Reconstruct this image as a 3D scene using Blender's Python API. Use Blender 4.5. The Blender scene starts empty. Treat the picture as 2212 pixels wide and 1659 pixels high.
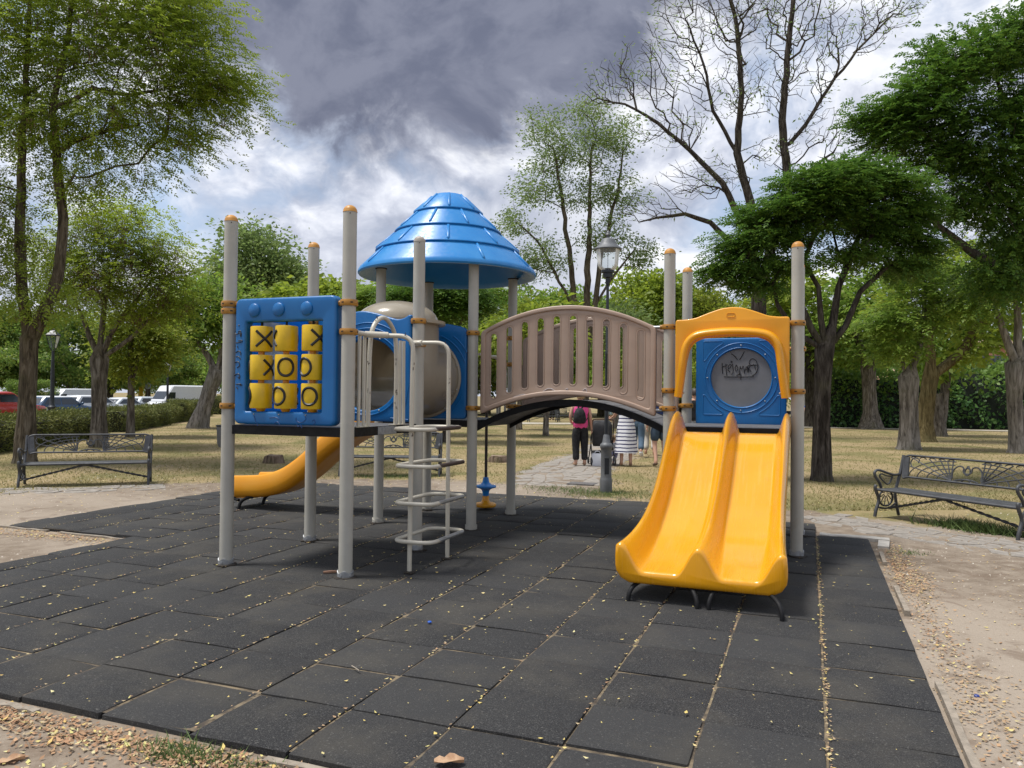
import bpy, bmesh, math, random
import numpy as np
from mathutils import Vector, Matrix
R = math.radians
SC = bpy.context.scene
COL = SC.collection
random.seed(7)
RNG = np.random.default_rng(7)

# ------------------------------------------------------------------ camera
CAM = np.array((4.8813, -5.6032, 1.5361))
YAW, PITCH, ROLL, FPX = -0.36639, 0.0151, 0.0102, 1674.27      # FPX: focal length for a 2212 px wide picture
_f = Vector((math.sin(YAW) * math.cos(PITCH), math.cos(YAW) * math.cos(PITCH), math.sin(PITCH)))
_r = Vector((math.cos(YAW), -math.sin(YAW), 0))
_u = _r.cross(_f)
CR = (_r * math.cos(ROLL) + _u * math.sin(ROLL)).normalized()
CU = (_u * math.cos(ROLL) - _r * math.sin(ROLL)).normalized()
CF = _f.normalized()
cam_data = bpy.data.cameras.new('camera')
cam = bpy.data.objects.new('camera', cam_data)
COL.objects.link(cam)
m = Matrix((CR, CU, -CF)).transposed().to_4x4()
m.translation = Vector(CAM)
cam.matrix_world = m
cam_data.sensor_width = 36.0
cam_data.lens = 36.0 * FPX / 2212.0
cam_data.clip_start = 0.05
cam_data.clip_end = 3000
SC.camera = cam

# ------------------------------------------------------------------ sun and sky
SUN_EL, SUN_AZ = R(68), R(245)          # azimuth clockwise from +Y: a veiled sun high on the left
sd = Vector((math.sin(SUN_AZ) * math.cos(SUN_EL), math.cos(SUN_AZ) * math.cos(SUN_EL), math.sin(SUN_EL)))
sun_data = bpy.data.lights.new('sun', 'SUN')
sun_data.energy = 2.5
sun_data.angle = R(12)
sun_data.color = (1.0, 0.965, 0.91)
sun = bpy.data.objects.new('sun', sun_data)
sun.rotation_euler = (-sd).to_track_quat('-Z', 'Y').to_euler()
sun.location = (0, 0, 30)
COL.objects.link(sun)
vs = SC.view_settings
vs.view_transform = 'Standard'
vs.look = 'None'
vs.gamma = 1.0
vs.use_curve_mapping = False
vs.exposure = 0.85

class NT:
    """small helper for node trees"""
    def __init__(s, tree):
        s.t = tree; s.n = tree.nodes; s.l = tree.links
    def add(s, typ, **kw):
        n = s.n.new(typ)
        for k, v in kw.items():
            if k == 'ins':
                for kk, vv in v.items(): s.set(n, kk, vv)
            else: setattr(n, k, v)
        return n
    def set(s, n, key, v):
        sock = n.inputs[key]
        if isinstance(v, bpy.types.NodeSocket): s.l.new(v, sock)
        else: sock.default_value = v
    def math(s, op, a, b=None, c=None, clamp=False):
        n = s.add('ShaderNodeMath', operation=op, use_clamp=clamp)
        s.set(n, 0, a)
        if b is not None: s.set(n, 1, b)
        if c is not None: s.set(n, 2, c)
        return n.outputs[0]
    def vmath(s, op, a, b=None):
        n = s.add('ShaderNodeVectorMath', operation=op)
        s.set(n, 0, a)
        if b is not None: s.set(n, 1, b)
        return n
    def mix(s, fac, a, b, blend='MIX'):
        n = s.add('ShaderNodeMix', data_type='RGBA', blend_type=blend)
        n.clamp_factor = True
        s.set(n, 0, fac); s.set(n, 6, a if not isinstance(a, tuple) else (*a, 1)[:4]); s.set(n, 7, b if not isinstance(b, tuple) else (*b, 1)[:4])
        return n.outputs[2]
    def noise(s, vec, scale, detail=4, rough=0.55, dist=0.0, w=None):
        n = s.add('ShaderNodeTexNoise', ins={'Scale': scale, 'Detail': detail, 'Roughness': rough, 'Distortion': dist})
        if vec is not None: s.set(n, 'Vector', vec)
        return n.outputs[0]
    def ss(s, v, lo, hi, a=0.0, b=1.0):
        n = s.add('ShaderNodeMapRange', interpolation_type='SMOOTHSTEP', ins={'Value': v, 'From Min': lo, 'From Max': hi, 'To Min': a, 'To Max': b})
        return n.outputs[0]
    def ramp(s, v, stops):
        n = s.add('ShaderNodeValToRGB')
        e = n.color_ramp.elements
        while len(e) < len(stops): e.new(0.5)
        for i, (p, c) in enumerate(stops):
            e[i].position = p; e[i].color = (*c, 1) if len(c) == 3 else c
        s.set(n, 0, v)
        return n.outputs[0]

world = bpy.data.worlds.new('World')
SC.world = world
world.use_nodes = True
w = NT(world.node_tree)
w.n.clear()
sky = w.add('ShaderNodeTexSky', sky_type='NISHITA', sun_disc=False, sun_elevation=SUN_EL, sun_rotation=SUN_AZ, air_density=1.0, dust_density=1.5, ozone_density=1.0)
tc = w.add('ShaderNodeTexCoord')
d = w.vmath('NORMALIZE', tc.outputs['Generated']).outputs[0]
sep = w.add('ShaderNodeSeparateXYZ', ins={0: d})
cp = w.vmath('MULTIPLY', d, (1.0, 1.0, 1.25)).outputs[0]
warp = w.add('ShaderNodeTexNoise', ins={'Vector': cp, 'Scale': 5.0, 'Detail': 3.0})
wv = w.vmath('MULTIPLY_ADD', w.vmath('SUBTRACT', warp.outputs['Color'], (0.5, 0.5, 0.5)).outputs[0], (0.16, 0.16, 0.16))
w.set(wv, 2, cp)
cpw = wv.outputs[0]
up_off = w.vmath('ADD', cpw, (0.0, 0.0, 0.045)).outputs[0]
n_big = w.noise(cpw, 2.6, 3, 0.5)
n_mid = w.noise(cpw, 6.2, 9, 0.58)
n_midu = w.noise(up_off, 6.2, 9, 0.58)
n_fine = w.noise(cpw, 12.0, 6, 0.6)
cover = w.ss(w.math('ADD', w.math('MULTIPLY', n_big, 0.6), w.math('MULTIPLY', n_mid, 0.5)), 0.40, 0.56)
rel = w.math('SUBTRACT', n_mid, n_midu)                     # lit tops, grey undersides of the heaps
lum = w.math('ADD', w.math('MULTIPLY', rel, 2.0), w.math('ADD', 0.5, w.math('MULTIPLY', w.math('SUBTRACT', n_fine, 0.5), 0.35)))
white = w.ramp(lum, [(0.22, (3.3, 3.6, 4.5)), (0.42, (4.7, 5.0, 5.9)), (0.58, (6.3, 6.55, 7.3)), (0.78, (8.3, 8.4, 8.7))])
# the heavy grey cloud that hangs over the playground
c0 = (CF + CR * -0.085 + CU * 0.55).normalized()
ax = (CR - c0 * CR.dot(c0)).normalized()
ay = c0.cross(ax).normalized() * -1
da = w.vmath('DOT_PRODUCT', d, tuple(ax)).outputs['Value']
db = w.vmath('DOT_PRODUCT', d, tuple(ay)).outputs['Value']
dcn = w.vmath('DOT_PRODUCT', d, tuple(c0)).outputs['Value']
ex = w.math('DIVIDE', da, 0.35)
ey = w.math('DIVIDE', db, 0.235)
rr = w.math('SQRT', w.math('ADD', w.math('MULTIPLY', ex, ex), w.math('MULTIPLY', ey, ey)))
rr = w.math('ADD', rr, w.math('MULTIPLY', w.math('SUBTRACT', n_mid, 0.5), 1.0))
rr = w.math('ADD', rr, w.math('MULTIPLY', w.math('SUBTRACT', n_big, 0.5), 0.9))
rr = w.math('ADD', rr, w.math('MULTIPLY', w.math('SUBTRACT', n_fine, 0.5), 0.45))
dark = w.math('MULTIPLY', w.ss(rr, 1.12, 0.70), w.math('GREATER_THAN', dcn, 0.0))
dark2 = w.ss(n_big, 0.50, 0.68)
dcol = w.mix(w.ss(n_fine, 0.35, 0.65), (1.30, 1.45, 2.05), (1.95, 2.1, 2.75))
gcol = w.mix(w.ss(n_fine, 0.35, 0.65), (3.2, 3.5, 4.3), (4.4, 4.7, 5.5))
cl = w.mix(w.math('MULTIPLY', dark2, 0.75), white, gcol)
cl = w.mix(dark, cl, dcol)
skyc = w.vmath('MULTIPLY', sky.outputs[0], (1.0, 1.0, 1.0)).outputs[0]
skyb = w.mix(0.45, skyc, (5.0, 6.2, 8.2))
fin = w.mix(w.math('MAXIMUM', cover, dark), skyb, cl)
# pale band of far cloud low over the horizon
fin = w.mix(w.ss(sep.outputs[2], 0.12, 0.0, 0.0, 0.6), fin, (5.6, 5.9, 6.6))
bg = w.add('ShaderNodeBackground', ins={'Color': fin, 'Strength': 0.074})
out = w.add('ShaderNodeOutputWorld')
w.l.new(bg.outputs[0], out.inputs[0])

# ------------------------------------------------------------------ placing helpers
def ray(px, py):
    """direction through a point of the 2212 x 1659 picture"""
    v = CF + CR * ((px - 1106) / FPX) - CU * ((py - 829.5) / FPX)
    return np.array(v)
def G(px, py, z=0.0):
    v = ray(px, py); t = (z - CAM[2]) / v[2]
    p = CAM + v * t
    return (float(p[0]), float(p[1]))
def PX(px, py, depth):
    return CAM + ray(px, py) * depth
def depth_of(p):
    return float(np.dot(np.array((*p, 0))[:3] - np.array((CAM[0], CAM[1], 0)), np.array((CF.x, CF.y, 0))))

# ------------------------------------------------------------------ objects
def tag(o, label=None, cat=None, group=None, kind=None):
    if label: o['label'] = label
    if cat: o['category'] = cat
    if group: o['group'] = group
    if kind: o['kind'] = kind
    return o
def empty(name, loc=(0, 0, 0), rz=0.0, label=None, cat=None, group=None, parent=None):
    o = bpy.data.objects.new(name, None)
    COL.objects.link(o)
    o.location = loc; o.rotation_euler = (0, 0, rz)
    o.empty_display_size = 0.1
    if parent: o.parent = parent
    return tag(o, label, cat, group)
def link(name, mesh, mats, parent=None, smooth=None):
    if mats is not None and not isinstance(mats, (list, tuple)): mats = [mats]
    if mats and len(mesh.materials) == 0:
        for mm in mats: mesh.materials.append(mm)
    o = bpy.data.objects.new(name, mesh)
    COL.objects.link(o)
    if parent: o.parent = parent
    if smooth is not None: shade(mesh, smooth)
    return o
def shade(mesh, ang=40):
    mesh.polygons.foreach_set('use_smooth', [True] * len(mesh.polygons))
    if ang < 179 and len(mesh.polygons):
        try: mesh.set_sharp_from_angle(angle=R(ang))
        except Exception: pass
def copy_tree(o, parent=None):
    c = o.copy()
    COL.objects.link(c)
    if parent: c.parent = parent
    for ch in list(o.children): copy_tree(ch, c)
    return c

class MB:
    """collects boxes, tubes, lathes and lofts into one mesh"""
    def __init__(s): s.v = []; s.f = []; s.m = []
    def add(s, v, f, mi=0):
        b = len(s.v)
        s.v += [tuple(map(float, p)) for p in v]
        s.f += [tuple(i + b for i in q) for q in f]
        s.m += [mi] * len(f)
        return s
    def box(s, c, h, mi=0, M=None):
        v = [Vector((c[0] + x * h[0], c[1] + y * h[1], c[2] + z * h[2])) for x in (-1, 1) for y in (-1, 1) for z in (-1, 1)]
        if M is not None: v = [M @ p for p in v]
        return s.add(v, [(0, 1, 3, 2), (4, 6, 7, 5), (0, 4, 5, 1), (2, 3, 7, 6), (0, 2, 6, 4), (1, 5, 7, 3)], mi)
    def rings(s, rings, close=False, caps=True, mi=0):
        n = len(rings[0]); v = [p for r in rings for p in r]; f = []
        k = len(rings)
        for i in range(k if close else k - 1):
            a, b = i * n, ((i + 1) % k) * n
            for j in range(n): f.append((a + j, a + (j + 1) % n, b + (j + 1) % n, b + j))
        if caps and not close:
            f.append(tuple(range(n - 1, -1, -1))); f.append(tuple((k - 1) * n + j for j in range(n)))
        return s.add(v, f, mi)
    def tube(s, path, r, n=8, close=False, caps=True, mi=0, flat=1.0, upv=None):
        P = [Vector(p) for p in path]; k = len(P)
        rs = r if isinstance(r, (list, tuple)) else [r] * k
        rings = []; prev = None
        for i in range(k):
            if close: t = P[(i + 1) % k] - P[i - 1]
            else: t = P[min(i + 1, k - 1)] - P[max(i - 1, 0)]
            t.normalize()
            if prev is None:
                a = Vector(upv) if upv else (Vector((0, 0, 1)) if abs(t.z) < 0.9 else Vector((1, 0, 0)))
            else: a = prev
            x = (a - t * a.dot(t)).normalized(); prev = x
            y = t.cross(x)
            rings.append([P[i] + x * (math.cos(q) * rs[i]) + y * (math.sin(q) * rs[i] * flat) for q in [2 * math.pi * j / n for j in range(n)]])
        return s.rings(rings, close, caps, mi)
    def lathe(s, prof, c=(0, 0, 0), n=24, mi=0, caps=True):
        rings = [[(c[0] + r * math.cos(2 * math.pi * j / n), c[1] + r * math.sin(2 * math.pi * j / n), c[2] + z) for j in range(n)] for r, z in prof]
        return s.rings(rings, False, caps, mi)
    def torus(s, c, Rr, r, n=20, k=8, axis='z', mi=0, sz=1.0):
        rings = []
        for i in range(n):
            a = 2 * math.pi * i / n; rg = []
            for j in range(k):
                b = 2 * math.pi * j / k
                q = (math.cos(a) * (Rr + r * math.cos(b)), math.sin(a) * (Rr + r * math.cos(b)), r * sz * math.sin(b))
                if axis == 'y': q = (q[0], q[2], q[1])
                elif axis == 'x': q = (q[2], q[0], q[1])
                rg.append((q[0] + c[0], q[1] + c[1], q[2] + c[2]))
            rings.append(rg)
        return s.rings(rings, True, False, mi)
    def mesh(s, name='mesh'):
        me = bpy.data.meshes.new(name)
        me.from_pydata(s.v, [], s.f)
        if any(s.m): me.polygons.foreach_set('material_index', s.m)
        me.update()
        bm = bmesh.new(); bm.from_mesh(me)
        bmesh.ops.recalc_face_normals(bm, faces=bm.faces)
        bm.to_mesh(me); bm.free()
        return me
    def build(s, name, mats, parent=None, smooth=40):
        return link(name, s.mesh(name), mats, parent, smooth)

def smooth_path(pts, rep=2, close=False):
    P = [Vector(p) for p in pts]
    for _ in range(rep):
        Q = []
        k = len(P)
        if not close: Q.append(P[0])
        for i in range(k if close else k - 1):
            a, b = P[i], P[(i + 1) % k]
            Q += [a * 0.75 + b * 0.25, a * 0.25 + b * 0.75]
        if not close: Q.append(P[-1])
        P = Q
    return P
def round_path(pts, rad, n=5, close=False):
    """polyline with filleted corners"""
    P = [Vector(p) for p in pts]; k = len(P); out = []
    for i in range(k):
        if not close and i in (0, k - 1): out.append(P[i]); continue
        a, b, c = P[i - 1], P[i], P[(i + 1) % k]
        r = min(rad, (a - b).length * 0.49, (c - b).length * 0.49)
        p, q = b + (a - b).normalized() * r, b + (c - b).normalized() * r
        for j in range(n + 1):
            t = j / n
            out.append(p * (1 - t) ** 2 + b * 2 * t * (1 - t) + q * t ** 2)
    return out
def eval_mesh(o):
    dg = bpy.context.evaluated_depsgraph_get()
    me = bpy.data.meshes.new_from_object(o.evaluated_get(dg))
    return me
def panel_mesh(loops, thick, bevel, res=2):
    """flat plate in local XY with holes and rounded edges, thickness along Z"""
    cu = bpy.data.curves.new('tmp', 'CURVE')
    cu.dimensions = '2D'; cu.fill_mode = 'BOTH'
    cu.extrude = max(thick / 2 - bevel, 0.0005); cu.bevel_depth = bevel; cu.bevel_resolution = res; cu.offset = -bevel
    for lp in loops:
        sp = cu.splines.new('POLY'); sp.points.add(len(lp) - 1); sp.use_cyclic_u = True
        for i, p in enumerate(lp): sp.points[i].co = (p[0], p[1], 0, 1)
    o = bpy.data.objects.new('tmp', cu); COL.objects.link(o)
    bpy.context.view_layer.update()
    me = eval_mesh(o)
    bpy.data.objects.remove(o); bpy.data.curves.remove(cu)
    bm = bmesh.new(); bm.from_mesh(me)
    bmesh.ops.remove_doubles(bm, verts=bm.verts, dist=1e-5)
    bmesh.ops.recalc_face_normals(bm, faces=bm.faces)
    bm.to_mesh(me); bm.free()
    me.materials.clear()
    return me
def panel(name, loops, thick, bevel, mats, parent, at=(0, 0, 0), face='y', smooth=35):
    me = panel_mesh(loops, thick, bevel)
    if face == 'y': M = Matrix.Rotation(R(90), 4, 'X')
    elif face == 'x': M = Matrix.Rotation(R(90), 4, 'Z') @ Matrix.Rotation(R(90), 4, 'X')
    else: M = Matrix.Identity(4)
    me.transform(Matrix.Translation(at) @ M)
    return link(name, me, mats, parent, smooth)
def circ(cx, cy, r, n=40, a0=0, a1=360, ry=None):
    ry = ry or r
    full = abs(a1 - a0) >= 359.9
    return [(cx + r * math.cos(R(a0 + (a1 - a0) * i / (n if full else n - 1))), cy + ry * math.sin(R(a0 + (a1 - a0) * i / (n if full else n - 1)))) for i in range(n)]
def rrect(x0, y0, x1, y1, r, n=5):
    out = []
    for cx, cy, a in ((x1 - r, y1 - r, 0), (x0 + r, y1 - r, 90), (x0 + r, y0 + r, 180), (x1 - r, y0 + r, 270)):
        for i in range(n + 1):
            t = R(a + 90 * i / n); out.append((cx + r * math.cos(t), cy + r * math.sin(t)))
    return out
def bool_mesh(base, ops):
    o = bpy.data.objects.new('tmpb', base); COL.objects.link(o); tmp = [o]
    for me, op in ops:
        q = bpy.data.objects.new('tmpc', me); COL.objects.link(q); tmp.append(q)
        md = o.modifiers.new('b', 'BOOLEAN'); md.object = q; md.operation = op; md.solver = 'EXACT'
    bpy.context.view_layer.update()
    me = eval_mesh(o)
    for q in tmp: bpy.data.objects.remove(q)
    return me

# ------------------------------------------------------------------ materials
MATS = {}
def mat(name, col, rough=0.5, metal=0.0, spec=0.5, noise=0.0, nscale=6.0, bump=0.0, bscale=60.0, coat=0.0, transl=0.0, col2=None, stain=0.0, stain_col=(0.2, 0.16, 0.11)):
    if name in MATS: return MATS[name]
    mt = bpy.data.materials.new(name); mt.use_nodes = True
    t = NT(mt.node_tree); t.n.clear()
    b = t.add('ShaderNodeBsdfPrincipled', ins={'Roughness': rough, 'Metallic': metal, 'Specular IOR Level': spec})
    b.inputs['Coat Weight'].default_value = coat
    tcn = t.add('ShaderNodeTexCoord')
    vec = tcn.outputs['Object']
    c = (*col, 1)
    if noise > 0 or col2:
        nz = t.noise(vec, nscale, 5, 0.6)
        c2 = col2 if col2 else tuple(x * (1 - noise) for x in col)
        c = t.mix(t.ss(nz, 0.35, 0.68), col, c2)
    if stain > 0:
        nz2 = t.noise(vec, nscale * 0.55, 8, 0.7, 0.6)
        c = t.mix(t.ss(nz2, 0.56, 0.72, 0, stain), c, stain_col)
    t.set(b, 'Base Color', c)
    if noise > 0:
        t.set(b, 'Roughness', t.ss(t.noise(vec, nscale * 2.3, 4), 0.3, 0.7, rough * 0.85, min(1, rough * 1.2)))
    if bump > 0:
        bn = t.add('ShaderNodeBump', ins={'Strength': bump, 'Distance': 0.01, 'Height': t.noise(vec, bscale, 5, 0.6)})
        t.l.new(bn.outputs[0], b.inputs['Normal'])
    o = t.add('ShaderNodeOutputMaterial')
    if transl > 0:
        tr = t.add('ShaderNodeBsdfTranslucent'); t.set(tr, 0, c)
        mx = t.add('ShaderNodeMixShader', ins={0: transl}); t.l.new(b.outputs[0], mx.inputs[1]); t.l.new(tr.outputs[0], mx.inputs[2])
        t.l.new(mx.outputs[0], o.inputs[0])
    else: t.l.new(b.outputs[0], o.inputs[0])
    MATS[name] = mt
    return mt
def leaf_mat(name, cols, transl=0.35, rough=0.5):
    """foliage: every leaf picks its own green"""
    mt = bpy.data.materials.new(name); mt.use_nodes = True
    t = NT(mt.node_tree); t.n.clear()
    g = t.add('ShaderNodeNewGeometry')
    k = len(cols)
    c = t.ramp(g.outputs['Random Per Island'], [((i + 0.5) / k, cc) for i, cc in enumerate(cols)])
    oi = t.add('ShaderNodeTexCoord')
    nz = t.noise(oi.outputs['Object'], 0.55, 3)
    c = t.mix(t.ss(nz, 0.35, 0.65, 0.0, 0.45), c, cols[-1])
    b = t.add('ShaderNodeBsdfPrincipled', ins={'Roughness': rough, 'Specular IOR Level': 0.35, 'Base Color': c})
    tr = t.add('ShaderNodeBsdfTranslucent', ins={0: t.mix(0.5, c, tuple(min(1, x * 1.5) for x in cols[-1]))})
    mx = t.add('ShaderNodeMixShader', ins={0: transl})
    t.l.new(b.outputs[0], mx.inputs[1]); t.l.new(tr.outputs[0], mx.inputs[2])
    o = t.add('ShaderNodeOutputMaterial'); t.l.new(mx.outputs[0], o.inputs[0])
    return mt
def bark_mat(name, c1, c2, c3, scale=7.0):
    mt = bpy.data.materials.new(name); mt.use_nodes = True
    t = NT(mt.node_tree); t.n.clear()
    tcn = t.add('ShaderNodeTexCoord')
    mp = t.add('ShaderNodeMapping', ins={'Vector': tcn.outputs['Object'], 'Scale': (1, 1, 0.16)})
    n1 = t.noise(mp.outputs[0], scale * 2.2, 7, 0.65, 0.7)
    n2 = t.noise(tcn.outputs['Object'], 1.3, 4)
    c = t.ramp(n1, [(0.36, c1), (0.5, c2), (0.66, c3)])
    c = t.mix(t.ss(n2, 0.5, 0.72, 0, 0.5), c, (0.10, 0.095, 0.045))
    b = t.add('ShaderNodeBsdfPrincipled', ins={'Roughness': 0.95, 'Specular IOR Level': 0.15, 'Base Color': c})
    bn = t.add('ShaderNodeBump', ins={'Strength': 0.9, 'Distance': 0.03, 'Height': n1})
    t.l.new(bn.outputs[0], b.inputs['Normal'])
    o = t.add('ShaderNodeOutputMaterial'); t.l.new(b.outputs[0], o.inputs[0])
    return mt
# ================================================================== ground
TO = np.array((1.1473, -2.7996)); TI, TJ = 0.5447, 0.5030     # rubber tile grid
MX0, MX1, MY0, MY1 = -3.72, 5.505, -2.80, 5.75
def sstep(a, b, x):
    t = np.clip((x - a) / (b - a), 0, 1); return t * t * (3 - 2 * t)
def hedge_side(x, y):
    return (x + 16.6) * -0.847 + (y - 9.8) * -0.531          # > 0 beyond the clipped hedge
def ground_z(x, y):
    x = np.asarray(x, float); y = np.asarray(y, float)
    dx = np.maximum(np.maximum(MX0 - x, x - MX1), 0); dy = np.maximum(np.maximum(MY0 - y, y - MY1), 0)
    dd = np.hypot(dx, dy)
    z = -0.048 + 0.046 * sstep(0.3, 2.6, dd)
    und = 0.012 * np.sin(x * 1.7 + 0.6 * np.sin(y * 1.1)) * np.cos(y * 1.3 + x * 0.3)
    z = z + und * sstep(0.5, 3.0, dd)
    z = z - 0.36 * sstep(1.0, 9.0, hedge_side(x, y))
    return z
DIRT = np.array([(-6.7, 1.6), (-5.9, 3.6), (-4.9, 5.3), (-2.9, 6.85), (-1.0, 7.35), (0.2, 7.45), (1.15, 7.05), (1.5, 6.35), (3.2, 6.15), (4.9, 6.35), (5.25, 5.9),
                 (5.9, 5.75), (7.3, 5.0), (8.6, 4.2), (12, 1.0), (14, -12), (-14, -14), (-13, -2.0), (-9.0, 0.2)])
def poly_sd(x, y, P):
    """signed distance to a polygon, negative inside"""
    x = x.ravel(); y = y.ravel(); dmin = np.full(x.shape, 1e9); ins = np.zeros(x.shape, bool)
    for a, b in zip(P, np.roll(P, -1, 0)):
        e = b - a; t = np.clip(((x - a[0]) * e[0] + (y - a[1]) * e[1]) / (e @ e), 0, 1)
        dmin = np.minimum(dmin, np.hypot(x - a[0] - t * e[0], y - a[1] - t * e[1]))
        c = (a[1] > y) != (b[1] > y)
        with np.errstate(divide='ignore', invalid='ignore'):
            ins ^= c & (x < (b[0] - a[0]) * (y - a[1]) / (b[1] - a[1]) + a[0])
    return np.where(ins, -dmin, dmin)
def axis(lo, hi, near, step):
    a = list(np.arange(-near, near + 1e-6, step)); s = step; x = near
    right = []
    while x < hi: s *= 1.13; x += s; right.append(x)
    left = []; s = step; x = -near
    while x > lo: s *= 1.13; x -= s; left.append(x)
    return np.array(left[::-1] + a + right)
gx = axis(-1200, 1200, 15, 0.24); gy = axis(-1200, 1200, 15, 0.24)
X, Y = np.meshgrid(gx, gy)
Z = ground_z(X, Y)
nx, ny = len(gx), len(gy)
me = bpy.data.meshes.new('ground')
idx = np.arange(nx * ny).reshape(ny, nx)
faces = np.stack([idx[:-1, :-1], idx[:-1, 1:], idx[1:, 1:], idx[1:, :-1]], -1).reshape(-1, 4)
def fill_mesh(me, V, F, mats=None, smooth=False):
    V = np.ascontiguousarray(V, np.float32); F = np.ascontiguousarray(F, np.int32); k = F.shape[1]
    me.vertices.add(len(V)); me.vertices.foreach_set('co', V.ravel())
    me.loops.add(F.size); me.loops.foreach_set('vertex_index', F.ravel())
    me.polygons.add(len(F)); me.polygons.foreach_set('loop_start', np.arange(0, F.size, k, dtype=np.int32))
    if smooth: me.polygons.foreach_set('use_smooth', np.ones(len(F), bool))
    me.update(calc_edges=True); me.validate()
    return me
fill_mesh(me, np.stack([X.ravel(), Y.ravel(), Z.ravel()], 1), faces, smooth=True)
at = me.attributes.new('grass', 'FLOAT', 'POINT')
gsd = poly_sd(X, Y, DIRT)
pcx = np.interp(Y.ravel(), [7.2, 9, 11.3, 15, 20, 25, 40], [0.75, 0.35, 0.1, -0.25, -1.2, -2.2, -5.5])
gsd = np.where((Y.ravel() > 6.8) & (Y.ravel() < 27), np.minimum(gsd, np.abs(X.ravel() - pcx) - 0.85), gsd)
at.data.foreach_set('value', np.clip(gsd / 1.2 * 0.5 + 0.5, 0, 1).astype(np.float32))

def ground_material():
    mt = bpy.data.materials.new('ground_dirt_and_grass'); mt.use_nodes = True
    t = NT(mt.node_tree); t.n.clear()
    pos = t.add('ShaderNodeNewGeometry').outputs['Position']
    a = t.add('ShaderNodeAttribute', attribute_name='grass').outputs['Fac']
    n1 = t.noise(pos, 0.9, 6, 0.6); n2 = t.noise(pos, 6, 6, 0.65); n3 = t.noise(pos, 42, 4, 0.7); n4 = t.noise(pos, 0.28, 3, 0.5)
    br = t.math('ADD', a, t.math('ADD', t.math('MULTIPLY', t.math('SUBTRACT', n1, 0.5), 0.7), t.math('MULTIPLY', t.math('SUBTRACT', n2, 0.5), 0.5)))
    gfac = t.ss(br, 0.42, 0.58)
    # trodden sandy soil
    dirt = t.ramp(n2, [(0.3, (0.135, 0.103, 0.075)), (0.5, (0.205, 0.165, 0.125)), (0.7, (0.28, 0.235, 0.185))])
    dirt = t.mix(t.ss(n4, 0.42, 0.62), dirt, (0.30, 0.252, 0.20))
    n8 = t.noise(pos, 2.6, 7, 0.7, 0.8)
    dirt = t.mix(t.ss(n8, 0.50, 0.66, 0, 0.65), dirt, (0.15, 0.11, 0.08))
    dirt = t.mix(t.ss(n3, 0.60, 0.74, 0, 0.55), dirt, (0.42, 0.38, 0.32))
    dirt = t.mix(t.ss(n3, 0.42, 0.30, 0, 0.45), dirt, (0.12, 0.09, 0.06))
    # summer grass: straw with green patches
    mp = t.add('ShaderNodeMapping', ins={'Vector': pos, 'Scale': (1, 1, 1)})
    n5 = t.noise(mp.outputs[0], 0.55, 7, 0.62, 0.4); n6 = t.noise(pos, 90, 3, 0.7); n7 = t.noise(pos, 16, 5, 0.7)
    grass = t.ramp(n5, [(0.32, (0.095, 0.105, 0.036)), (0.43, (0.165, 0.15, 0.062)), (0.52, (0.26, 0.20, 0.105)), (0.68, (0.33, 0.25, 0.15))])
    grass = t.mix(t.ss(n7, 0.5, 0.72, 0, 0.6), grass, (0.13, 0.115, 0.05))
    grass = t.mix(t.ss(n6, 0.35, 0.6, 0.0, 0.35), grass, (0.30, 0.24, 0.13))
    c = t.mix(gfac, dirt, grass)
    b = t.add('ShaderNodeBsdfPrincipled', ins={'Roughness': 0.97, 'Specular IOR Level': 0.12, 'Base Color': c})
    hgt = t.math('ADD', t.math('MULTIPLY', n2, 0.7), t.math('MULTIPLY', n3, 0.35))
    bn = t.add('ShaderNodeBump', ins={'Strength': 0.65, 'Distance': 0.03, 'Height': hgt})
    t.l.new(bn.outputs[0], b.inputs['Normal'])
    o = t.add('ShaderNodeOutputMaterial'); t.l.new(b.outputs[0], o.inputs[0])
    return mt
ground = tag(link('ground', me, ground_material()), 'dry grass and trodden sandy soil of the park', kind='structure')

# ------------------------------------------------------------------ rubber mat of single tiles
def tile_material():
    mt = bpy.data.materials.new('black_rubber_tile'); mt.use_nodes = True
    t = NT(mt.node_tree); t.n.clear()
    pos = t.add('ShaderNodeNewGeometry').outputs['Position']
    rnd = t.add('ShaderNodeObjectInfo').outputs['Random']
    n1 = t.noise(pos, 170, 3, 0.75); n2 = t.noise(pos, 1.1, 7, 0.66); n3 = t.noise(pos, 26, 6, 0.72); n4 = t.noise(pos, 75, 3, 0.6)
    c = t.ramp(n1, [(0.32, (0.010, 0.010, 0.011)), (0.52, (0.023, 0.023, 0.024)), (0.70, (0.10, 0.098, 0.094))])
    c = t.mix(t.ss(rnd, 0.0, 1.0, 0.0, 0.6), c, (0.042, 0.042, 0.042))
    c = t.mix(t.ss(n2, 0.46, 0.66, 0.0, 0.58), c, (0.062, 0.057, 0.048))
    c = t.mix(t.ss(n3, 0.58, 0.74, 0.0, 0.4), c, (0.105, 0.10, 0.09))
    c = t.mix(t.ss(n4, 0.60, 0.70, 0.0, 0.42), c, (0.17, 0.165, 0.15))
    b = t.add('ShaderNodeBsdfPrincipled', ins={'Roughness': 0.88, 'Specular IOR Level': 0.3, 'Base Color': c})
    bn = t.add('ShaderNodeBump', ins={'Strength': 0.75, 'Distance': 0.006, 'Height': t.math('ADD', n1, t.math('MULTIPLY', n3, 0.6))})
    t.l.new(bn.outputs[0], b.inputs['Normal'])
    o = t.add('ShaderNodeOutputMaterial'); t.l.new(b.outputs[0], o.inputs[0])
    return mt
M_TILE = tile_material()
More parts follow.
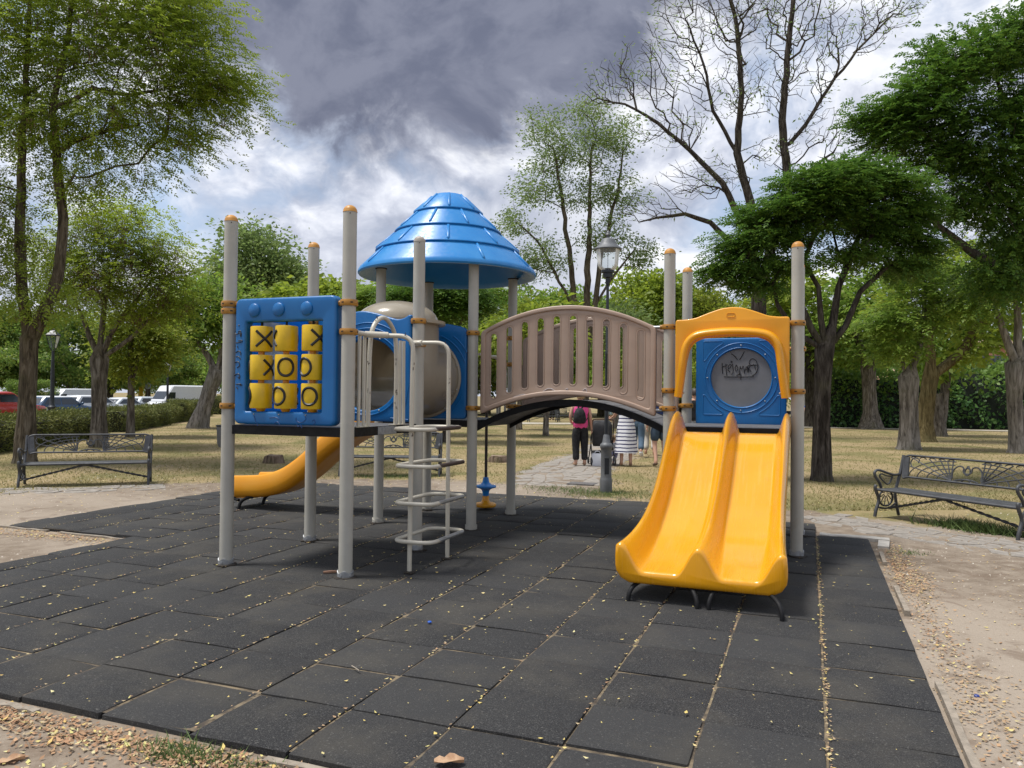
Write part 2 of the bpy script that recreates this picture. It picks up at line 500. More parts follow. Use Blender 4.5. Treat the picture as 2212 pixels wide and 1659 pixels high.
def tile_mesh(wx, wy, seed):
    rr = random.Random(seed)
    cz = [rr.uniform(-0.007, 0.007) for _ in range(4)]
    def zz(u, v):
        return (cz[0] * (1 - u) * (1 - v) + cz[1] * u * (1 - v) + cz[2] * u * v + cz[3] * (1 - u) * v) - 0.004 * (abs(2 * u - 1) ** 4 + abs(2 * v - 1) ** 4)
    us = [0, 0.03, 0.5, 0.97, 1]
    V = []; F = []
    for j, v in enumerate(us):
        for i, u in enumerate(us):
            e = (i in (0, 4)) or (j in (0, 4))
            V.append(((u - 0.5) * wx + rr.uniform(-.002, .002), (v - 0.5) * wy + rr.uniform(-.002, .002), zz(u, v) - (0.007 if e else 0)))
    for j in range(4):
        for i in range(4):
            a = j * 5 + i; F.append((a, a + 1, a + 6, a + 5))
    ring = [0, 1, 2, 3, 4, 9, 14, 19, 24, 23, 22, 21, 20, 15, 10, 5]
    b = len(V)
    for k in ring: V.append((V[k][0], V[k][1], -0.042))
    for q in range(16):
        a, c = ring[q], ring[(q + 1) % 16]
        F.append((c, a, b + q, b + (q + 1) % 16))
    me = bpy.data.meshes.new('rubber_tile'); me.from_pydata(V, [], F); me.update()
    shade(me, 30)
    me.materials.append(M_TILE)
    return me
mat_root = empty('rubber_mat', (0, 0, 0)); tag(mat_root, 'black rubber safety tiles under the play structure', kind='structure')
TV = [tile_mesh(TI - 0.014, TJ - 0.011, s) for s in range(8)]
TH = [tile_mesh(TI * 0.5 - 0.012, TJ - 0.009, 50 + s) for s in range(3)]
ntile = 0
coff = {i: random.uniform(-0.02, 0.02) for i in range(-12, 12)}
coff[7] = 0.06
for i in range(-9, 8):
    for j in range(0, 17):
        half = False
        if i < -6 and j < 7: continue
        if i == -6 and j < 7: half = True
        if i in (5, 6) and j > 14: continue
        if i == 7 and j > 12: continue
        me = random.choice(TH if half else TV)
        o = bpy.data.objects.new('rubber_tile', me); COL.objects.link(o); o.parent = mat_root
        cx = TO[0] + (i + (0.75 if half else 0.5)) * TI
        cy = TO[1] + (j + 0.5) * TJ + coff[i] * (1 if 0 < j < 16 else 0.3)
        dz = random.gauss(0, 0.0022)
        if j == 0 and i < 5: dz -= 0.006
        o.location = (cx, cy, dz - 0.0005)
        o.rotation_euler = (random.gauss(0, 0.0022), random.gauss(0, 0.0022), random.gauss(0, 0.0035) + (math.pi if random.random() < .5 and not half else 0))
        ntile += 1
# what fills the joints
M_SEAM = mat('joint_dust', (0.20, 0.155, 0.095), 0.95, noise=0.3, nscale=11, col2=(0.05, 0.038, 0.028), bump=0.6, bscale=150)
mb = MB()
for (x0, x1, y0, y1) in ((TO[0] - 5.46 * TI, TO[0] + 6.99 * TI, TO[1] + .02, TO[1] + 7 * TJ), (TO[0] - 8.96 * TI, TO[0] + 4.97 * TI, TO[1] + 7 * TJ, TO[1] + 16.96 * TJ), (TO[0] + 4.97 * TI, TO[0] + 6.97 * TI, TO[1] + 7 * TJ, TO[1] + 14.9 * TJ), (TO[0] + 6.99 * TI, TO[0] + 7.97 * TI, TO[1] + .05, TO[1] + 12.95 * TJ)):
    mb.add([(x0, y0, -0.018), (x1, y0, -0.018), (x1, y1, -0.018), (x0, y1, -0.018)], [(0, 1, 2, 3)])
sd_ = mb.build('joint_dust', M_SEAM, mat_root); tag(sd_, kind='stuff')

# timber edging and the pale concrete kerb behind the border row
M_EDGE = mat('weathered_timber', (0.30, 0.255, 0.20), 0.9, noise=0.35, nscale=14, bump=0.5, bscale=40)
M_CONC = mat('pale_concrete', (0.46, 0.43, 0.38), 0.92, noise=0.2, nscale=9, bump=0.4, bscale=70)
def board(name, a, b, wd, top, bot, mt, parent=mat_root):
    a = Vector(a); b = Vector(b); t = (b - a).normalized(); n = Vector((-t.y, t.x))
    k = 6; rg = []
    for q in range(k + 1):
        c = a.lerp(b, q / k); jz = random.uniform(-.006, .004); jw = random.uniform(-.004, .004)
        rg.append([(c.x - n.x * (wd / 2 + jw), c.y - n.y * (wd / 2 + jw), bot), (c.x + n.x * wd / 2, c.y + n.y * wd / 2, bot), (c.x + n.x * wd / 2, c.y + n.y * wd / 2, top + jz), (c.x - n.x * (wd / 2 + jw), c.y - n.y * (wd / 2 + jw), top + jz)])
    mbb = MB(); mbb.rings(rg)
    return mbb.build(name, mt, parent, 30)
for (a, b) in (((5.545, -2.2), (5.55, -0.75)), ((5.555, 0.75), (5.56, 1.6)), ((5.56, 2.6), (5.565, 3.1))): board('edging_board', a, b, 0.035, -0.006, -0.09, M_EDGE)
for (a, b) in (((1.0, -2.855), (1.35, -2.86)), ((2.7, -2.84), (3.9, -2.845)), ((-3.9, 0.70), (-3.1, 0.69)), ((-2.9, 0.68), (-1.9, 0.665))): board('edging_board', a, b, 0.04, -0.028, -0.09, M_EDGE)
board('concrete_kerb', (5.0, 4.02), (5.72, 3.98), 0.16, -0.012, -0.09, M_CONC)
board('concrete_kerb', (5.66, 3.9), (5.62, 3.5), 0.11, -0.02, -0.09, M_CONC)

# ------------------------------------------------------------------ flagstone paths
M_STONE = mat('grey_flagstone', (0.29, 0.26, 0.225), 0.9, noise=0.3, nscale=7, col2=(0.20, 0.18, 0.155), bump=0.9, bscale=35, stain=0.5, stain_col=(0.34, 0.295, 0.235))
def flagstones(parent, center, width, ny_, nx_, seed, top=0.014):
    """irregular slabs along a centre line: list of points; one object per slab"""
    rr = random.Random(seed); P = [Vector((*p, 0)) for p in center]
    L = [0]
    for a, b in zip(P, P[1:]): L.append(L[-1] + (b - a).length)
    def at(s):
        for k in range(len(P) - 1):
            if s <= L[k + 1] or k == len(P) - 2:
                t = (s - L[k]) / (L[k + 1] - L[k]); d = (P[k + 1] - P[k]).normalized()
                return P[k].lerp(P[k + 1], t), Vector((d.y, -d.x, 0))
    pts = {}
    for j in range(ny_ + 1):
        for i in range(nx_ + 1):
            s = (j + rr.uniform(-.3, .3) + (0.35 if i % 2 else 0)) / ny_ * L[-1]
            s = min(max(s, 0), L[-1])
            c, n = at(s); wv = width * ((i / nx_) - 0.5) + (rr.uniform(-.3, .3) * width / nx_ if 0 < i < nx_ else rr.uniform(-.12, .12) * width)
            pts[i, j] = c + n * wv
    for j in range(ny_):
        for i in range(nx_):
            q = [pts[i, j], pts[i + 1, j], pts[i + 1, j + 1], pts[i, j + 1]]
            c = sum(q, Vector()) / 4
            poly = []
            for k in range(4):
                a, b = q[k], q[(k + 1) % 4]
                poly += [a.lerp(c, 0.07), a.lerp(b, 0.5).lerp(c, rr.uniform(0.02, 0.10))]
            h = top + rr.uniform(-.008, .008); g0 = float(ground_z(c.x, c.y))
            V = [(p.x - c.x, p.y - c.y, g0 + h - 0.008) for p in poly] + [((p.x - c.x) * .93, (p.y - c.y) * .93, g0 + h) for p in poly] + [(p.x - c.x, p.y - c.y, g0 - 0.05) for p in poly]
            F = [tuple(range(8, 16))] + [(k, (k + 1) % 8, 8 + (k + 1) % 8, 8 + k) for k in range(8)] + [(16 + k, 16 + (k + 1) % 8, (k + 1) % 8, k) for k in range(8)]
            me = bpy.data.meshes.new('stone'); me.from_pydata(V, [], F); me.update()
            o = link('stone', me, M_STONE, parent, 30); o.location = (c.x, c.y, 0); o.rotation_euler = (rr.gauss(0, .008), rr.gauss(0, .008), 0)
p1 = empty('stone_path', (0, 0, 0)); tag(p1, 'worn flagstone path running away from the mat', kind='structure')
flagstones(p1, [(0.75, 7.25), (0.35, 9.0), (0.1, 11.3), (-0.25, 15.0), (-1.2, 20.0), (-2.2, 25.0)], 1.6, 46, 6, 3, 0.006)
p2 = empty('stone_strip', (0, 0, 0)); tag(p2, 'grey flagstone strip in front of the right bench', kind='structure')
flagstones(p2, [(4.95, 5.75), (5.6, 5.05), (6.6, 4.25), (8.2, 3.2)], 0.9, 20, 5, 5, 0.006)
p3 = empty('stone_strip', (0, 0, 0)); tag(p3, 'pale flagstones in front of the left bench', kind='structure')
flagstones(p3, [(-6.75, 2.6), (-5.9, 3.35), (-5.0, 4.3)], 0.75, 10, 4, 8, 0.004)
# iron cover set in the grass beside the lamp
M_IRONC = mat('cast_iron_cover', (0.16, 0.15, 0.145), 0.7, metal=0.4, noise=0.3, nscale=20, bump=0.6, bscale=90)
mbx = MB(); cx, cy = G(1258, 1044)
mbx.box((cx, cy, float(ground_z(cx, cy)) + 0.006), (0.24, 0.17, 0.012))
tag(mbx.build('utility_cover', M_IRONC, None), 'flat grey metal utility cover in the path edge beside the park lamp', 'cover')

# far pale path, road of the car park
M_GRAVEL = mat('pale_gravel', (0.42, 0.38, 0.31), 0.95, noise=0.25, nscale=3, bump=0.4, bscale=30)
M_ASPH = mat('asphalt', (0.075, 0.075, 0.075), 0.9, noise=0.3, nscale=2)
def strip(name, pts, wd, mt, lift, label):
    P = [Vector((*p, 0)) for p in pts]; V = []; F = []
    for k, p in enumerate(P):
        t = (P[min(k + 1, len(P) - 1)] - P[max(k - 1, 0)]).normalized(); n = Vector((-t.y, t.x, 0))
        for s in (-.5, -.17, .17, .5):
            q = p + n * wd * s; V.append((q.x, q.y, float(ground_z(q.x, q.y)) + lift))
    for k in range(len(P) - 1):
        for s in range(3): a = k * 4 + s; F.append((a, a + 1, a + 5, a + 4))
    me = bpy.data.meshes.new(name); me.from_pydata(V, [], F); me.update()
    return tag(link(name, me, mt, None, 60), label, kind='structure')
def spl(a, b, n): return [(a[0] + (b[0] - a[0]) * k / n, a[1] + (b[1] - a[1]) * k / n) for k in range(n + 1)]
strip('gravel_path', spl(G(1000, 914), G(1480, 917), 14), 2.4, M_GRAVEL, 0.02, 'pale path crossing behind the far benches')
strip('gravel_path', spl((2, 38.6), (24, 41.5), 20), 1.6, M_GRAVEL, 0.02, 'pale path along the tall hedge')
ra, rb = np.array((-31.0, 8.0)), np.array((-56.0, 52.0))
strip('car_park', [tuple(ra + (rb - ra) * k / 30 - (rb - ra) * 0.35 * (1 - k / 30)) for k in range(31)], 20.0, M_ASPH, 0.03, 'asphalt of the car park behind the clipped hedge')

# ------------------------------------------------------------------ leaf litter
def leaf_cloud(name, pos, size, mats, kindlabel, mi=None, aspect=0.5, lift=0.004, upright=0.12, parent=None):
    """small curled leaves lying about: pos Nx3"""
    n = len(pos)
    a = RNG.uniform(0, 2 * np.pi, n); s = size * RNG.uniform(0.55, 1.3, n)
    t = np.stack([np.cos(a), np.sin(a), RNG.normal(0, upright, n)], 1); b = np.stack([-np.sin(a), np.cos(a), RNG.normal(0, upright, n)], 1)
    c = pos + np.array((0, 0, lift)); c[:, 2] += RNG.uniform(0, lift, n)
    asp = aspect * RNG.uniform(0.6, 1.3, n)
    upz = np.zeros((n, 3)); upz[:, 2] = s * RNG.uniform(0.02, 0.22, n)
    h = t * s[:, None] * 0.5; k = b * (s * asp)[:, None] * 0.5
    V = np.stack([c - h + upz, c - h * 0.1 + k, c + h + upz * 0.7, c + h * 0.1 - k], 1).reshape(-1, 3)
    F = np.arange(n * 4).reshape(n, 4)
    me = bpy.data.meshes.new(name); fill_mesh(me, V, F)
    for mm in mats: me.materials.append(mm)
    if mi is not None: me.polygons.foreach_set('material_index', mi.astype(np.int32))
    o = link(name, me, None, parent)
    return tag(o, kindlabel, kind='stuff')
def in_mat(n):
    out = []
    while len(out) < n:
        x, y = random.uniform(MX0, MX1), random.uniform(MY0, MY1)
        i, j = (x - TO[0]) / TI, (y - TO[1]) / TJ
        if (i < -5.5 and j < 7) or (i > 5 and j > 14.9) or (i > 7 and j > 13): continue
        out.append((x, y, 0.0))
    return np.array(out)
M_LY = leaf_mat('fallen_yellow_leaf', [(0.62, 0.50, 0.16), (0.66, 0.60, 0.34), (0.55, 0.53, 0.20), (0.60, 0.42, 0.14)], 0.1, 0.7)
M_LB = leaf_mat('dry_brown_leaf', [(0.24, 0.13, 0.07), (0.36, 0.20, 0.11), (0.45, 0.27, 0.15), (0.20, 0.12, 0.07), (0.42, 0.33, 0.2)], 0.05, 0.85)
leaf_cloud('fallen_leaflets', in_mat(620), 0.026, [M_LY], 'pale yellow leaflets scattered over the rubber tiles', lift=0.003)
leaf_cloud('fallen_leaflets', in_mat(900), 0.010, [M_LY], 'tiny pale crumbs scattered over the rubber tiles', lift=0.003)
# bits packed in the joints that run away from the viewer
pts = []
for i in range(-8, 8):
    for _ in range(420 if i == 7 else 190):
        y = random.uniform(-2.8, 5.6 if i < 7 else 3.7)
        if i < -5 and y < 0.75: continue
        pts.append((TO[0] + i * TI + random.gauss(0, 0.007 if i < 7 else 0.011) + (0.008 if i == 7 else 0), y, -0.004))
leaf_cloud('joint_litter', np.array(pts), 0.020, [M_LB, M_LY], 'dry bits lodged in the tile joints', mi=(RNG.random(len(pts)) < 0.4), lift=0.002)
def litter(name, spots, n, size, label):
    P = []
    tot = sum(s[4] for s in spots)
    for (x, y, sx, sy, wt, rot) in spots:
        k = int(n * wt / tot)
        q = RNG.normal(0, 1, (k, 2)) * (sx, sy); c, s_ = math.cos(rot), math.sin(rot)
        q = np.stack([q[:, 0] * c - q[:, 1] * s_ + x, q[:, 0] * s_ + q[:, 1] * c + y], 1)
        P.append(q)
    P = np.concatenate(P)
    i = (P[:, 0] - TO[0]) / TI; j = (P[:, 1] - TO[1]) / TJ
    inside = (i > -9) & (i < 8.02) & (j > -0.03) & (j < 17) & ~((i < -5.5) & (j < 7)) & ~((i > 7) & (j > 13))
    P = P[~inside]
    return leaf_cloud(name, np.column_stack([P, ground_z(P[:, 0], P[:, 1])]), size, [M_LB, M_LY], label, mi=(RNG.random(len(P)) < 0.10), lift=0.006, upright=0.25)
litter('leaf_litter', [(1.4, -2.95, 0.7, 0.07, 3, 0), (2.6, -2.95, 0.6, 0.07, 2.5, 0), (1.6, -3.1, 0.8, 0.16, 1.3, 0), (3.4, -2.95, 0.5, 0.06, 1.2, 0)], 3000, 0.030, 'dry brown leaves swept against the near edge of the mat')
litter('leaf_litter', [(5.68, 0.3, 0.08, 1.1, 2, 0), (5.72, 2.1, 0.09, 0.5, 2.2, 0), (5.7, 3.1, 0.07, 0.4, 1, 0), (5.75, -1.2, 0.12, 0.7, 1.4, 0), (6.2, -0.2, 0.4, 1.6, 0.9, 0)], 2600, 0.026, 'dry leaves lying along the right edge of the mat')
litter('leaf_litter', [(-2.4, 0.52, 0.7, 0.10, 2, 0), (-3.4, 0.52, 0.4, 0.12, 1, 0), (-1.85, 0.3, 0.08, 0.35, 1, 0)], 1300, 0.028, 'dry leaves in the notch at the left of the mat')
q = np.stack([RNG.uniform(-9, 9.5, 5000), RNG.uniform(-5, 7.5, 5000)], 1)
qi = (q[:, 0] > MX0 - .1) & (q[:, 0] < MX1 + .1) & (q[:, 1] > MY0 - .1) & (q[:, 1] < MY1 + .1)
q = q[~qi]
leaf_cloud('leaf_litter', np.column_stack([q, ground_z(q[:, 0], q[:, 1])]), 0.030, [M_LB, M_LY], 'scattered dry leaves and chips on the sandy soil', mi=(RNG.random(len(q)) < 0.55), lift=0.004)
def dry_leaf(px, py, size, rot, label, curl=0.35, mtl=None):
    x, y = G(px, py); V = []; F = []
    n = 7
    for k in range(n):
        t = k / (n - 1); wd = math.sin(math.pi * (0.06 + 0.9 * t)) ** 0.8 * 0.30 * size * (1 + 0.25 * math.sin(k * 2.3))
        for s in (-1, -0.5, 0, 0.5, 1):
            V.append(((t - 0.5) * size, s * wd, 0.006 + abs(s) ** 1.6 * wd * curl * 1.6 + 0.12 * size * (t - 0.5) ** 2 + 0.006 * math.sin(5 * t + s * 3)))
    for k in range(n - 1):
        for s in range(4): a = k * 5 + s; F.append((a, a + 1, a + 6, a + 5))
    me = bpy.data.meshes.new('dry_leaf'); me.from_pydata(V, [], F); me.update()
    o = link('dry_leaf', me, mtl or mat('tan_dry_leaf', (0.50, 0.33, 0.20), 0.8, noise=0.3, nscale=25, col2=(0.36, 0.21, 0.12), transl=0.15), None, 60)
    i, j = (x - TO[0]) / TI, (y - TO[1]) / TJ
    o.location = (x, y, 0.001 if (j > 0 and i > -5.5) else float(ground_z(x, y))); o.rotation_euler = (0, 0, rot)
    return tag(o, label, 'leaf')
dry_leaf(970, 1650, 0.125, 0.4, 'large curled tan leaf lying on the nearest tiles at the bottom edge')
dry_leaf(25, 1622, 0.10, 0.9, 'reddish brown dry leaf on the bare soil in the near left corner')
dry_leaf(330, 1600, 0.085, 1.9, 'brown dry leaf leaning beside the near weeds')
# stray twig on the tiles
mbx = MB(); x, y = G(770, 1443); mbx.tube([(x - .03, y, .008), (x, y - .02, .01), (x + .05, y - .05, .008)], 0.004, 5); 
tag(mbx.build('twig', M_EDGE), 'short pale twig lying on a tile left of centre', 'twig')

# pebbles and chips in the sandy soil
M_PEB = leaf_mat('pebble', [(0.45, 0.40, 0.33), (0.30, 0.25, 0.20), (0.55, 0.51, 0.45), (0.22, 0.18, 0.14)], 0.0, 0.9)
npb = 9000
q = np.stack([RNG.uniform(-9, 10, npb), RNG.uniform(-5, 7.3, npb)], 1)
q = q[~((q[:, 0] > MX0 - .03) & (q[:, 0] < MX1 + .03) & (q[:, 1] > MY0 - .03) & (q[:, 1] < MY1 + .03) & ~((q[:, 0] < -1.88) & (q[:, 1] < .70)))]
n = len(q); s = 0.006 + 0.012 * RNG.random(n) ** 3; zc = ground_z(q[:, 0], q[:, 1])
ang = RNG.uniform(0, 6.28, n); V = []
for k in range(3): V.append(np.stack([q[:, 0] + s * np.cos(ang + k * 2.1), q[:, 1] + s * np.sin(ang + k * 2.1), zc - .002], 1))
V.append(np.stack([q[:, 0], q[:, 1], zc + s * .8], 1))
V = np.stack(V, 1).reshape(-1, 3); base = np.arange(n)[:, None] * 4
F = np.concatenate([base + np.array(f) for f in ((0, 1, 3), (1, 2, 3), (2, 0, 3))])
me = bpy.data.meshes.new('pebbles'); fill_mesh(me, V, F); tag(link('pebbles', me, M_PEB), 'small pebbles and chips in the sandy soil', kind='stuff')
# soil at the post cut-outs, coloured dark to stand for contact shade too
M_SOIL_SHADE = mat('soil_with_contact_shade', (0.035, 0.028, 0.022), 0.95, noise=0.4, nscale=40, bump=0.8, bscale=120)
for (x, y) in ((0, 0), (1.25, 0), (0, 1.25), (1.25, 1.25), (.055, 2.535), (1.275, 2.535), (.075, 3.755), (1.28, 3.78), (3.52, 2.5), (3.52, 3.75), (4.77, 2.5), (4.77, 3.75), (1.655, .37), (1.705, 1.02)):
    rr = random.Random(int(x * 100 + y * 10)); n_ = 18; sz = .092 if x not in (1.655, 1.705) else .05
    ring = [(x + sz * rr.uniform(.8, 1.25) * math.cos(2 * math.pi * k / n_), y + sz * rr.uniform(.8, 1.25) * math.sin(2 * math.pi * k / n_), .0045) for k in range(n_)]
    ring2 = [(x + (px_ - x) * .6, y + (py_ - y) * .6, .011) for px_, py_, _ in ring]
    mbs = MB(); mbs.rings([[(a_, b_, -.01) for a_, b_, _ in ring], ring, ring2]); tag(mbs.build('shade_toned_soil', M_SOIL_SHADE, mat_root, 60), kind='stuff')

def scrap(name, px, py, label, mt, kind):
    x, y = G(px, py); mbs = MB()
    if kind == 'cap': mbs.lathe([(.013, 0), (.014, .008), (.011, .011), (0, .011)], (0, 0, 0), 14)
    else: mbs.rings([[(-.07, -.012, 0), (-.07, .012, 0), (-.068, .010, .014), (-.068, -.010, .012)], [(.0, -.016, 0), (.0, .014, 0), (.0, .011, .018), (.0, -.013, .017)], [(.07, -.010, 0), (.075, .012, 0), (.07, .010, .012), (.07, -.008, .010)]])
    o = mbs.build(name, mt, None, 40); o.location = (x, y, .002 if kind == 'cap' and px < 1800 else (.004 if px < 1800 else float(ground_z(x, y)))); o.rotation_euler = (0.05, 0, .55)
    return tag(o, label, name.replace('_', ' '))
M_CAPB = mat('blue_plastic_cap', (0.02, 0.10, 0.45), .4)
scrap('bottle_cap', 928, 1346, 'tiny bright blue bottle cap on a tile left of centre', M_CAPB, 'cap')
scrap('bottle_cap', 2110, 1486, 'tiny dark blue bottle cap on the soil at the right', mat('navy_plastic_cap', (.02, .04, .20), .4), 'cap')
scrap('wood_chip', 716, 1238, 'short brown splinter of wood beside the second post base', mat('brown_splinter', (.20, .11, .07), .85, noise=.3, nscale=30), 'chip')

# ------------------------------------------------------------------ grass and weeds
M_GRASS = leaf_mat('dry_grass_blade', [(0.30, 0.23, 0.115), (0.36, 0.285, 0.15), (0.21, 0.185, 0.07), (0.15, 0.16, 0.05)], 0.3, 0.8)
M_WEED = leaf_mat('green_weed', [(0.10, 0.16, 0.045), (0.14, 0.20, 0.06), (0.08, 0.12, 0.04)], 0.3, 0.7)
def blades(name, P, h, wdt, mt, label, lean=0.5):
    n = len(P); a = RNG.uniform(0, 2 * np.pi, n); hh = h * RNG.uniform(0.4, 1.3, n)
    b = np.stack([np.cos(a), np.sin(a), np.zeros(n)], 1) * (wdt * RNG.uniform(0.6, 1.4, n))[:, None]
    tip = P + np.stack([RNG.normal(0, lean, n) * hh, RNG.normal(0, lean, n) * hh, hh], 1)
    V = np.stack([P - b, P + b, tip], 1).reshape(-1, 3)
    me = bpy.data.meshes.new(name); fill_mesh(me, V, np.arange(n * 3).reshape(n, 3))
    return tag(link(name, me, mt), label, kind='stuff')
# field: sample in the picture's ground area by distance
nb = 110000
dep = 11.0 + 34 * RNG.random(nb) ** 1.6
pxs = RNG.uniform(-60, 2280, nb)
fw = np.array((CF.x, CF.y)) / math.hypot(CF.x, CF.y); rt = np.array((CR.x, CR.y)) / math.hypot(CR.x, CR.y)
P2 = CAM[:2] + fw * dep[:, None] + rt * (dep * (pxs - 1106) / FPX)[:, None]
keep = poly_sd(P2[:, 0], P2[:, 1], DIRT) > RNG.uniform(-0.35, 0.5, nb)
keep &= hedge_side(P2[:, 0], P2[:, 1]) < -0.6
pc = np.interp(P2[:, 1], [7.2, 9, 11.3, 15, 20, 25], [0.75, 0.35, 0.1, -0.25, -1.2, -2.2])
keep &= ~((np.abs(P2[:, 0] - pc) < 0.78) & (P2[:, 1] > 7) & (P2[:, 1] < 25.5))
P2 = P2[keep]
blades('grass', np.column_stack([P2, ground_z(P2[:, 0], P2[:, 1]) - 0.003]), 0.040, 0.007, M_GRASS, 'short dry summer grass of the park lawn', 0.9)
def weed_patch(cx, cy, sx, sy, n, h, label, rot=0):
    q = RNG.normal(0, 1, (n, 2)) * (sx, sy); c, s_ = math.cos(rot), math.sin(rot)
    q = np.stack([q[:, 0] * c - q[:, 1] * s_ + cx, q[:, 0] * s_ + q[:, 1] * c + cy], 1)
    blades('weeds', np.column_stack([q, ground_z(q[:, 0], q[:, 1])]), h, 0.004 if h < 0.08 else 0.006, M_WEED, label, 0.75)
a = G(400, 1600); weed_patch(a[0], min(a[1], -2.93), 0.10, 0.05, 420, 0.045, 'tuft of green weeds at the near edge of the mat')
a = G(560, 1640); weed_patch(a[0], min(a[1], -2.93), 0.16, 0.035, 260, 0.035, 'second tuft of weeds at the near edge of the mat')
weed_patch(6.75, 5.15, 0.28, 0.08, 1500, 0.13, 'taller green grass growing under the right bench', -0.75)
weed_patch(1.75, 6.65, 0.45, 0.25, 1400, 0.05, 'green grass around the foot of the park lamp')
weed_patch(0.9, 6.9, 0.5, 0.15, 500, 0.05, 'green grass at the end of the flagstone path')
weed_patch(-2.6, 7.25, 0.6, 0.12, 700, 0.06, 'green grass in front of the middle bench', 0.35)
weed_patch(7.1, 2.8, 0.14, 0.08, 160, 0.03, 'small weed in the bare soil at the right')
weed_patch(5.85, 3.35, 0.10, 0.08, 120, 0.03, 'small weeds by the right corner of the mat')
# ================================================================== play structure
M_CREAM = mat('cream_powder_coat', (0.41, 0.395, 0.345), 0.42, noise=0.12, nscale=3, stain=0.45, stain_col=(0.31, 0.275, 0.20))
M_RAIL = mat('ivory_rail_paint', (0.52, 0.485, 0.40), 0.35, noise=0.08, nscale=8, stain=0.15, stain_col=(0.45, 0.38, 0.28))
M_CAP = mat('orange_cap', (0.52, 0.24, 0.035), 0.5, noise=0.25, nscale=14)
M_CAPG = mat('bleached_cap', (0.40, 0.36, 0.31), 0.6, noise=0.25, nscale=14)
M_CLAMP = mat('ochre_clamp', (0.40, 0.185, 0.022), 0.42, noise=0.3, nscale=12, stain=0.3, stain_col=(0.30, 0.15, 0.05))
M_DARK = mat('dark_slot', (0.03, 0.02, 0.012), 0.7)
M_GALV = mat('galvanised_collar', (0.36, 0.37, 0.38), 0.5, metal=0.55, noise=0.25, nscale=18, stain=0.4, stain_col=(0.30, 0.24, 0.17))
M_BLUET = mat('backlit_blue_plastic', (0.008, 0.26, 0.68), 0.4, noise=0.1, nscale=3, transl=0.6)
M_ROOF = mat('roof_blue_plastic', (0.010, 0.185, 0.50), 0.34, noise=0.12, nscale=2.0)
M_YEL = mat('yellow_slide_plastic', (0.80, 0.365, 0.006), 0.17, noise=0.06, nscale=2.5, coat=0.35)
def worn_plastic(name, col, pale, rough, coat, along):
    """moulded plastic with sun-bleached patches, fine scratches along the chute and grime specks"""
    mt = bpy.data.materials.new(name); mt.use_nodes = True
    t = NT(mt.node_tree); t.n.clear()
    v = t.add('ShaderNodeTexCoord').outputs['Object']
    mp = t.add('ShaderNodeMapping', ins={'Vector': v, 'Scale': along})
    n1 = t.noise(v, 1.7, 5, 0.6); n2 = t.noise(mp.outputs[0], 30, 6, 0.75); n3 = t.noise(v, 38, 5, 0.7); n4 = t.noise(v, 5, 6, 0.7)
    c_ = t.mix(t.ss(n1, 0.42, 0.68, 0, 0.5), col, pale)
    c_ = t.mix(t.ss(n2, 0.60, 0.72, 0, 0.35), c_, pale)
    c_ = t.mix(t.ss(n3, 0.68, 0.76, 0, 0.5), c_, tuple(x * 0.35 for x in col))
    c_ = t.mix(t.ss(n4, 0.58, 0.75, 0, 0.22), c_, tuple(x * 0.6 + 0.03 for x in col))
    b_ = t.add('ShaderNodeBsdfPrincipled', ins={'Base Color': c_, 'Roughness': t.ss(n2, 0.4, 0.75, rough, rough * 2.0), 'Coat Weight': coat, 'Coat Roughness': 0.06})
    bn_ = t.add('ShaderNodeBump', ins={'Strength': 0.12, 'Distance': 0.004, 'Height': t.math('ADD', t.math('MULTIPLY', n4, 1.5), n2)}); t.l.new(bn_.outputs[0], b_.inputs['Normal'])
    o_ = t.add('ShaderNodeOutputMaterial'); t.l.new(b_.outputs[0], o_.inputs[0]); MATS[name] = mt
    return mt
M_YEL = worn_plastic('yellow_slide_plastic_worn', (0.66, 0.295, 0.002), (0.68, 0.335, 0.012), 0.20, 0.4, (1, 0.05, 0.05))
M_YELM = mat('yellow_hood_plastic', (0.70, 0.305, 0.005), 0.33, noise=0.08, nscale=3, coat=0.1)
M_ORS = worn_plastic('orange_slide_plastic', (0.72, 0.29, 0.005), (0.76, 0.36, 0.03), 0.3, 0.1, (0.05, 1, 0.05))
M_BLUE = worn_plastic('blue_plastic', (0.001, 0.110, 0.33), (0.012, 0.155, 0.39), 0.32, 0.0, (1, 1, 0.2))
M_ROOF = worn_plastic('roof_blue_plastic_worn', (0.010, 0.185, 0.50), (0.05, 0.26, 0.56), 0.3, 0.0, (1, 1, 0.3))
M_DRUM = mat('yellow_drum', (0.70, 0.45, 0.006), 0.38, noise=0.12, nscale=9, stain=0.35, stain_col=(0.42, 0.25, 0.02))
M_BLACK = mat('black_mark', (0.008, 0.008, 0.009), 0.5)
M_BEIGE = mat('beige_tunnel', (0.47, 0.415, 0.325), 0.22, noise=0.1, nscale=2.5, coat=0.25, transl=0.38)
M_TAUPE = mat('taupe_bridge_plastic', (0.37, 0.268, 0.205), 0.42, noise=0.10, nscale=3, stain=0.12, stain_col=(0.5, 0.42, 0.36))
M_DECK = mat('black_deck_coating', (0.010, 0.010, 0.011), 0.6, spec=0.25, noise=0.25, nscale=9, bump=0.3, bscale=120)
M_DECKT = mat('grey_deck_top', (0.12, 0.12, 0.125), 0.6, noise=0.3, nscale=6, bump=0.3, bscale=120)
M_STEEL = mat('bare_steel', (0.46, 0.47, 0.48), 0.35, metal=0.85, noise=0.2, nscale=20)
M_WORN = mat('worn_brown_steel', (0.085, 0.062, 0.056), 0.4, metal=0.5, noise=0.3, nscale=30)
M_POLE = mat('dark_brown_pole', (0.05, 0.038, 0.034), 0.4, metal=0.3, noise=0.3, nscale=10)
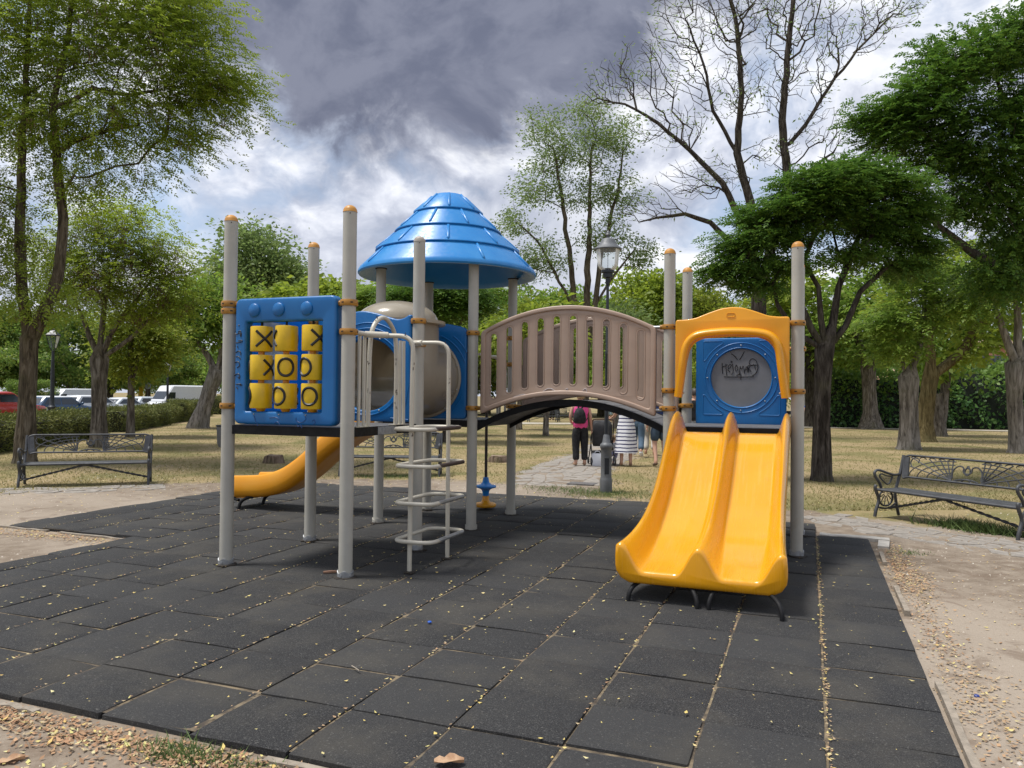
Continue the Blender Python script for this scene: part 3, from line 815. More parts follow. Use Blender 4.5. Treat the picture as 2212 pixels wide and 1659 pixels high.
M_GREYW = mat('scratched_grey_window', (0.20, 0.20, 0.205), 0.45, noise=0.2, nscale=2.2, bump=0.1, bscale=200)
M_DISCB = mat('blue_disc_plastic', (0.012, 0.20, 0.58), 0.35)
M_SCRIB = mat('marker_scribble', (0.012, 0.012, 0.016), 0.5)
M_SCRIBB = mat('faded_marker_scribble', (0.004, 0.05, 0.19), 0.5)
M_TAG = mat('tag_line', (0.25, 0.21, 0.165), 0.5)
M_PALE = mat('scuffed_clear_sheet', (0.42, 0.50, 0.60), 0.4, noise=0.35, nscale=8, transl=0.35)
PLAY = empty('play_structure', (0, 0, 0), 0, 'large multi-tower climbing frame with blue roof, arched bridge and slides', 'play structure')

PR = 0.0585
def arc_ring(c, r, z0, z1, n=28, lug=None, split=True):
    """ochre clamp: rounded band round a post, with lug towards a panel"""
    mb = MB(); h = (z1 - z0)
    prof = [(PR + .002, -h / 2), (r * .93, -h / 2), (r, -h / 4), (r, h / 4), (r * .93, h / 2), (PR + .002, h / 2)]
    rings = [[(c[0] + q * math.cos(2 * math.pi * k / n), c[1] + q * math.sin(2 * math.pi * k / n), c[2] + z) for q, z in prof] for k in range(n)]
    mb.rings(rings, True, False)
    for a in (20, 75, 140, 200, 260, 320):      # dark bolt slots
        dx, dy = math.cos(R(a)), math.sin(R(a))
        M = Matrix.Translation((c[0] + dx * (r - .001), c[1] + dy * (r - .001), c[2])) @ Matrix.Rotation(R(a), 4, 'Z')
        mb.box((0, 0, 0), (0.0035, 0.011, 0.0055), 1, M)
    if lug:
        L = Vector((lug[0], lug[1], 0)).normalized()
        A = Vector(c) + L * (PR + .005); B = Vector(c) + L * (lug[2] if len(lug) > 2 else 0.115)
        mb.tube([A, A.lerp(B, .5), A.lerp(B, .93), B], [h * .42, h * .48, h * .44, h * .3], 10)
    return mb
def post(x, y, top, cap='orange', base='galv', clamps=(), roofpost=False):
    mb = MB(); t = top - (0.0 if roofpost else 0.058)
    mb.lathe([(PR, -0.02), (PR, 0.3), (PR, 1.0), (PR, 2.0), (PR, t)], (x, y, 0), 28)
    p = mb.build('post', M_CREAM, PLAY, 50)
    if not roofpost:
        c = MB(); c.lathe([(PR + .003, 0), (PR + .002, .006)] + [((PR + .001) * math.cos(a), .006 + .055 * math.sin(a)) for a in np.linspace(0.05, 1.5, 8)], (x, y, t), 28)
        c.build('cap', M_CAPG if cap == 'grey' else M_CAP, p, 60)
        s = MB(); dv = Vector((CAM[0] - x, CAM[1] - y, 0)).normalized()
        s.tube([Vector((x, y, t - .018)) + dv * (PR - .002), Vector((x, y, t - .018)) + dv * (PR + .003)], 0.005, 8)
        s.build('rivet', M_DARK, p)
    else:
        c = MB(); c.lathe([(PR + .012, 0), (PR + .012, .012)], (x, y, t), 24); c.build('mounting_plate', M_DECK, p)
    n = 36; c = MB(); rgs = []
    for (q, zz, wv) in ((PR + .003, -.03, 0), (PR + .011, -.03, 0), (PR + .011, 0.03, 0), (PR + .011, .048, .011), (PR + .003, .050, .011)):
        rgs.append([(x + q * math.cos(2 * math.pi * k / n), y + q * math.sin(2 * math.pi * k / n), zz + wv * math.sin(4 * 2 * math.pi * k / n)) for k in range(n)])
    c.rings(rgs, False, False)
    dv = Vector((CAM[0] - x, CAM[1] - y, 0)).normalized()
    sx = Vector((-dv.y, dv.x, 0))
    for s_ in (-.7, .75):
        bb = (dv + sx * s_).normalized(); q = Vector((x, y, .022)) + bb * (PR + .010)
        c.tube([q, q + bb * .007], .012, 8)
    c.build('base_collar', M_GALV if base == 'galv' else M_CREAM, p, 50)
    for (z, lug) in clamps:
        arc_ring((x, y, z), PR + .019, z - .026, z + .026, lug=lug).build('clamp', [M_CLAMP, M_DARK], p, 40)
    return p
D = 1.25
X2, Y2 = 0.055, 2.535                     # roofed tower
X3, Y3 = 3.52, 2.5                        # slide tower
post(0, 0, 3.14, clamps=[(2.335, (1, 0.0, .125)), (2.27, (0, 1, .125)), (1.42, (1, 0, .12))])
post(D, 0, 3.13, clamps=[(2.305, (-1, 0, .125)), (2.06, (0.05, 1, .10))])
post(0, D, 3.13, clamps=[(2.28, (0, -1, .125)), (2.20, (1, 0, .125))])
post(D, D, 3.115, 'grey', clamps=[(2.267, (-1, 0, .125)), (2.04, (0.05, -1, .10))])
for (dx, dy, cl) in ((0, 0, [(2.22, (1, 0, .12))]), (1.22, 0, [(2.25, (-1, 0, .12)), (1.39, (1, 0, .15))]), (0.02, 1.22, [(2.2, (0, -1, .12))]), (1.225, 1.245, [(2.28, (1, 0, .14)), (1.94, (0, 1, .11)), (1.40, (1, 0, .14))])):
    post(X2 + dx, Y2 + dy, 3.045, base='cream', clamps=cl, roofpost=True)
post(X3, Y3, 3.085, clamps=[(2.266, (-1, 0, .10)), (1.606, (1, -.3, .10)), (1.42, (-1, 0, .10))])
post(X3, Y3 + D, 3.085, clamps=[(1.44, (-1, 0, .12))])
post(X3 + 1.25, Y3, 3.08, clamps=[(2.277, (-1, -.3, .11)), (1.606, (-1, -.3, .10))])
post(X3 + 1.25, Y3 + D, 3.08, clamps=[(2.1, (-1, 0, .12))])

def deck(x0, y0, x1, y1, top):
    mb = MB()
    for (a, b, c, d_) in ((x0 + .06, y0 - .018, x1 - .06, y0 + .012), (x0 + .06, y1 - .012, x1 - .06, y1 + .018), (x0 - .018, y0 + .06, x0 + .012, y1 - .06), (x1 - .012, y0 + .06, x1 + .018, y1 - .06)):
        mb.box(((a + c) / 2, (b + d_) / 2, top - .041), ((c - a) / 2, (d_ - b) / 2, .039))
    mb.box(((x0 + x1) / 2, (y0 + y1) / 2, top - .062), ((x1 - x0) / 2 - .02, (y1 - y0) / 2 - .02, .012))
    o = mb.build('deck', M_DECK, PLAY, 30)
    t = MB(); t.box(((x0 + x1) / 2, (y0 + y1) / 2, top - .008), ((x1 - x0) / 2 - .013, (y1 - y0) / 2 - .013, .006))
    t.build('floor_plate', M_DECKT, o, 30)
    return o
d1 = deck(0, 0, D, D, 1.25)
deck(X2, Y2, X2 + 1.225, Y2 + 1.235, 1.25)
deck(X3, Y3, X3 + 1.25, Y3 + D, 1.237)
mb = MB(); mb.box((D + .0195, .63, 1.209), (.002, .165, .036)); mb.build('worn_patch', mat('bare_zinc_patch', (0.30, 0.32, 0.335), 0.5, metal=0.2, noise=0.3, nscale=30), d1).__setitem__('label', 'bare galvanised patch worn through the black coating')

# ------------------------------------------------------------------ noughts-and-crosses panel
def screw_on(parent, p, r=.010, axis=(0, -1, 0)):
    a = Vector(axis); mbs = MB(); P = Vector(p)
    mbs.tube([P - a * .004, P + a * .004, P + a * .008], [r, r * .9, r * .35], 10)
    return mbs.build('screw', M_STEEL, parent, 60)
def scribble(parent, strokes, fn, r, mt, name='graffiti'):
    mbs = MB()
    for s in strokes:
        P = [Vector(fn(*q)) for q in s]
        if len(P) > 2: P = smooth_path(P, 1)
        mbs.tube(P, r, 5)
    return tag(mbs.build(name, mt, parent, 60), kind='stuff')
outer = rrect(0.104, 1.262, 1.158, 2.372, 0.055)
inner = rrect(0.222, 1.376, 1.018, 2.162, 0.012, 2)
ttt = panel('tic_tac_toe_panel', [outer, inner], 0.105, 0.022, M_BLUE, PLAY, (0, 0.0, 0))
for k, cx in enumerate((0.315, 0.575, 0.865)):
    mb = MB(); mb.lathe([(.060, 0), (.060, .012), (.052, .021), (.0, .022)], (0, 0, 0), 28)
    me = mb.mesh(); me.transform(Matrix.Translation((cx, -.050, 2.265)) @ Matrix.Rotation(R(90), 4, 'X')); link('raised_disc', me, M_BLUE, ttt, 50)
base_a = math.atan2(CAM[1], CAM[0] - .6)
marks = [[('X', 16), ('X', -100), ('X', 31)], [('X', 56), ('O', -3), ('O', -52)], [('O', -98), ('O', -45), ('O', -20)]]
for r_, zc in enumerate((2.013, 1.762, 1.513)):
    for c_, xc in enumerate((0.355, 0.620, 0.897)):
        mb = MB(); h = 0.110; rad = 0.096
        mb.lathe([(0.02, -h), (rad * .96, -h), (rad, -h + .008), (rad, h - .008), (rad * .96, h), (0.02, h)], (xc, 0, zc), 40)
        kind, off = marks[r_][c_]
        ms = [(kind, off), ('X' if kind == 'O' else 'O', off + (170 if off > -60 else -110))]
        for kd, of in ms:
            a0 = base_a + R(of)
            def on_drum(u, v): return (xc + (rad + .001) * math.cos(a0 + u / rad), (rad + .001) * math.sin(a0 + u / rad), zc + v)
            if kd == 'X':
                for s in (-1, 1): mb.tube([on_drum(-.072 + .144 * t, s * (-.068 + .136 * t)) for t in np.linspace(0, 1, 11)], [.0118] * 11, 6, mi=1)
            else:
                mb.tube([on_drum(.066 * math.cos(q), .074 * math.sin(q)) for q in np.linspace(0, 2 * math.pi, 33)[:-1]], .0118, 6, close=True, mi=1)
        mb.build('drum', [M_DRUM, M_BLACK], ttt, 45)
for xc in (0.355, 0.620, 0.897):
    mb = MB(); mb.tube([(xc, 0, 1.36), (xc, 0, 2.17)], .010, 10); mb.build('axle', M_DECK, ttt)
    for z in (1.637, 1.887):
        mb = MB(); mb.lathe([(.044, -.022), (.028, -.012), (.028, .012), (.044, .022)], (xc, 0, z), 20); mb.build('spacer', M_YELM, ttt, 50)
    mb = MB(); mb.lathe([(.030, -.03), (.045, -.006), (.045, .0)], (xc, 0, 1.404), 20); mb.build('spacer', M_YELM, ttt, 50)
    screw_on(ttt, (xc - .03, -.053, 1.352), .008)
sc = lambda u, v: (0.100 + (u - 110) * .00087, -.0535, 2.38 - (v - 60) * .000739)
scribble(ttt, [[(160, 385), (172, 392), (160, 398), (165, 388)], [(155, 470), (185, 450), (200, 500), (190, 530)], [(160, 480), (190, 490), (185, 520)], [(115, 485), (140, 500), (170, 480)], [(130, 600), (215, 590), (210, 570), (160, 575)],
               [(150, 640), (160, 665)], [(130, 720), (160, 695), (195, 710), (195, 750)], [(135, 770), (165, 760), (195, 800)], [(120, 840), (165, 820), (190, 870), (150, 900)], [(112, 1000), (160, 965), (190, 990), (180, 1040), (165, 1010)],
               [(140, 1100), (215, 1090), (180, 1115), (220, 1105)], [(145, 1130), (165, 1155)]], sc, .0045, M_SCRIB)
scribble(ttt, [[(375, 1470), (385, 1520), (420, 1590)], [(560, 1490), (640, 1480), (680, 1510)], [(880, 1480), (880, 1520), (940, 1545), (1000, 1500), (990, 1470)], [(890, 1560), (910, 1590), (940, 1560), (950, 1600)], [(1070, 1520), (1095, 1495), (1110, 1540), (1080, 1560)], [(620, 1560), (660, 1530), (690, 1575)]], sc, .0035, M_SCRIBB)
# side panel of the first deck
sp = panel('side_panel', [rrect(0.10, 1.27, 1.15, 2.36, .05), rrect(.47, 1.60, .78, 2.14, .04)], 0.05, 0.014, M_BLUET, PLAY, (0, 0, 0), 'x')
mb = MB(); mb.box((.03, .625, 1.86), (.004, .20, .36)); mb.build('clear_sheet', M_PALE, sp)

# ------------------------------------------------------------------ crawl tunnel between the two towers
TX, TZ, HR = 0.683, 1.735, 0.367
top = [(1.185, 1.262), (1.185, 2.325), (1.16, 2.335), (1.10, 2.300), (1.03, 2.288), (0.94, 2.31), (0.80, 2.355), (0.66, 2.385), (0.55, 2.385), (0.40, 2.35), (0.28, 2.30), (0.20, 2.29), (0.12, 2.335), (0.085, 2.325), (0.085, 1.262)]
pa = panel('tunnel_panel', [[tuple(p[:2]) for p in round_path([(x, z, 0) for x, z in top], .05, 4, True)], circ(TX, TZ, HR, 56)], 0.06, 0.016, M_BLUE, PLAY, (0, D + .0, 0))
def ridge(parent, pts, y, r=.011, mt=M_BLUE, close=False, name='moulded_ridge', flat=1.0):
    mb = MB(); mb.tube([(x, y, z) for x, z in pts], r, 8, close=close, flat=flat); return mb.build(name, mt, parent, 60)
ridge(pa, circ(TX, TZ, HR + .045, 60), D - .027, .010, close=True)
ridge(pa, circ(TX, TZ, HR + .105, 30, 25, 155), D - .027, .009)
ridge(pa, circ(TX, TZ, HR + .16, 24, 40, 125), D - .026, .009)
ridge(pa, [(1.16, 1.62), (1.13, 1.45), (1.05, 1.34), (.95, 1.30), (1.16, 1.285)], D - .027, .008)
for a in (22, 68, 112, 158, 202, 248, 292, 338): screw_on(pa, (TX + (HR + .022) * math.cos(R(a)), D - .031, TZ + (HR + .022) * math.sin(R(a))))
top2 = [(1.185, 1.262), (1.185, 2.30), (1.10, 2.33), (0.95, 2.36), (.66, 2.39), (.35, 2.36), (.10, 2.30), (.10, 1.262)]
pb = panel('tunnel_panel', [[tuple(p[:2]) for p in round_path([(x, z, 0) for x, z in top2], .05, 4, True)], circ(TX, TZ, HR + .03, 56)], 0.06, 0.016, M_BLUE, PLAY, (0.02, Y2, 0))
ridge(pb, [(x + .02, z) for x, z in circ(TX, TZ, HR + .15, 20, 20, 70)], Y2 - .028, .010)
ridge(pb, [(x + .02, z) for x, z in circ(TX, TZ, HR + .22, 12, 30, 55)], Y2 - .028, .010)
ridge(pb, [(x + .02, z) for x, z in circ(TX, TZ, HR + .13, 16, -62, -25)], Y2 - .028, .010)
mb = MB()
for s in (1.16, 1.10): mb.tube([(s, Y2 - .028, 2.27), (s - .01, Y2 - .028, 2.31)], .006, 6)
def cyl_mesh(axis, c, r, a, b, n=64):
    mb = MB(); mb.lathe([(r, a), (r, b)], (0, 0, 0), n); me = mb.mesh()
    if axis == 'y': me.transform(Matrix.Translation((c[0], 0, c[1])) @ Matrix.Rotation(R(-90), 4, 'X'))
    else: me.transform(Matrix.Translation((c[0], c[1], 0)))
    return me
OR = 0.435; YM = 1.885
tun = bool_mesh(cyl_mesh('y', (TX, TZ), OR, D + .03, Y2 - .03), [(cyl_mesh('z', (TX - .03, YM), 0.455, TZ, 2.31), 'UNION'), (cyl_mesh('y', (TX, TZ), OR - .03, D - .1, Y2 + .1), 'DIFFERENCE'), (cyl_mesh('z', (TX - .03, YM), 0.42, TZ, 2.36), 'DIFFERENCE')])
tunnel = link('crawl_tunnel', tun, M_BEIGE, PLAY, 50)
mb = MB(); mb.lathe([(.44, 2.300), (.525, 2.300), (.525, 2.335), (.44, 2.338)], (TX - .03, YM, 0), 56, caps=False); mb.build('flange', M_BEIGE, tunnel, 40)
mb = MB(); mb.lathe([(.445 * math.cos(a), 2.335 + .225 * math.sin(a)) for a in np.linspace(0, 1.55, 14)], (TX - .03, YM, 0), 56); mb.build('dome', M_BEIGE, tunnel, 70)
for y in (D + .035, Y2 - .05):
    mb = MB(); mb.torus((TX, y, TZ), OR + .012, .022, 56, 8, 'y'); mb.build('end_ring', M_BEIGE, tunnel, 60)
for a in (-52, -18, 18, 60): screw_on(tunnel, (TX + (OR + .012) * math.cos(R(a)), Y2 - .075, TZ + (OR + .012) * math.sin(R(a))))
# sprayed tag on the tunnel: outlined capitals
def on_tun(u, v):
    a = R(8) - (v / OR)
    return (TX + (OR + .001) * math.cos(-a * 1.0 - R(10)), 2.14 + u, TZ - .07 + (OR + .001) * math.sin(-a - R(10)) + 0.0)
LT = {'M': [[(0, 0), (0, 1), (.25, 1), (.4, .6), (.55, 1), (.8, 1), (.8, 0), (.55, 0), (.55, .5), (.4, .2), (.25, .5), (.25, 0), (0, 0)]],
      'A': [[(0, 0), (.2, 1), (.5, 1), (.7, 0), (.5, 0), (.45, .25), (.25, .25), (.2, 0), (0, 0)], [(.3, .45), (.35, .7), (.4, .45), (.3, .45)]],
      'R': [[(0, 0), (0, 1), (.45, 1), (.62, .8), (.5, .5), (.65, 0), (.42, 0), (.3, .4), (.22, 0), (0, 0)]],
      'S': [[(.55, .95), (.2, 1), (.02, .78), (.12, .5), (.35, .42), (.05, .3), (.05, .05), (.4, 0), (.6, .25), (.5, .5), (.3, .65), (.55, .7), (.55, .95)]]}
mbt = MB(); cur = 0
for ch in 'MARS':
    for s in LT[ch]: mbt.tube([Vector(on_tun((cur + q[0]) * .075, (q[1] - .5) * .10)) for q in s], .0028, 5)
    cur += .86
tag(mbt.build('graffiti', M_TAG, tunnel, 60), kind='stuff')

# ------------------------------------------------------------------ roof
RX, RY = 0.645, 3.15
roof_prof = [(0.0, 4.055), (0.10, 4.052), (0.17, 4.035), (0.225, 4.0), (0.43, 3.812), (0.436, 3.798), (0.430, 3.788), (0.418, 3.786), (0.424, 3.776),
             (0.660, 3.567), (0.667, 3.553), (0.660, 3.543), (0.648, 3.541), (0.654, 3.531), (0.892, 3.322), (0.900, 3.307), (0.893, 3.297), (0.880, 3.295), (0.887, 3.285),
             (1.088, 3.085), (1.105, 3.055), (1.108, 3.030), (1.095, 3.012), (1.06, 3.010), (0.985, 3.045), (0.95, 3.07), (0.80, 3.24), (0.50, 3.52), (0.2, 3.84), (0.0, 3.93)]
mb = MB(); mb.lathe(roof_prof, (RX, RY, 0), 80, caps=False)
roof = mb.build('roof', M_ROOF, PLAY, 28)
a_cam = math.atan2(CAM[1] - RY, CAM[0] - RX)
for tier, (ra_, za, rb_, zb, offs) in enumerate(((.20, 4.02, .432, 3.808, 0.02), (.428, 3.773, .662, 3.564, .36), (.657, 3.528, .894, 3.320, 0.0), (.89, 3.282, 1.09, 3.083, .38))):
    n = 9 if tier else 8
    for k in range(n):
        a = a_cam + offs + 2 * math.pi * k / n
        mb = MB(); P = [(RX + (ra_ + (rb_ - ra_) * t) * math.cos(a), RY + (ra_ + (rb_ - ra_) * t) * math.sin(a), za + (zb - za) * t + .001) for t in (0, .03, .5, .95, 1)]
        mb.tube(P, [.004, .017, .018, .018, .006], 8); mb.build('roof_batten', M_ROOF, roof, 60)

# ------------------------------------------------------------------ arched bridge
BR = empty('bridge', (2.42, 3.12, 1.2), parent=PLAY)
def bz(x, e0, apex, xm=2.42, hw=1.0): return apex - (apex - e0) * ((x - xm) / hw) ** 2
def bridge_side(y, sx=0.0):
    n = 26; xs = np.linspace(1.40, 3.385, n)
    tp = [(float(x) + sx, bz(x, 2.262, 2.527, 2.40, 0.99)) for x in xs]
    bt = [(float(x) + sx, bz(x, 1.325, 1.545, 2.40, 0.99)) for x in xs[::-1]]
    ol = tp + bt
    ol = [tuple(p[:2]) for p in round_path([(a, b, 0) for a, b in tp + bt], .045, 3, True)]
    slots = []
    for k in range(10):
        x = 1.556 + .1855 * k + sx
        zt, zb_ = bz(x - sx, 2.236, 2.420, 2.40, .85), bz(x - sx, 1.497, 1.655, 2.40, .85)
        slots.append(circ(x, zt - .043, .043, 9, 0, 180) + circ(x, zb_ + .043, .043, 9, 180, 360))
    s = panel('bridge_side', [ol] + slots, 0.050, 0.016, M_TAUPE, BR, (0, 0, 0))
    ins = [(x + sx, bz(x, 2.262, 2.527, 2.40, .99) - .052) for x in np.linspace(1.455, 3.33, n)] + [(x + sx, bz(x, 1.325, 1.545, 2.40, .99) + .055) for x in np.linspace(3.33, 1.455, n)]
    ins = [tuple(p[:2]) for p in round_path([(a, b, 0) for a, b in ins], .04, 3, True)]
    rim = panel('raised_rim', [ol, ins], 0.082, 0.014, M_TAUPE, s, (0, 0, 0))
    for sl in slots:
        mb = MB(); mb.tube([(x, -.019, z) for x, z in sl], .0085, 6, close=True); mb.build('slot_lip', M_TAUPE, s, 60)
    s.location = (-2.42, y - 3.12, -1.2)
    return s
bs1 = bridge_side(2.50)
bridge_side(3.76, .04)
scribble(bs1, [[(2.15, 1.60), (2.22, 1.64), (2.30, 1.60), (2.25, 1.57)], [(2.42, 1.605), (2.44, 1.64), (2.40, 1.62)], [(2.60, 1.61), (2.63, 1.64), (2.65, 1.60), (2.61, 1.59)], [(1.8, 1.53), (1.9, 1.565), (1.97, 1.56)]], lambda u, v: (u, -.027, v - .012), .004, mat('chalky_scrawl', (0.46, 0.43, 0.44), .7))
mb = MB()
for s in ((X3 - .155, 2.266), (X3 - .155, 1.40)):
    mb2 = MB(); mb2.tube([(s[0] - 2.42 - .02, 2.5 - 3.12, s[1] - 1.2), (s[0] + .09 - 2.42, 2.5 - 3.12, s[1] - 1.2)], .017, 12); mb2.build('connecting_rod', M_STEEL, BR)
def arch(x): return bz(x, 1.215, 1.495, 2.41, 1.06)
skirts = MB()
for y in (2.585, 3.675):
    rg = []
    for x in np.linspace(1.30, 3.50, 30):
        z = arch(x); rg.append([(x - 2.42, y - .018 - 3.12, z - .068 - 1.2), (x - 2.42, y + .018 - 3.12, z - .068 - 1.2), (x - 2.42, y + .018 - 3.12, z + .006 - 1.2), (x - 2.42, y - .018 - 3.12, z + .006 - 1.2)])
    skirts = MB(); skirts.rings(rg); skirts.build('deck_beam', M_DECK, BR, 30)
xs = np.linspace(1.31, 3.49, 12)
for k in range(11):
    x0, x1 = xs[k] + .004, xs[k + 1] - .004; rg = []
    for x in (x0, x1):
        z = arch(x) - 1.2; rg.append([(x - 2.42, -.51, z - .02), (x - 2.42, .53, z - .02), (x - 2.42, .53, z), (x - 2.42, -.51, z)])
    mb = MB(); mb.rings(rg); pl = mb.build('bridge_plank', M_DECKT, BR, 30)
    mb = MB()
    for yy in (-.47,):
        xm = (x0 + x1) / 2; mb.tube([(xm - 2.42, yy, arch(xm) - 1.2), (xm - 2.42, yy, arch(xm) - 1.2 + .008)], .012, 10)
    mb.build('bolt', M_STEEL, BR)

# ------------------------------------------------------------------ slide hood and window panel
hood_out = [(3.597, 1.535), (3.597, 2.330), (3.70, 2.330), (3.80, 2.345), (3.93, 2.395), (4.05, 2.435), (4.154, 2.447), (4.26, 2.437), (4.38, 2.397), (4.50, 2.350), (4.60, 2.337), (4.700, 2.337), (4.700, 1.535), (4.632, 1.535),
            (4.585, 1.90), (4.555, 2.03), (4.50, 2.10), (4.42, 2.135), (4.154, 2.150), (3.88, 2.135), (3.80, 2.10), (3.745, 2.03), (3.715, 1.90), (3.668, 1.535)]
hood = panel('slide_hood', [[tuple(p[:2]) for p in round_path([(x, z, 0) for x, z in hood_out], .03, 4, True)]], 0.05, 0.014, M_YELM, PLAY, (0, 2.425, 0))
arcp = smooth_path([(3.640, 1.54, 0), (3.68, 1.85, 0), (3.705, 2.03, 0), (3.76, 2.13, 0), (3.86, 2.175, 0), (4.154, 2.195, 0), (4.44, 2.175, 0), (4.545, 2.13, 0), (4.60, 2.03, 0), (4.62, 1.85, 0), (4.662, 1.54, 0)], 2)
rg = []
for i, p in enumerate(arcp):
    t = (arcp[min(i + 1, len(arcp) - 1)] - arcp[max(i - 1, 0)]).normalized(); nrm = Vector((-t.y, t.x, 0))
    sec = [(-.030, 0), (-.034, -.10), (-.022, -.13), (.002, -.138), (.024, -.128), (.040, -.09), (.050, -.04), (.052, 0)]
    dp = 0.8 + 0.2 * min(1, max(0, (p.y - 1.54) / .3))
    rg.append([(p.x + nrm.x * a, 2.41 + b * dp, p.y + nrm.y * a) for a, b in sec])
mb = MB(); mb.rings(rg); mb.build('hood_brow', M_YELM, hood, 50)
mb = MB(); mb.tube([Vector((x, 2.398, z)) for x, z in rrect(4.105, 2.345, 4.185, 2.385, .015, 3)], .004, 6, close=True); mb.build('moulded_mark', M_YELM, hood, 60)
for x in (3.675, 4.625): screw_on(hood, (x + .012 * (1 if x < 4 else -1), 2.38, 1.585), .011)
WX, WZ = 4.140, 1.770
wp = panel('window_panel', [rrect(3.628, 1.222, 4.640, 2.235, .03), circ(WX, WZ, .338, 56)], 0.06, 0.016, M_BLUE, PLAY, (0, 3.76, 0))
ridge(wp, circ(WX, WZ, .405, 64), 3.733, .008, close=True)
ridge(wp, circ(WX, WZ, .350, 64), 3.733, .007, close=True)
for (sx, sz) in ((-1, 1), (1, 1), (-1, -1), (1, -1)):
    cpts = [(WX + sx * .43, WZ + sz * .43), (WX + sx * .43, WZ + sz * .20)] + [(WX + sx * .45 * math.cos(R(a)), WZ + sz * .45 * math.sin(R(a))) for a in (27, 36, 45, 54, 63)] + [(WX + sx * .20, WZ + sz * .43)]
    ridge(wp, [tuple(p[:2]) for p in round_path([(x, z, 0) for x, z in cpts], .02, 3, True)], 3.733, .007, close=True)
for k in range(8):
    a = R(90 + 45 * k); screw_on(wp, (WX + .378 * math.cos(a), 3.728, WZ + .378 * math.sin(a)), .009)
mb = MB(); mb.lathe([(.345, 0), (.345, .004), (.30, .012), (.15, .018), (0, .02)], (0, 0, 0), 48); me = mb.mesh()
me.transform(Matrix.Translation((WX, 3.762, WZ)) @ Matrix.Rotation(R(-90), 4, 'X')); win = link('window', me, M_GREYW, wp, 60)
tg = lambda u, v: (3.633 + (u - 710) * .00146, 3.757, 2.229 - (v - 850) * .00154)
scribble(wp, [[(910, 1035), (914, 1115)], [(908, 1068), (952, 1048)], [(938, 1042), (946, 1128)], [(955, 1080), (975, 1068), (985, 1050), (970, 1043), (957, 1060), (955, 1092), (972, 1102)], [(990, 1040), (998, 1100), (984, 1122)],
              [(983, 1020), (990, 1028), (982, 1034), (976, 1026), (984, 1020)], [(1020, 1048), (1007, 1075), (1020, 1102), (1036, 1075), (1020, 1048)], [(1045, 1125), (1046, 1048), (1060, 1092), (1075, 1045), (1082, 1115)],
              [(1084, 1105), (1099, 1048), (1110, 1108)], [(1088, 1085), (1108, 1082)], [(1116, 1100), (1104, 1052), (1128, 1058), (1112, 1078), (1134, 1100)],
              [(1140, 1132), (1175, 1110), (1188, 1060), (1170, 1012), (1135, 1000), (1115, 1030), (1130, 1060), (1158, 1042), (1166, 1085)], [(1120, 1052), (1190, 1050)], [(925, 1138), (1060, 1141), (1155, 1137)], [(1020, 1132), (1055, 1108), (1055, 1162)],
              [(980, 965), (1005, 980), (1030, 1012)], [(1082, 948), (1062, 985), (1045, 1012)]], tg, .0042, M_SCRIB)
panel('side_panel', [rrect(2.60, 1.24, 3.66, 2.25, .04)], 0.05, 0.014, M_BLUE, PLAY, (X3 + 1.268, 0, 0), 'x')

# ------------------------------------------------------------------ slides
def slide(name, mt, path, halfw, ridges, rail_h, floor_t, to_world, parent, rw=.085, flare=0.0, shift=0.0, lip=.085, nk=1.0, rflare=0.0):
    """path: (s, z) stations down the chute; the section has rails and ends in a thick rolled lip"""
    U = np.linspace(-1, 1, 73); P = []
    for k in range(len(path) - 1):                      # refine with Catmull-Rom
        p0, p1_, p2_, p3_ = (np.array(path[max(k - 1, 0)]), np.array(path[k]), np.array(path[k + 1]), np.array(path[min(k + 2, len(path) - 1)]))
        for t in np.linspace(0, 1, 5)[:-1]:
            P.append(0.5 * ((2 * p1_) + (-p0 + p2_) * t + (2 * p0 - 5 * p1_ + 4 * p2_ - p3_) * t * t + (-p0 + 3 * p1_ - 3 * p2_ + p3_) * t ** 3))
    P.append(np.array(path[-1], float)); S1 = P[-1][0]
    st = [(s, z, 0.0) for s, z in P] + [(S1 + .014, P[-1][1] - .001, .006), (S1 + .024, P[-1][1] - .002, .018), (S1 + .028, P[-1][1] - .003, .032)]
    rings = []
    for k, (s, z, inset) in enumerate(st):
        a, b = P[max(min(k, len(P) - 1) - 1, 0)], P[min(k + 1, len(P) - 1)]
        tx, tz = b[0] - a[0], b[1] - a[1]; L = math.hypot(tx, tz) or 1
        nx_, nz_ = -tz / L * nk, tx / L
        e = min(1, s / S1); fl = flare * max(0, (e - .45) / .55) ** 1.5; hw = halfw + fl; cx = shift * e
        ft = floor_t + (lip - floor_t) * max(0, (e - .78) / .22) ** 2
        hs = np.zeros_like(U); us = U * (hw - inset)
        for rc in ridges:
            rwk = rw * (1 + rflare * max(0, (e - .5) / .5) ** 1.5); dd = np.abs(us - rc * (hw / halfw)); hs = np.maximum(hs, np.where(dd < rwk, (0.5 + 0.5 * np.cos(np.pi * dd / rwk)) ** (0.75 + .45 * max(0, (e - .5) / .5)), 0))
        hs = hs * rail_h - inset
        def pt(u, h): return to_world(s + nx_ * h, cx + u, z + nz_ * h)
        w_ = hw - inset
        top_ = [pt(u, h) for u, h in zip(us, hs)]
        side = [pt(w_ + .006, hs[-1] * .55), pt(w_ + .006, hs[-1] * .2), pt(w_ + .0, -ft * .1), pt(w_ - .035, -ft * .65 + inset * .7), pt(w_ - .10, -ft + inset)]
        bot = [pt(u, -ft + inset) for u in np.linspace(w_ - .15, -w_ + .15, 13)]
        side2 = [pt(-w_ + .10, -ft + inset), pt(-w_ + .035, -ft * .65 + inset * .7), pt(-w_ - .0, -ft * .1), pt(-w_ - .006, hs[0] * .2), pt(-w_ - .006, hs[0] * .55)]
        rings.append(top_ + side + bot + side2)
    mb = MB(); mb.rings(rings)
    return mb.build(name, mt, parent, 60)
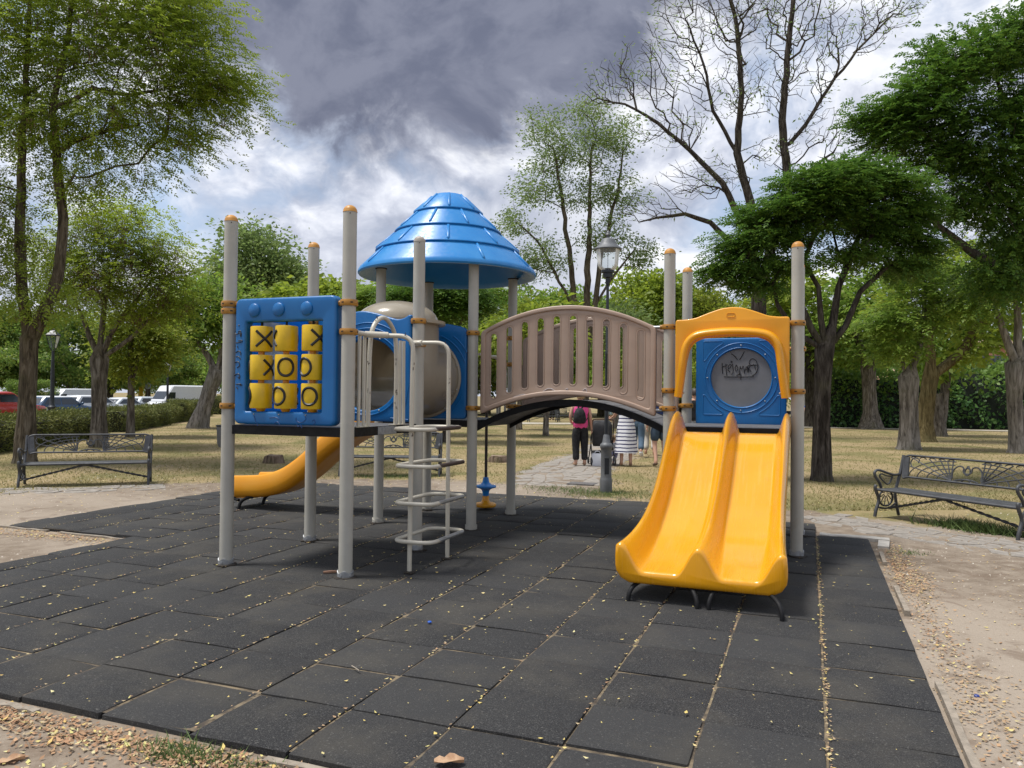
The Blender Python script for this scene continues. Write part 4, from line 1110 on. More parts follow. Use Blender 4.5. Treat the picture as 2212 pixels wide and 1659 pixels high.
# double slide: s runs from the tower towards the viewer
pth = [(0.0, 1.185), (.12, 1.19), (.25, 1.155), (.45, 1.02), (.75, .785), (1.05, .575), (1.35, .415), (1.6, .32), (1.85, .262), (2.05, .235), (2.20, .225)]
ds = slide('double_slide', M_YEL, pth, .555, (-.522, 0.0, .522), .205, .045, lambda s, u, z: (4.158 + u, 2.44 - s, z), PLAY, flare=.062, shift=-.035, lip=.10, rflare=1.1)
def slide_leg(parent, pts, r=.017):
    mb = MB(); mb.tube(smooth_path(pts, 2), r, 10); return mb.build('leg', M_DECK, parent, 60)
for (xa, xb, yy) in ((3.745, 3.612, .205), (3.98, 4.125, .18), (4.30, 4.205, .195), (4.58, 4.712, .115)):
    slide_leg(ds, [(xa, yy + .22, .17), (xa + (xb - xa) * .25, yy + .16, .135), (xa + (xb - xa) * .75, yy + .05, .115), (xb, yy, .05), (xb, yy, -.02)])
# single slide behind, leaving the roofed tower to the left
pr_ = [(0.0, 1.19), (.15, 1.19), (.35, 1.13), (.65, .98), (.95, .78), (1.25, .53), (1.55, .34), (1.85, .245), (2.15, .215), (2.34, .205)]
rs_ = slide('single_slide', M_ORS, pr_, .305, (-.272, .272), .225, .075, lambda s, u, z: (X2 - .02 - s, 3.045 + u, z), PLAY, lip=.085, nk=.55)
for yy, off in ((2.80, .0), (3.29, -.05)):
    slide_leg(rs_, [(-2.02, yy + .02, .16), (-2.08, yy - .02, .15), (-2.16, yy - .06, .10), (-2.18, yy - .08, .0), (-2.18, yy - .08, -.02)], .022)
    slide_leg(rs_, [(-2.40, yy + .02, .16), (-2.36, yy - .0, .16), (-2.3, yy - .02, .12), (-2.2, yy - .05, .11)], .02)
mb = MB(); mb.box((-2.2, 3.05, .155), (.16, .25, .02)); mb.build('foot_bracket', M_ORS, rs_)
# orange hood of the single slide, seen through the tunnel
panel('slide_hood', [[tuple(p[:2]) for p in round_path([(x, z, 0) for x, z in ((2.62, 1.53), (2.62, 2.33), (2.9, 2.36), (3.15, 2.44), (3.4, 2.36), (3.70, 2.33), (3.70, 1.53), (3.62, 1.53), (3.57, 1.95), (3.45, 2.12), (2.87, 2.12), (2.75, 1.95), (2.70, 1.53))], .03, 4, True)]], .05, .014, M_YELM, PLAY, (X2 - .02, 0, 0), 'x')

# ------------------------------------------------------------------ loop ladder with hand rails
LAD = empty('loop_ladder', (1.69, .7, 0), parent=PLAY)
def lp_(p): return Vector(p) - Vector((1.69, .7, 0))
def rail(name, pts, r, parent=LAD, rad=.13, mt=M_RAIL):
    mb = MB(); mb.tube([lp_(p) for p in round_path(pts, rad, 7)], r, 12); return mb.build(name, mt, parent, 60)
rail('hand_rail', [(D + .03, .07, 2.06), (D + .05, .24, 2.055), (D + .12, .30, 2.05), (1.665, .375, 2.045), (1.66, .37, 1.5), (1.655, .37, -.03)], .0205)
rail('hand_rail', [(D + .03, 1.18, 2.03), (D + .05, 1.03, 2.03), (D + .12, .955, 2.03), (1.70, 1.015, 2.03), (1.70, 1.02, 1.5), (1.705, 1.02, -.03)], .0205)
for (a, b) in (((D + .035, .20, 2.055), (D + .20, .312, 2.052)), ((D + .04, 1.03, 2.03), (D + .20, .963, 2.03))):
    mb = MB(); mb.tube([lp_(a), lp_(b)], .028, 12); mb.build('rail_sleeve', M_RAIL, LAD, 50)
hoop = rail('hoop', [(D + .025, .285, 1.255), (D + .025, .295, 1.9), (D + .025, .33, 2.14), (D + .025, .53, 2.26), (D + .025, .74, 2.13), (D + .025, .775, 1.9), (D + .025, .77, 1.255)], .0205, rad=.16)
for y in (.13, .21, .85, .92): rail('baluster', [(D + .025, y, 1.255), (D + .025, y + (.005 if y < .5 else -.01), 2.045)], .0155)
for (y0, y1) in ((.085, .315), (.74, .955)):
    mb = MB(); c = lp_((D + .0, (y0 + y1) / 2, 1.2545)); mb.box(c, (.035, (y1 - y0) / 2, .0035)); mb.build('foot_plate', M_RAIL, LAD)
for k, (z, xo, worn) in enumerate(((1.235, -.02, M_WORN), (.916, 0, M_WORN), (.595, 0, M_STEEL), (.268, 0, M_STEEL))):
    L = round_path([(1.51 + xo, .325, z), (1.875 + xo * 2, .335, z), (1.875 + xo * 2, 1.06, z), (1.51 + xo, 1.05, z)], .12, 6, True)
    mb = MB(); mb.tube([lp_(p) for p in L], .0185, 10, close=True); rg_ = mb.build('rung_loop', M_RAIL, LAD, 60)
    mb = MB(); xx = 1.875 + xo * 2; P = [(xx + .0003, y, z + .0006) for y in np.linspace(.47, .98, 9)]
    mb.tube([lp_(p) for p in P], [.0180, .0189, .0189, .0189, .0189, .0189, .0189, .0189, .0180], 10); mb.build('worn_grip', worn, rg_, 60)
# paint chips on the rails
rr = random.Random(3)
mb = MB()
for (x, y, z) in [(D + .025, .293, 1.80), (D + .025, .293, 1.55), (D + .025, .775, 1.85), (D + .025, .772, 1.55), (D + .025, .771, 1.43), (D + .025, .40, 2.195), (1.662, .371, 1.78), (1.70, 1.02, 1.66), (1.60, .364, 2.046), (1.65, 1.01, 2.03), (1.66, .37, 1.2)]:
    r = .0215; dv = Vector((CAM[0] - x, CAM[1] - y, 0)).normalized()
    for _ in range(3):
        a = math.atan2(dv.y, dv.x) + rr.uniform(-.7, .7)
        q = lp_((x + r * math.cos(a), y + r * math.sin(a), z + rr.uniform(-.03, .03))); mb.box(q, (.0022, .0022, rr.uniform(.004, .014)))
tag(mb.build('paint_chips', M_WORN, LAD), kind='stuff')

# ------------------------------------------------------------------ disc pole behind the roofed tower
DP = empty('disc_pole', (.81, 4.06, 0), parent=PLAY)
mb = MB(); mb.tube([(0, 0, -.02), (0, 0, 2.05)], .020, 12); mb.build('pole', M_POLE, DP, 60)
mb = MB(); mb.lathe([(.022, .435), (.036, .43), (.040, .40), (.048, .365), (.075, .335), (.135, .322), (.143, .31), (.138, .296), (.085, .282), (.055, .262), (.045, .23), (.042, .185), (.022, .185)], (0, 0, 0), 32, caps=False)
mb.build('disc', M_DISCB, DP, 60)
mb = MB(); mb.lathe([(.022, .183), (.043, .183), (.046, .13), (.062, .098), (.13, .085), (.142, .072), (.142, .05), (.13, .035), (.04, .03), (.022, .03)], (0, 0, 0), 32, caps=False)
mb.build('disc', M_YELM, DP, 60)
for k in range(2):
    mb = MB()
    pts = [(.0, .0, 2.03), (-.0, -.12, 2.08), (.0, -.27, 2.08)] if k == 0 else [(.42, -.27, 1.94), (.27, -.22, 1.94), (.24, -.2, 1.9), (.24, -.2, 1.25)]
    mb.tube(round_path(pts, .08, 5), .018, 10); mb.build('brace_bar', M_RAIL, DP, 60)
for x in (-.18, -.10):
    mb = MB(); mb.tube(round_path([(x + .25, -.27, 2.05), (x + .35, -.05, 2.05), (x + .36, .02, 1.9), (x + .36, .02, 1.25)], .08, 5), .018, 10); mb.build('brace_bar', M_RAIL, DP, 60)
# ================================================================== benches
M_IRON = mat('grey_cast_iron', (0.085, 0.088, 0.094), 0.55, metal=0.45, noise=0.3, nscale=9, stain=0.25, stain_col=(0.07, 0.05, 0.035))
def make_bench(rz, loc, label):
    W = 0.94
    b = empty('park_bench', loc, rz, label, 'bench', 'ornate iron benches'); b.scale = (1, 1, .90)
    # back panel: flat cast frame with a pattern of rays, arcs and a central knot; leans back
    def bp(x, z): return (x, 0.10 + (z - .5) * 0.24, z)
    mb = MB()
    frame = round_path([bp(-W + .02, .875), bp(-W + .09, .905), bp(W - .09, .905), bp(W - .02, .875), bp(W - .05, .555), bp(W - .12, .585), bp(-W + .12, .585), bp(-W + .05, .555)], .05, 4, True)
    mb.tube(frame, .016, 8, close=True)
    for s in (-1, 1):
        rg = [[bp(s * (W - .02), .88), bp(s * (W - .10), .88), bp(s * (W - .13), .585), bp(s * (W - .05), .56)]]
        v = [Vector(p) for p in rg[0]]
        mb.add([p + Vector((0, .012, 0)) for p in v] + [p - Vector((0, .012, 0)) for p in v], [(0, 1, 2, 3), (4, 7, 6, 5), (0, 4, 5, 1), (1, 5, 6, 2), (2, 6, 7, 3), (3, 7, 4, 0)])
    mb.build('back_frame', M_IRON, b, 50)
    mb = MB(); r = .0085
    for s in (-1, 1):
        c = (s * .20, .60)
        for a in (12, 24, 38, 55, 72, 88):
            L = min(.70, .275 / max(math.sin(R(a)), .05)); ex = c[0] + s * L * math.cos(R(a)); ez = min(.885, c[1] + L * math.sin(R(a)))
            if abs(ex) > W - .13: ex = s * (W - .13)
            mb.tube([bp(c[0], c[1]), bp(ex, ez)], [r * 1.1, r], 6)
        for (ra_, rb_) in ((.20, .10), (.34, .16), (.48, .215), (.61, .265)):
            mb.tube([bp(c[0] + s * ra_ * math.cos(t), c[1] + rb_ * math.sin(t)) for t in np.linspace(.0, 1.62, 12)], r, 6)
        for k in range(5):
            x = s * (.18 + .135 * k); mb.tube(smooth_path([bp(x, .865), bp(x + s * .03, .885), bp(x + s * .08, .89), bp(x + s * .10, .868)], 1), r * .9, 6)
        mb.tube(smooth_path([bp(s * .70, .80), bp(s * .68, .86), bp(s * .78, .88), bp(s * .82, .80), bp(s * .78, .74)], 2), r * 1.1, 6)
        mb.tube(smooth_path([bp(s * .19, .63), bp(s * .20, .74), bp(s * .13, .82), bp(s * .05, .80), bp(s * .06, .72), bp(s * -.04, .70), bp(s * -.03, .78), bp(s * .01, .82)], 2), r * 1.3, 6)
        mb.tube(smooth_path([bp(s * .16, .60), bp(s * .09, .625), bp(0, .635)], 1), r * 1.4, 6)
        mb.tube(smooth_path([bp(s * .02, .635), bp(s * .05, .61), bp(s * .08, .59)], 1), r * 1.1, 6)
    mb.tube([bp(.035 * math.cos(t), .74 + .05 * math.sin(t)) for t in np.linspace(0, 6.2832, 17)[:-1]], r * 1.1, 6, close=True)
    mb.build('back_ornament', M_IRON, b, 60)
    mb = MB(); mb.box((0, -.12, .412), (W - .03, .20, .008)); mb.build('seat', M_IRON, b, 30)
    mb = MB(); mb.tube([(-W, -.33, .405), (W, -.33, .405)], .021, 10); mb.build('seat_rail', M_IRON, b, 60)
    for s in (-1, 1):
        x = s * W
        e = empty('end_frame', (x, 0, 0), parent=b)
        mb = MB(); mb.tube(smooth_path([(0, -.36, 0), (0, -.34, .10), (0, -.27, .25), (0, -.33, .36), (0, -.36, .44), (0, -.34, .47)], 2), .022, 8); mb.build('front_leg', M_IRON, e, 60)
        mb = MB(); mb.tube(smooth_path([(0, .10, 0), (0, .06, .14), (0, .02, .34), (0, .07, .46), (0, .14, .66), (0, .20, .90)], 2), .021, 8); mb.build('rear_leg', M_IRON, e, 60)
        mb = MB(); mb.tube(smooth_path([(0, .14, .62), (0, .02, .60), (0, -.12, .64), (0, -.30, .70), (0, -.37, .67), (0, -.36, .60), (0, -.27, .50), (0, -.24, .42)], 2), .019, 8)
        mb.tube(smooth_path([(0, -.02, .58), (0, -.14, .60), (0, -.24, .64), (0, -.28, .60), (0, -.20, .52), (0, -.10, .45), (0, -.02, .58)], 2), .012, 6); mb.build('armrest', M_IRON, e, 60)
        mb = MB()
        mb.tube([(0, -.15 + .13 * math.cos(t), .27 + .12 * math.sin(t)) for t in np.linspace(0, 6.283, 21)[:-1]], .014, 6, close=True)
        for t in np.linspace(.3, 5.9, 9): mb.tube([(0, -.15 + .03 * math.cos(t), .33 + .03 * math.sin(t)), (0, -.15 + .13 * math.cos(t), .27 + .12 * math.sin(t))], .007, 5)
        mb.tube(smooth_path([(0, -.30, .14), (0, -.18, .11), (0, -.06, .12), (0, .04, .18)], 2), .015, 6); mb.build('scroll', M_IRON, e, 60)
        mb = MB()
        A, B = Vector((x * .97, -.14, .12)), Vector((0, -.30, .385)); t = (B - A).normalized(); u = t.cross(Vector((0, 0, 1))).normalized(); vv = t.cross(u)
        for ph in (0, math.pi):
            mb.tube([A.lerp(B, k / 44) + (u * math.cos(k * .75 + ph) + vv * math.sin(k * .75 + ph)) * .0095 for k in range(45)], .0125, 6)
        mb.build('twisted_brace', M_IRON, b, 60)
    return b
def bench_from_feet(a, c, label, copy_of=None, z=0):
    """a, c: ground points below the left and right front legs, seen from in front"""
    a = Vector((*a, 0)); c = Vector((*c, 0)); d_ = (c - a).normalized(); rz = math.atan2(d_.y, d_.x)
    mid = (a + c) / 2 + Vector((-d_.y, d_.x, 0)) * .36
    loc = (mid.x, mid.y, float(ground_z(mid.x, mid.y)) + z)
    if copy_of is None: return make_bench(rz, loc, label)
    o = copy_tree(copy_of); o.location = loc; o.rotation_euler = (0, 0, rz); o['label'] = label
    return o
bn = bench_from_feet(G(32, 1053), G(326, 1045), 'grey ornate iron bench at the left, in front of the clipped hedge')
fr = Vector((*G(1890, 1111), 0)); fdir = Vector((.72, -.69, 0))
bench_from_feet(tuple(fr[:2]), tuple((fr + fdir * 1.88)[:2]), 'grey ornate iron bench cut off by the right edge of the picture', bn)
bench_from_feet(G(734, 1027), G(947, 1029), 'grey ornate iron bench seen behind the orange slide', bn)
bench_from_feet(G(1153, 912), G(1201, 912), 'far iron bench under the bridge, nearer the left', bn)
fb = bench_from_feet(G(1212, 911), G(1262, 911), 'far iron bench partly hidden behind the pink top', bn)

# ================================================================== lamps
M_LAMPB = mat('black_lamp_paint', (0.030, 0.034, 0.040), 0.45, metal=0.2, noise=0.3, nscale=6)
M_LAMPG = mat('grey_lamp_paint', (0.135, 0.142, 0.150), 0.55, metal=0.2, noise=0.25, nscale=5, stain=0.3, stain_col=(0.2, 0.2, 0.19))
M_HATIN = mat('lamp_reflector', (0.62, 0.58, 0.55), 0.5)
def glass_mat(name, col=(0.9, 0.93, 0.93), alpha=0.25, rough=0.08):
    mt = bpy.data.materials.new(name); mt.use_nodes = True
    t = NT(mt.node_tree); t.n.clear()
    tr = t.add('ShaderNodeBsdfTransparent', ins={0: (*col, 1)})
    gl = t.add('ShaderNodeBsdfPrincipled', ins={'Base Color': (0.75, 0.76, 0.74, 1), 'Roughness': rough, 'Specular IOR Level': 0.8})
    fr_ = t.add('ShaderNodeFresnel', ins={'IOR': 1.5})
    mx = t.add('ShaderNodeMixShader', ins={0: t.math('ADD', fr_.outputs[0], alpha, clamp=True)})
    t.l.new(tr.outputs[0], mx.inputs[1]); t.l.new(gl.outputs[0], mx.inputs[2])
    o = t.add('ShaderNodeOutputMaterial'); t.l.new(mx.outputs[0], o.inputs[0])
    return mt
M_GLASSL = glass_mat('lamp_glass', alpha=.08)
lx, ly = G(1309, 1059)
lamp = empty('park_lamp', (lx, ly, 0), 0, 'tall park lamp with clear bowl and grey hat behind the bridge', 'lamp post')
mb = MB(); mb.lathe([(.100, -.03), (.100, .16), (.096, .185), (.092, .20), (.088, .22), (.086, .66), (.095, .685), (.103, .70), (.105, .73), (.098, .755), (.080, .77), (.066, .79), (.048, .90), (.040, .915)], (0, 0, 0), 32); pb_ = mb.build('pedestal', M_LAMPG, lamp, 40)
mb = MB(); a = math.atan2(CAM[1] - ly, CAM[0] - lx); dv = Vector((math.cos(a + .12), math.sin(a + .12), 0)); sv = Vector((-dv.y, dv.x, 0))
M_ = Matrix.Translation(dv * .083) @ Matrix((dv, sv, Vector((0, 0, 1)))).transposed().to_4x4()
mb.box((0, 0, .40), (.006, .036, .13), 0, M_); mb.build('access_hatch', M_LAMPB, pb_)
mb = MB(); mb.box((.004, 0, .545), (.009, .042, .006), 0, M_); mb.build('hatch_lip', M_LAMPG, pb_)
mb = MB(); mb.lathe([(.036, .91), (.033, 1.5), (.030, 2.20), (.034, 2.22), (.034, 2.28), (.026, 2.30), (.023, 3.40)], (0, 0, 0), 20); mb.build('column', M_LAMPB, lamp, 50)
mb = MB(); mb.lathe([(.024, 3.36), (.036, 3.40), (.038, 3.49), (.078, 3.50), (.082, 3.57), (.112, 3.58), (.108, 3.615), (.09, 3.635), (.06, 3.65), (0, 3.655)], (0, 0, 0), 28); mb.build('head_cup', M_LAMPB, lamp, 40)
mb = MB(); mb.lathe([(.095, 3.61), (.145, 3.655), (.165, 3.70), (.173, 3.77), (.180, 3.86), (.19, 3.92), (.198, 3.965)], (0, 0, 0), 32, caps=False); mb.build('glass_bowl', M_GLASSL, lamp, 70)
mb = MB(); mb.lathe([(.225, 3.955), (.231, 3.965), (.225, 3.98), (.17, 4.02), (.135, 4.065), (.115, 4.11), (.098, 4.135), (.045, 4.15), (.03, 4.155), (.022, 4.175), (.05, 4.205), (.032, 4.225), (.032, 4.24), (.02, 4.26), (0.0, 4.285)], (0, 0, 0), 36); mb.build('hat', M_LAMPG, lamp, 45)
mb = MB(); mb.lathe([(.222, 3.960), (.15, 3.975), (.0, 3.985)], (0, 0, 0), 32, caps=False); mb.build('reflector', M_HATIN, lamp, 50)
mb = MB(); mb.tube([(0, 0, 3.64), (0, 0, 3.97)], .004, 6); mb.build('stem', M_LAMPB, lamp)
M_GLASSD = glass_mat('lantern_glass', alpha=.0)
def lantern(px, depth, base_z, label, h=4.1):
    p = PX(px, 845, depth); L = empty('lantern_lamp', (p[0], p[1], base_z), 0.5, label, 'lamp post', 'black lantern lamps by the hedge')
    mb = MB(); mb.lathe([(.13, 0), (.13, .45), (.10, .5), (.11, .8), (.15, .86), (.16, .95), (.12, 1.0), (.085, 1.05), (.08, 1.3), (.075, 2.2), (.06, 2.9), (.045, 3.2)], (0, 0, 0), 20); mb.build('column', M_LAMPB, L, 40)
    s = (h - 3.2) / .9
    mb = MB()
    for k in range(4):
        a = R(45 + 90 * k); c, n_ = math.cos(a), math.sin(a)
        mb.tube([(.05 * c, .05 * n_, 3.2), (.13 * c, .13 * n_, 3.32), (.26 * c, .26 * n_, 3.2 + .6 * s)], .014, 6)
    mb.build('lantern_frame', M_LAMPB, L)
    mb = MB(); n4 = lambda r, z: [(r * math.cos(R(45 + 90 * k)), r * math.sin(R(45 + 90 * k)), z) for k in range(4)]
    mb.rings([n4(.285, 3.2 + .59 * s), n4(.29, 3.2 + .63 * s), n4(.10, 3.2 + .80 * s), n4(.06, 3.2 + .82 * s), n4(.06, 3.2 + .88 * s), n4(.02, 3.2 + .9 * s)]); mb.build('lantern_roof', M_LAMPB, L, 20)
    mb = MB(); mb.rings([n4(.12, 3.32), n4(.25, 3.2 + .59 * s)], caps=False); mb.build('lantern_glass', M_GLASSD, L, 20)
    return L
lantern(113, 31.0, -.05, 'black lantern lamp post rising behind the near hedge at the left')
lantern(362, 52.0, -.40, 'black lantern lamp post in front of the white van', 4.0)

# ================================================================== people
def skin_mesh(V, E, Rad, root, sub=1):
    me = bpy.data.meshes.new('sk'); me.from_pydata([tuple(v) for v in V], E, [])
    o = bpy.data.objects.new('sk', me); COL.objects.link(o)
    md = o.modifiers.new('s', 'SKIN'); md.use_smooth_shade = True
    if not me.skin_vertices: me.skin_vertices.new(name='s')
    for i, r in enumerate(Rad):
        d_ = me.skin_vertices[0].data[i]; d_.radius = (r, r) if not isinstance(r, tuple) else r; d_.use_root = (i == root)
    ms = o.modifiers.new('u', 'SUBSURF'); ms.levels = sub; ms.render_levels = sub
    bpy.context.view_layer.update()
    out = eval_mesh(o); bpy.data.objects.remove(o); bpy.data.meshes.remove(me)
    return out
M_SKIN = mat('skin', (0.52, 0.30, 0.21), 0.5, noise=0.08)
M_HAIRB = mat('blond_hair', (0.34, 0.22, 0.11), 0.6, noise=0.3, nscale=25)
M_HAIRD = mat('dark_hair', (0.035, 0.024, 0.018), 0.55, noise=0.3, nscale=25)
M_EYE = mat('dark_eye', (0.02, 0.015, 0.01), 0.3)
def human(label, loc, rz, H, J=None, hair='d', fat=1.0, group='people walking on the path'):
    """a standing figure facing local +y; J overrides joints; returns root and joints"""
    k = H / 1.70
    j = dict(pelvis=(0, 0, .93), spine=(0, .01, 1.10), chest=(0, 0, 1.29), neck=(0, -.01, 1.44), jaw=(0, .015, 1.52), head=(0, .01, 1.60), crown=(0, .005, 1.66))
    for s, n_ in ((-1, 'l'), (1, 'r')):
        j.update({'sh' + n_: (s * .17, -.01, 1.38), 'el' + n_: (s * .23, -.03, 1.11), 'wr' + n_: (s * .25, .04, .87), 'ha' + n_: (s * .25, .06, .80),
                  'hi' + n_: (s * .085, 0, .89), 'kn' + n_: (s * .10, .02, .49), 'an' + n_: (s * .10, -.03, .08), 'he' + n_: (s * .10, -.05, .035), 'to' + n_: (s * .115, .13, .03)})
    j.update(J or {})
    rad = dict(pelvis=(.15 * fat, .115 * fat), spine=(.125 * fat, .095 * fat), chest=(.15 * fat, .105 * fat), neck=.055, jaw=(.066, .078), head=(.079, .094), crown=(.055, .065))
    for n_ in 'lr': rad.update({'sh' + n_: .062, 'el' + n_: .042, 'wr' + n_: .027, 'ha' + n_: (.036, .020), 'hi' + n_: .092 * fat, 'kn' + n_: .058, 'an' + n_: .037, 'he' + n_: .034, 'to' + n_: (.040, .024)})
    names = list(j); ix = {n_: i for i, n_ in enumerate(names)}
    E = [('pelvis', 'spine'), ('spine', 'chest'), ('chest', 'neck'), ('neck', 'jaw'), ('jaw', 'head'), ('head', 'crown')]
    for n_ in 'lr': E += [('chest', 'sh' + n_), ('sh' + n_, 'el' + n_), ('el' + n_, 'wr' + n_), ('wr' + n_, 'ha' + n_), ('pelvis', 'hi' + n_), ('hi' + n_, 'kn' + n_), ('kn' + n_, 'an' + n_), ('an' + n_, 'he' + n_), ('an' + n_, 'to' + n_)]
    me = skin_mesh([j[n_] for n_ in names], [(ix[a], ix[b]) for a, b in E], [rad[n_] for n_ in names], 0)
    bm = bmesh.new(); bm.from_mesh(me)
    mbf = MB()
    for s, n_ in ((-1, 'l'), (1, 'r')):            # five fingers
        h = Vector(j['ha' + n_]); f = (h - Vector(j['wr' + n_])).normalized(); side = f.cross(Vector((1, 0, 0))).normalized()
        inw = side.cross(f).normalized() * (1 if s < 0 else -1)
        for q, (o_, L) in enumerate(((-.024, .072), (-.008, .082), (.008, .078), (.023, .062))):
            a = h + side * o_; mbf.tube([a, a + f * L * .45 - inw * .004, a + f * L * .8 + inw * .012, a + f * L + inw * .024], [.0095, .009, .008, .006], 6)
        a = h - f * .03 - side * .026; mbf.tube([a, a + f * .03 - side * .02, a + f * .06 - side * .022 + inw * .012], [.011, .010, .007], 6)
    hd = Vector(j['head'])
    mbf.tube([hd + Vector((0, .09, .0)), hd + Vector((0, .112, -.03)), hd + Vector((0, .09, -.045))], [.008, .014, .010], 6)
    for s in (-1, 1): mbf.tube([hd + Vector((s * .078, -.005, .01)), hd + Vector((s * .092, -.015, -.01)), hd + Vector((s * .08, -.005, -.04))], [.008, .014, .008], 6)
    mbf.tube([hd + Vector((-.025, .088, -.07)), hd + Vector((0, .095, -.07)), hd + Vector((.025, .088, -.07))], .006, 5)
    b = len(bm.verts); vv = [bm.verts.new(p) for p in mbf.v]
    for f in mbf.f:
        try: bm.faces.new([vv[i] for i in f])
        except ValueError: pass
    bm.to_mesh(me); bm.free(); me.materials.clear()
    root = empty('person', loc, rz, label, 'person', group); root.scale = (k, k, k)
    link('body', me, M_SKIN, root, 180)
    for s in (-1, 1):
        mbe = MB(); mbe.lathe([(0, -.009), (.008, 0), (0, .009)], tuple(hd + Vector((s * .033, .086, .0))), 8); mbe.build('eye', M_EYE, root, 60)
    hm = MB(); c = hd + Vector((0, -.012, .03)); rg = []
    for i in range(9):
        t = i / 8; zz = .105 * math.cos(math.pi * t * .62); rr_ = math.sin(math.pi * (t * .62 + .02))
        rg.append([(c.x + rr_ * .092 * math.cos(a), c.y + rr_ * .105 * math.sin(a) + (0 if math.sin(a) < .3 else -.04 * t), c.z + zz - (.05 * t if math.sin(a) < .2 else 0)) for a in np.linspace(0, 2 * math.pi, 19)[:-1]])
    hm.rings(rg); hm.build('hair', M_HAIRB if hair == 'b' else M_HAIRD, root, 80)
    return root, j
def wear(root, name, mt, pts, edges, rads, sub=1):
    n = list(pts); ix = {a: i for i, a in enumerate(n)}
    me = skin_mesh([pts[a] for a in n], [(ix[a], ix[b]) for a, b in edges], rads, 0, sub); me.materials.clear()
    return link(name, me, mt, root, 180)
def trousers(root, j, mt, hem=.06, to=1.0, loose=1.18, name='trousers'):
    P = {'w': tuple(Vector(j['pelvis']) + Vector((0, 0, .10))), 'pelvis': j['pelvis']}; E = [('w', 'pelvis')]; rd = [(.150, .115), (.166, .135)]
    for n_ in 'lr':
        hi, kn, an = (Vector(j[q + n_]) for q in ('hi', 'kn', 'an'))
        if to >= 1: end = kn.lerp(an, .93); seq = [hi, hi.lerp(kn, .5), kn, kn.lerp(an, .5), end]; rr_ = [.105, .095, .075 * loose, .066 * loose, hem]
        else: end = hi.lerp(kn, to); seq = [hi, hi.lerp(kn, to * .55), end]; rr_ = [.108, .102, hem]
        for q, p in enumerate(seq): P[n_ + str(q)] = tuple(p); rd.append(rr_[q] * (loose if q < 2 else 1))
        E += [('pelvis', n_ + '0')] + [(n_ + str(q), n_ + str(q + 1)) for q in range(len(seq) - 1)]
    return wear(root, name, mt, P, E, rd)
def shirt(root, j, mt, low=.86, sleeves=.45, wide=1.0, name='shirt'):
    P = {'hem': (0, 0, low), 'pelvis': tuple(Vector(j['pelvis']) + Vector((0, 0, .06))), 'spine': j['spine'], 'chest': j['chest'], 'neck': tuple(Vector(j['neck']) - Vector((0, 0, .035)))}
    E = [('hem', 'pelvis'), ('pelvis', 'spine'), ('spine', 'chest'), ('chest', 'neck')]
    rd = [(.178 * wide, .145 * wide), (.172 * wide, .135 * wide), (.15 * wide, .118 * wide), (.168 * wide, .122 * wide), (.062, .062)]
    for n_ in 'lr':
        sh, el = Vector(j['sh' + n_]), Vector(j['el' + n_]); P['s' + n_] = tuple(sh); rd.append(.078); E.append(('chest', 's' + n_))
        if sleeves > 0: P['e' + n_] = tuple(sh.lerp(el, sleeves)); rd.append(.066); E.append(('s' + n_, 'e' + n_))
    return wear(root, name, mt, P, E, rd)
def shoes(root, j, mt, name='shoe', big=1.0):
    for n_ in 'lr':
        h, t = Vector(j['he' + n_]), Vector(j['to' + n_])
        P = {'a': tuple(h + Vector((0, 0, .008))), 'b': tuple(h.lerp(t, .5)), 'c': tuple(t + (t - h) * .10)}
        wear(root, name, mt, P, [('a', 'b'), ('b', 'c')], [.044 * big, (.048 * big, .036 * big), (.044 * big, .026 * big)])
FACE = math.atan2(CF.y, CF.x) - math.pi / 2            # rotation that makes local +y point away from the viewer
def gp(px, py): x, y = G(px, py); return (x, y, float(ground_z(x, y)) + .012)
M_PINK = mat('pink_cloth', (0.80, 0.075, 0.29), 0.75, noise=0.15, nscale=6)
M_BLKC = mat('black_cloth', (0.010, 0.010, 0.012), 0.85, noise=0.3, nscale=8)
M_DENIM = mat('blue_denim', (0.075, 0.125, 0.185), 0.85, noise=0.25, nscale=10)
M_DENIMD = mat('dark_denim', (0.045, 0.075, 0.115), 0.85, noise=0.3, nscale=10)
M_NAVY = mat('navy_cloth', (0.008, 0.025, 0.115), 0.8, noise=0.2, nscale=8)
M_GREYC = mat('grey_cloth', (0.30, 0.31, 0.33), 0.85, noise=0.2, nscale=8)
M_CREAMC = mat('cream_cloth', (0.50, 0.47, 0.42), 0.85, noise=0.15, nscale=8)
M_WHITEC = mat('white_cloth', (0.72, 0.73, 0.76), 0.8, noise=0.1, nscale=8)
M_LBLUE = mat('pale_blue_cloth', (0.42, 0.56, 0.70), 0.8, noise=0.15, nscale=8)
M_SAND = mat('tan_sandal', (0.34, 0.21, 0.13), 0.7, noise=0.2)
M_SNEAK = mat('white_sneaker', (0.72, 0.72, 0.72), 0.6, noise=0.15)
def striped():
    mt = bpy.data.materials.new('navy_striped_cloth'); mt.use_nodes = True
    t = NT(mt.node_tree); t.n.clear()
    sp_ = t.add('ShaderNodeSeparateXYZ', ins={0: t.add('ShaderNodeTexCoord').outputs['Object']})
    fr_ = t.math('FRACT', t.math('MULTIPLY', t.math('ADD', sp_.outputs[2], t.math('MULTIPLY', t.noise(None, 3.0, 2), .02)), 1 / .083))
    c = t.mix(t.math('LESS_THAN', fr_, .30), (0.74, 0.75, 0.78), (0.012, 0.015, 0.095))
    b = t.add('ShaderNodeBsdfPrincipled', ins={'Base Color': c, 'Roughness': .8, 'Specular IOR Level': .2}); o = t.add('ShaderNodeOutputMaterial'); t.l.new(b.outputs[0], o.inputs[0])
    return mt
M_STRIPE = striped()
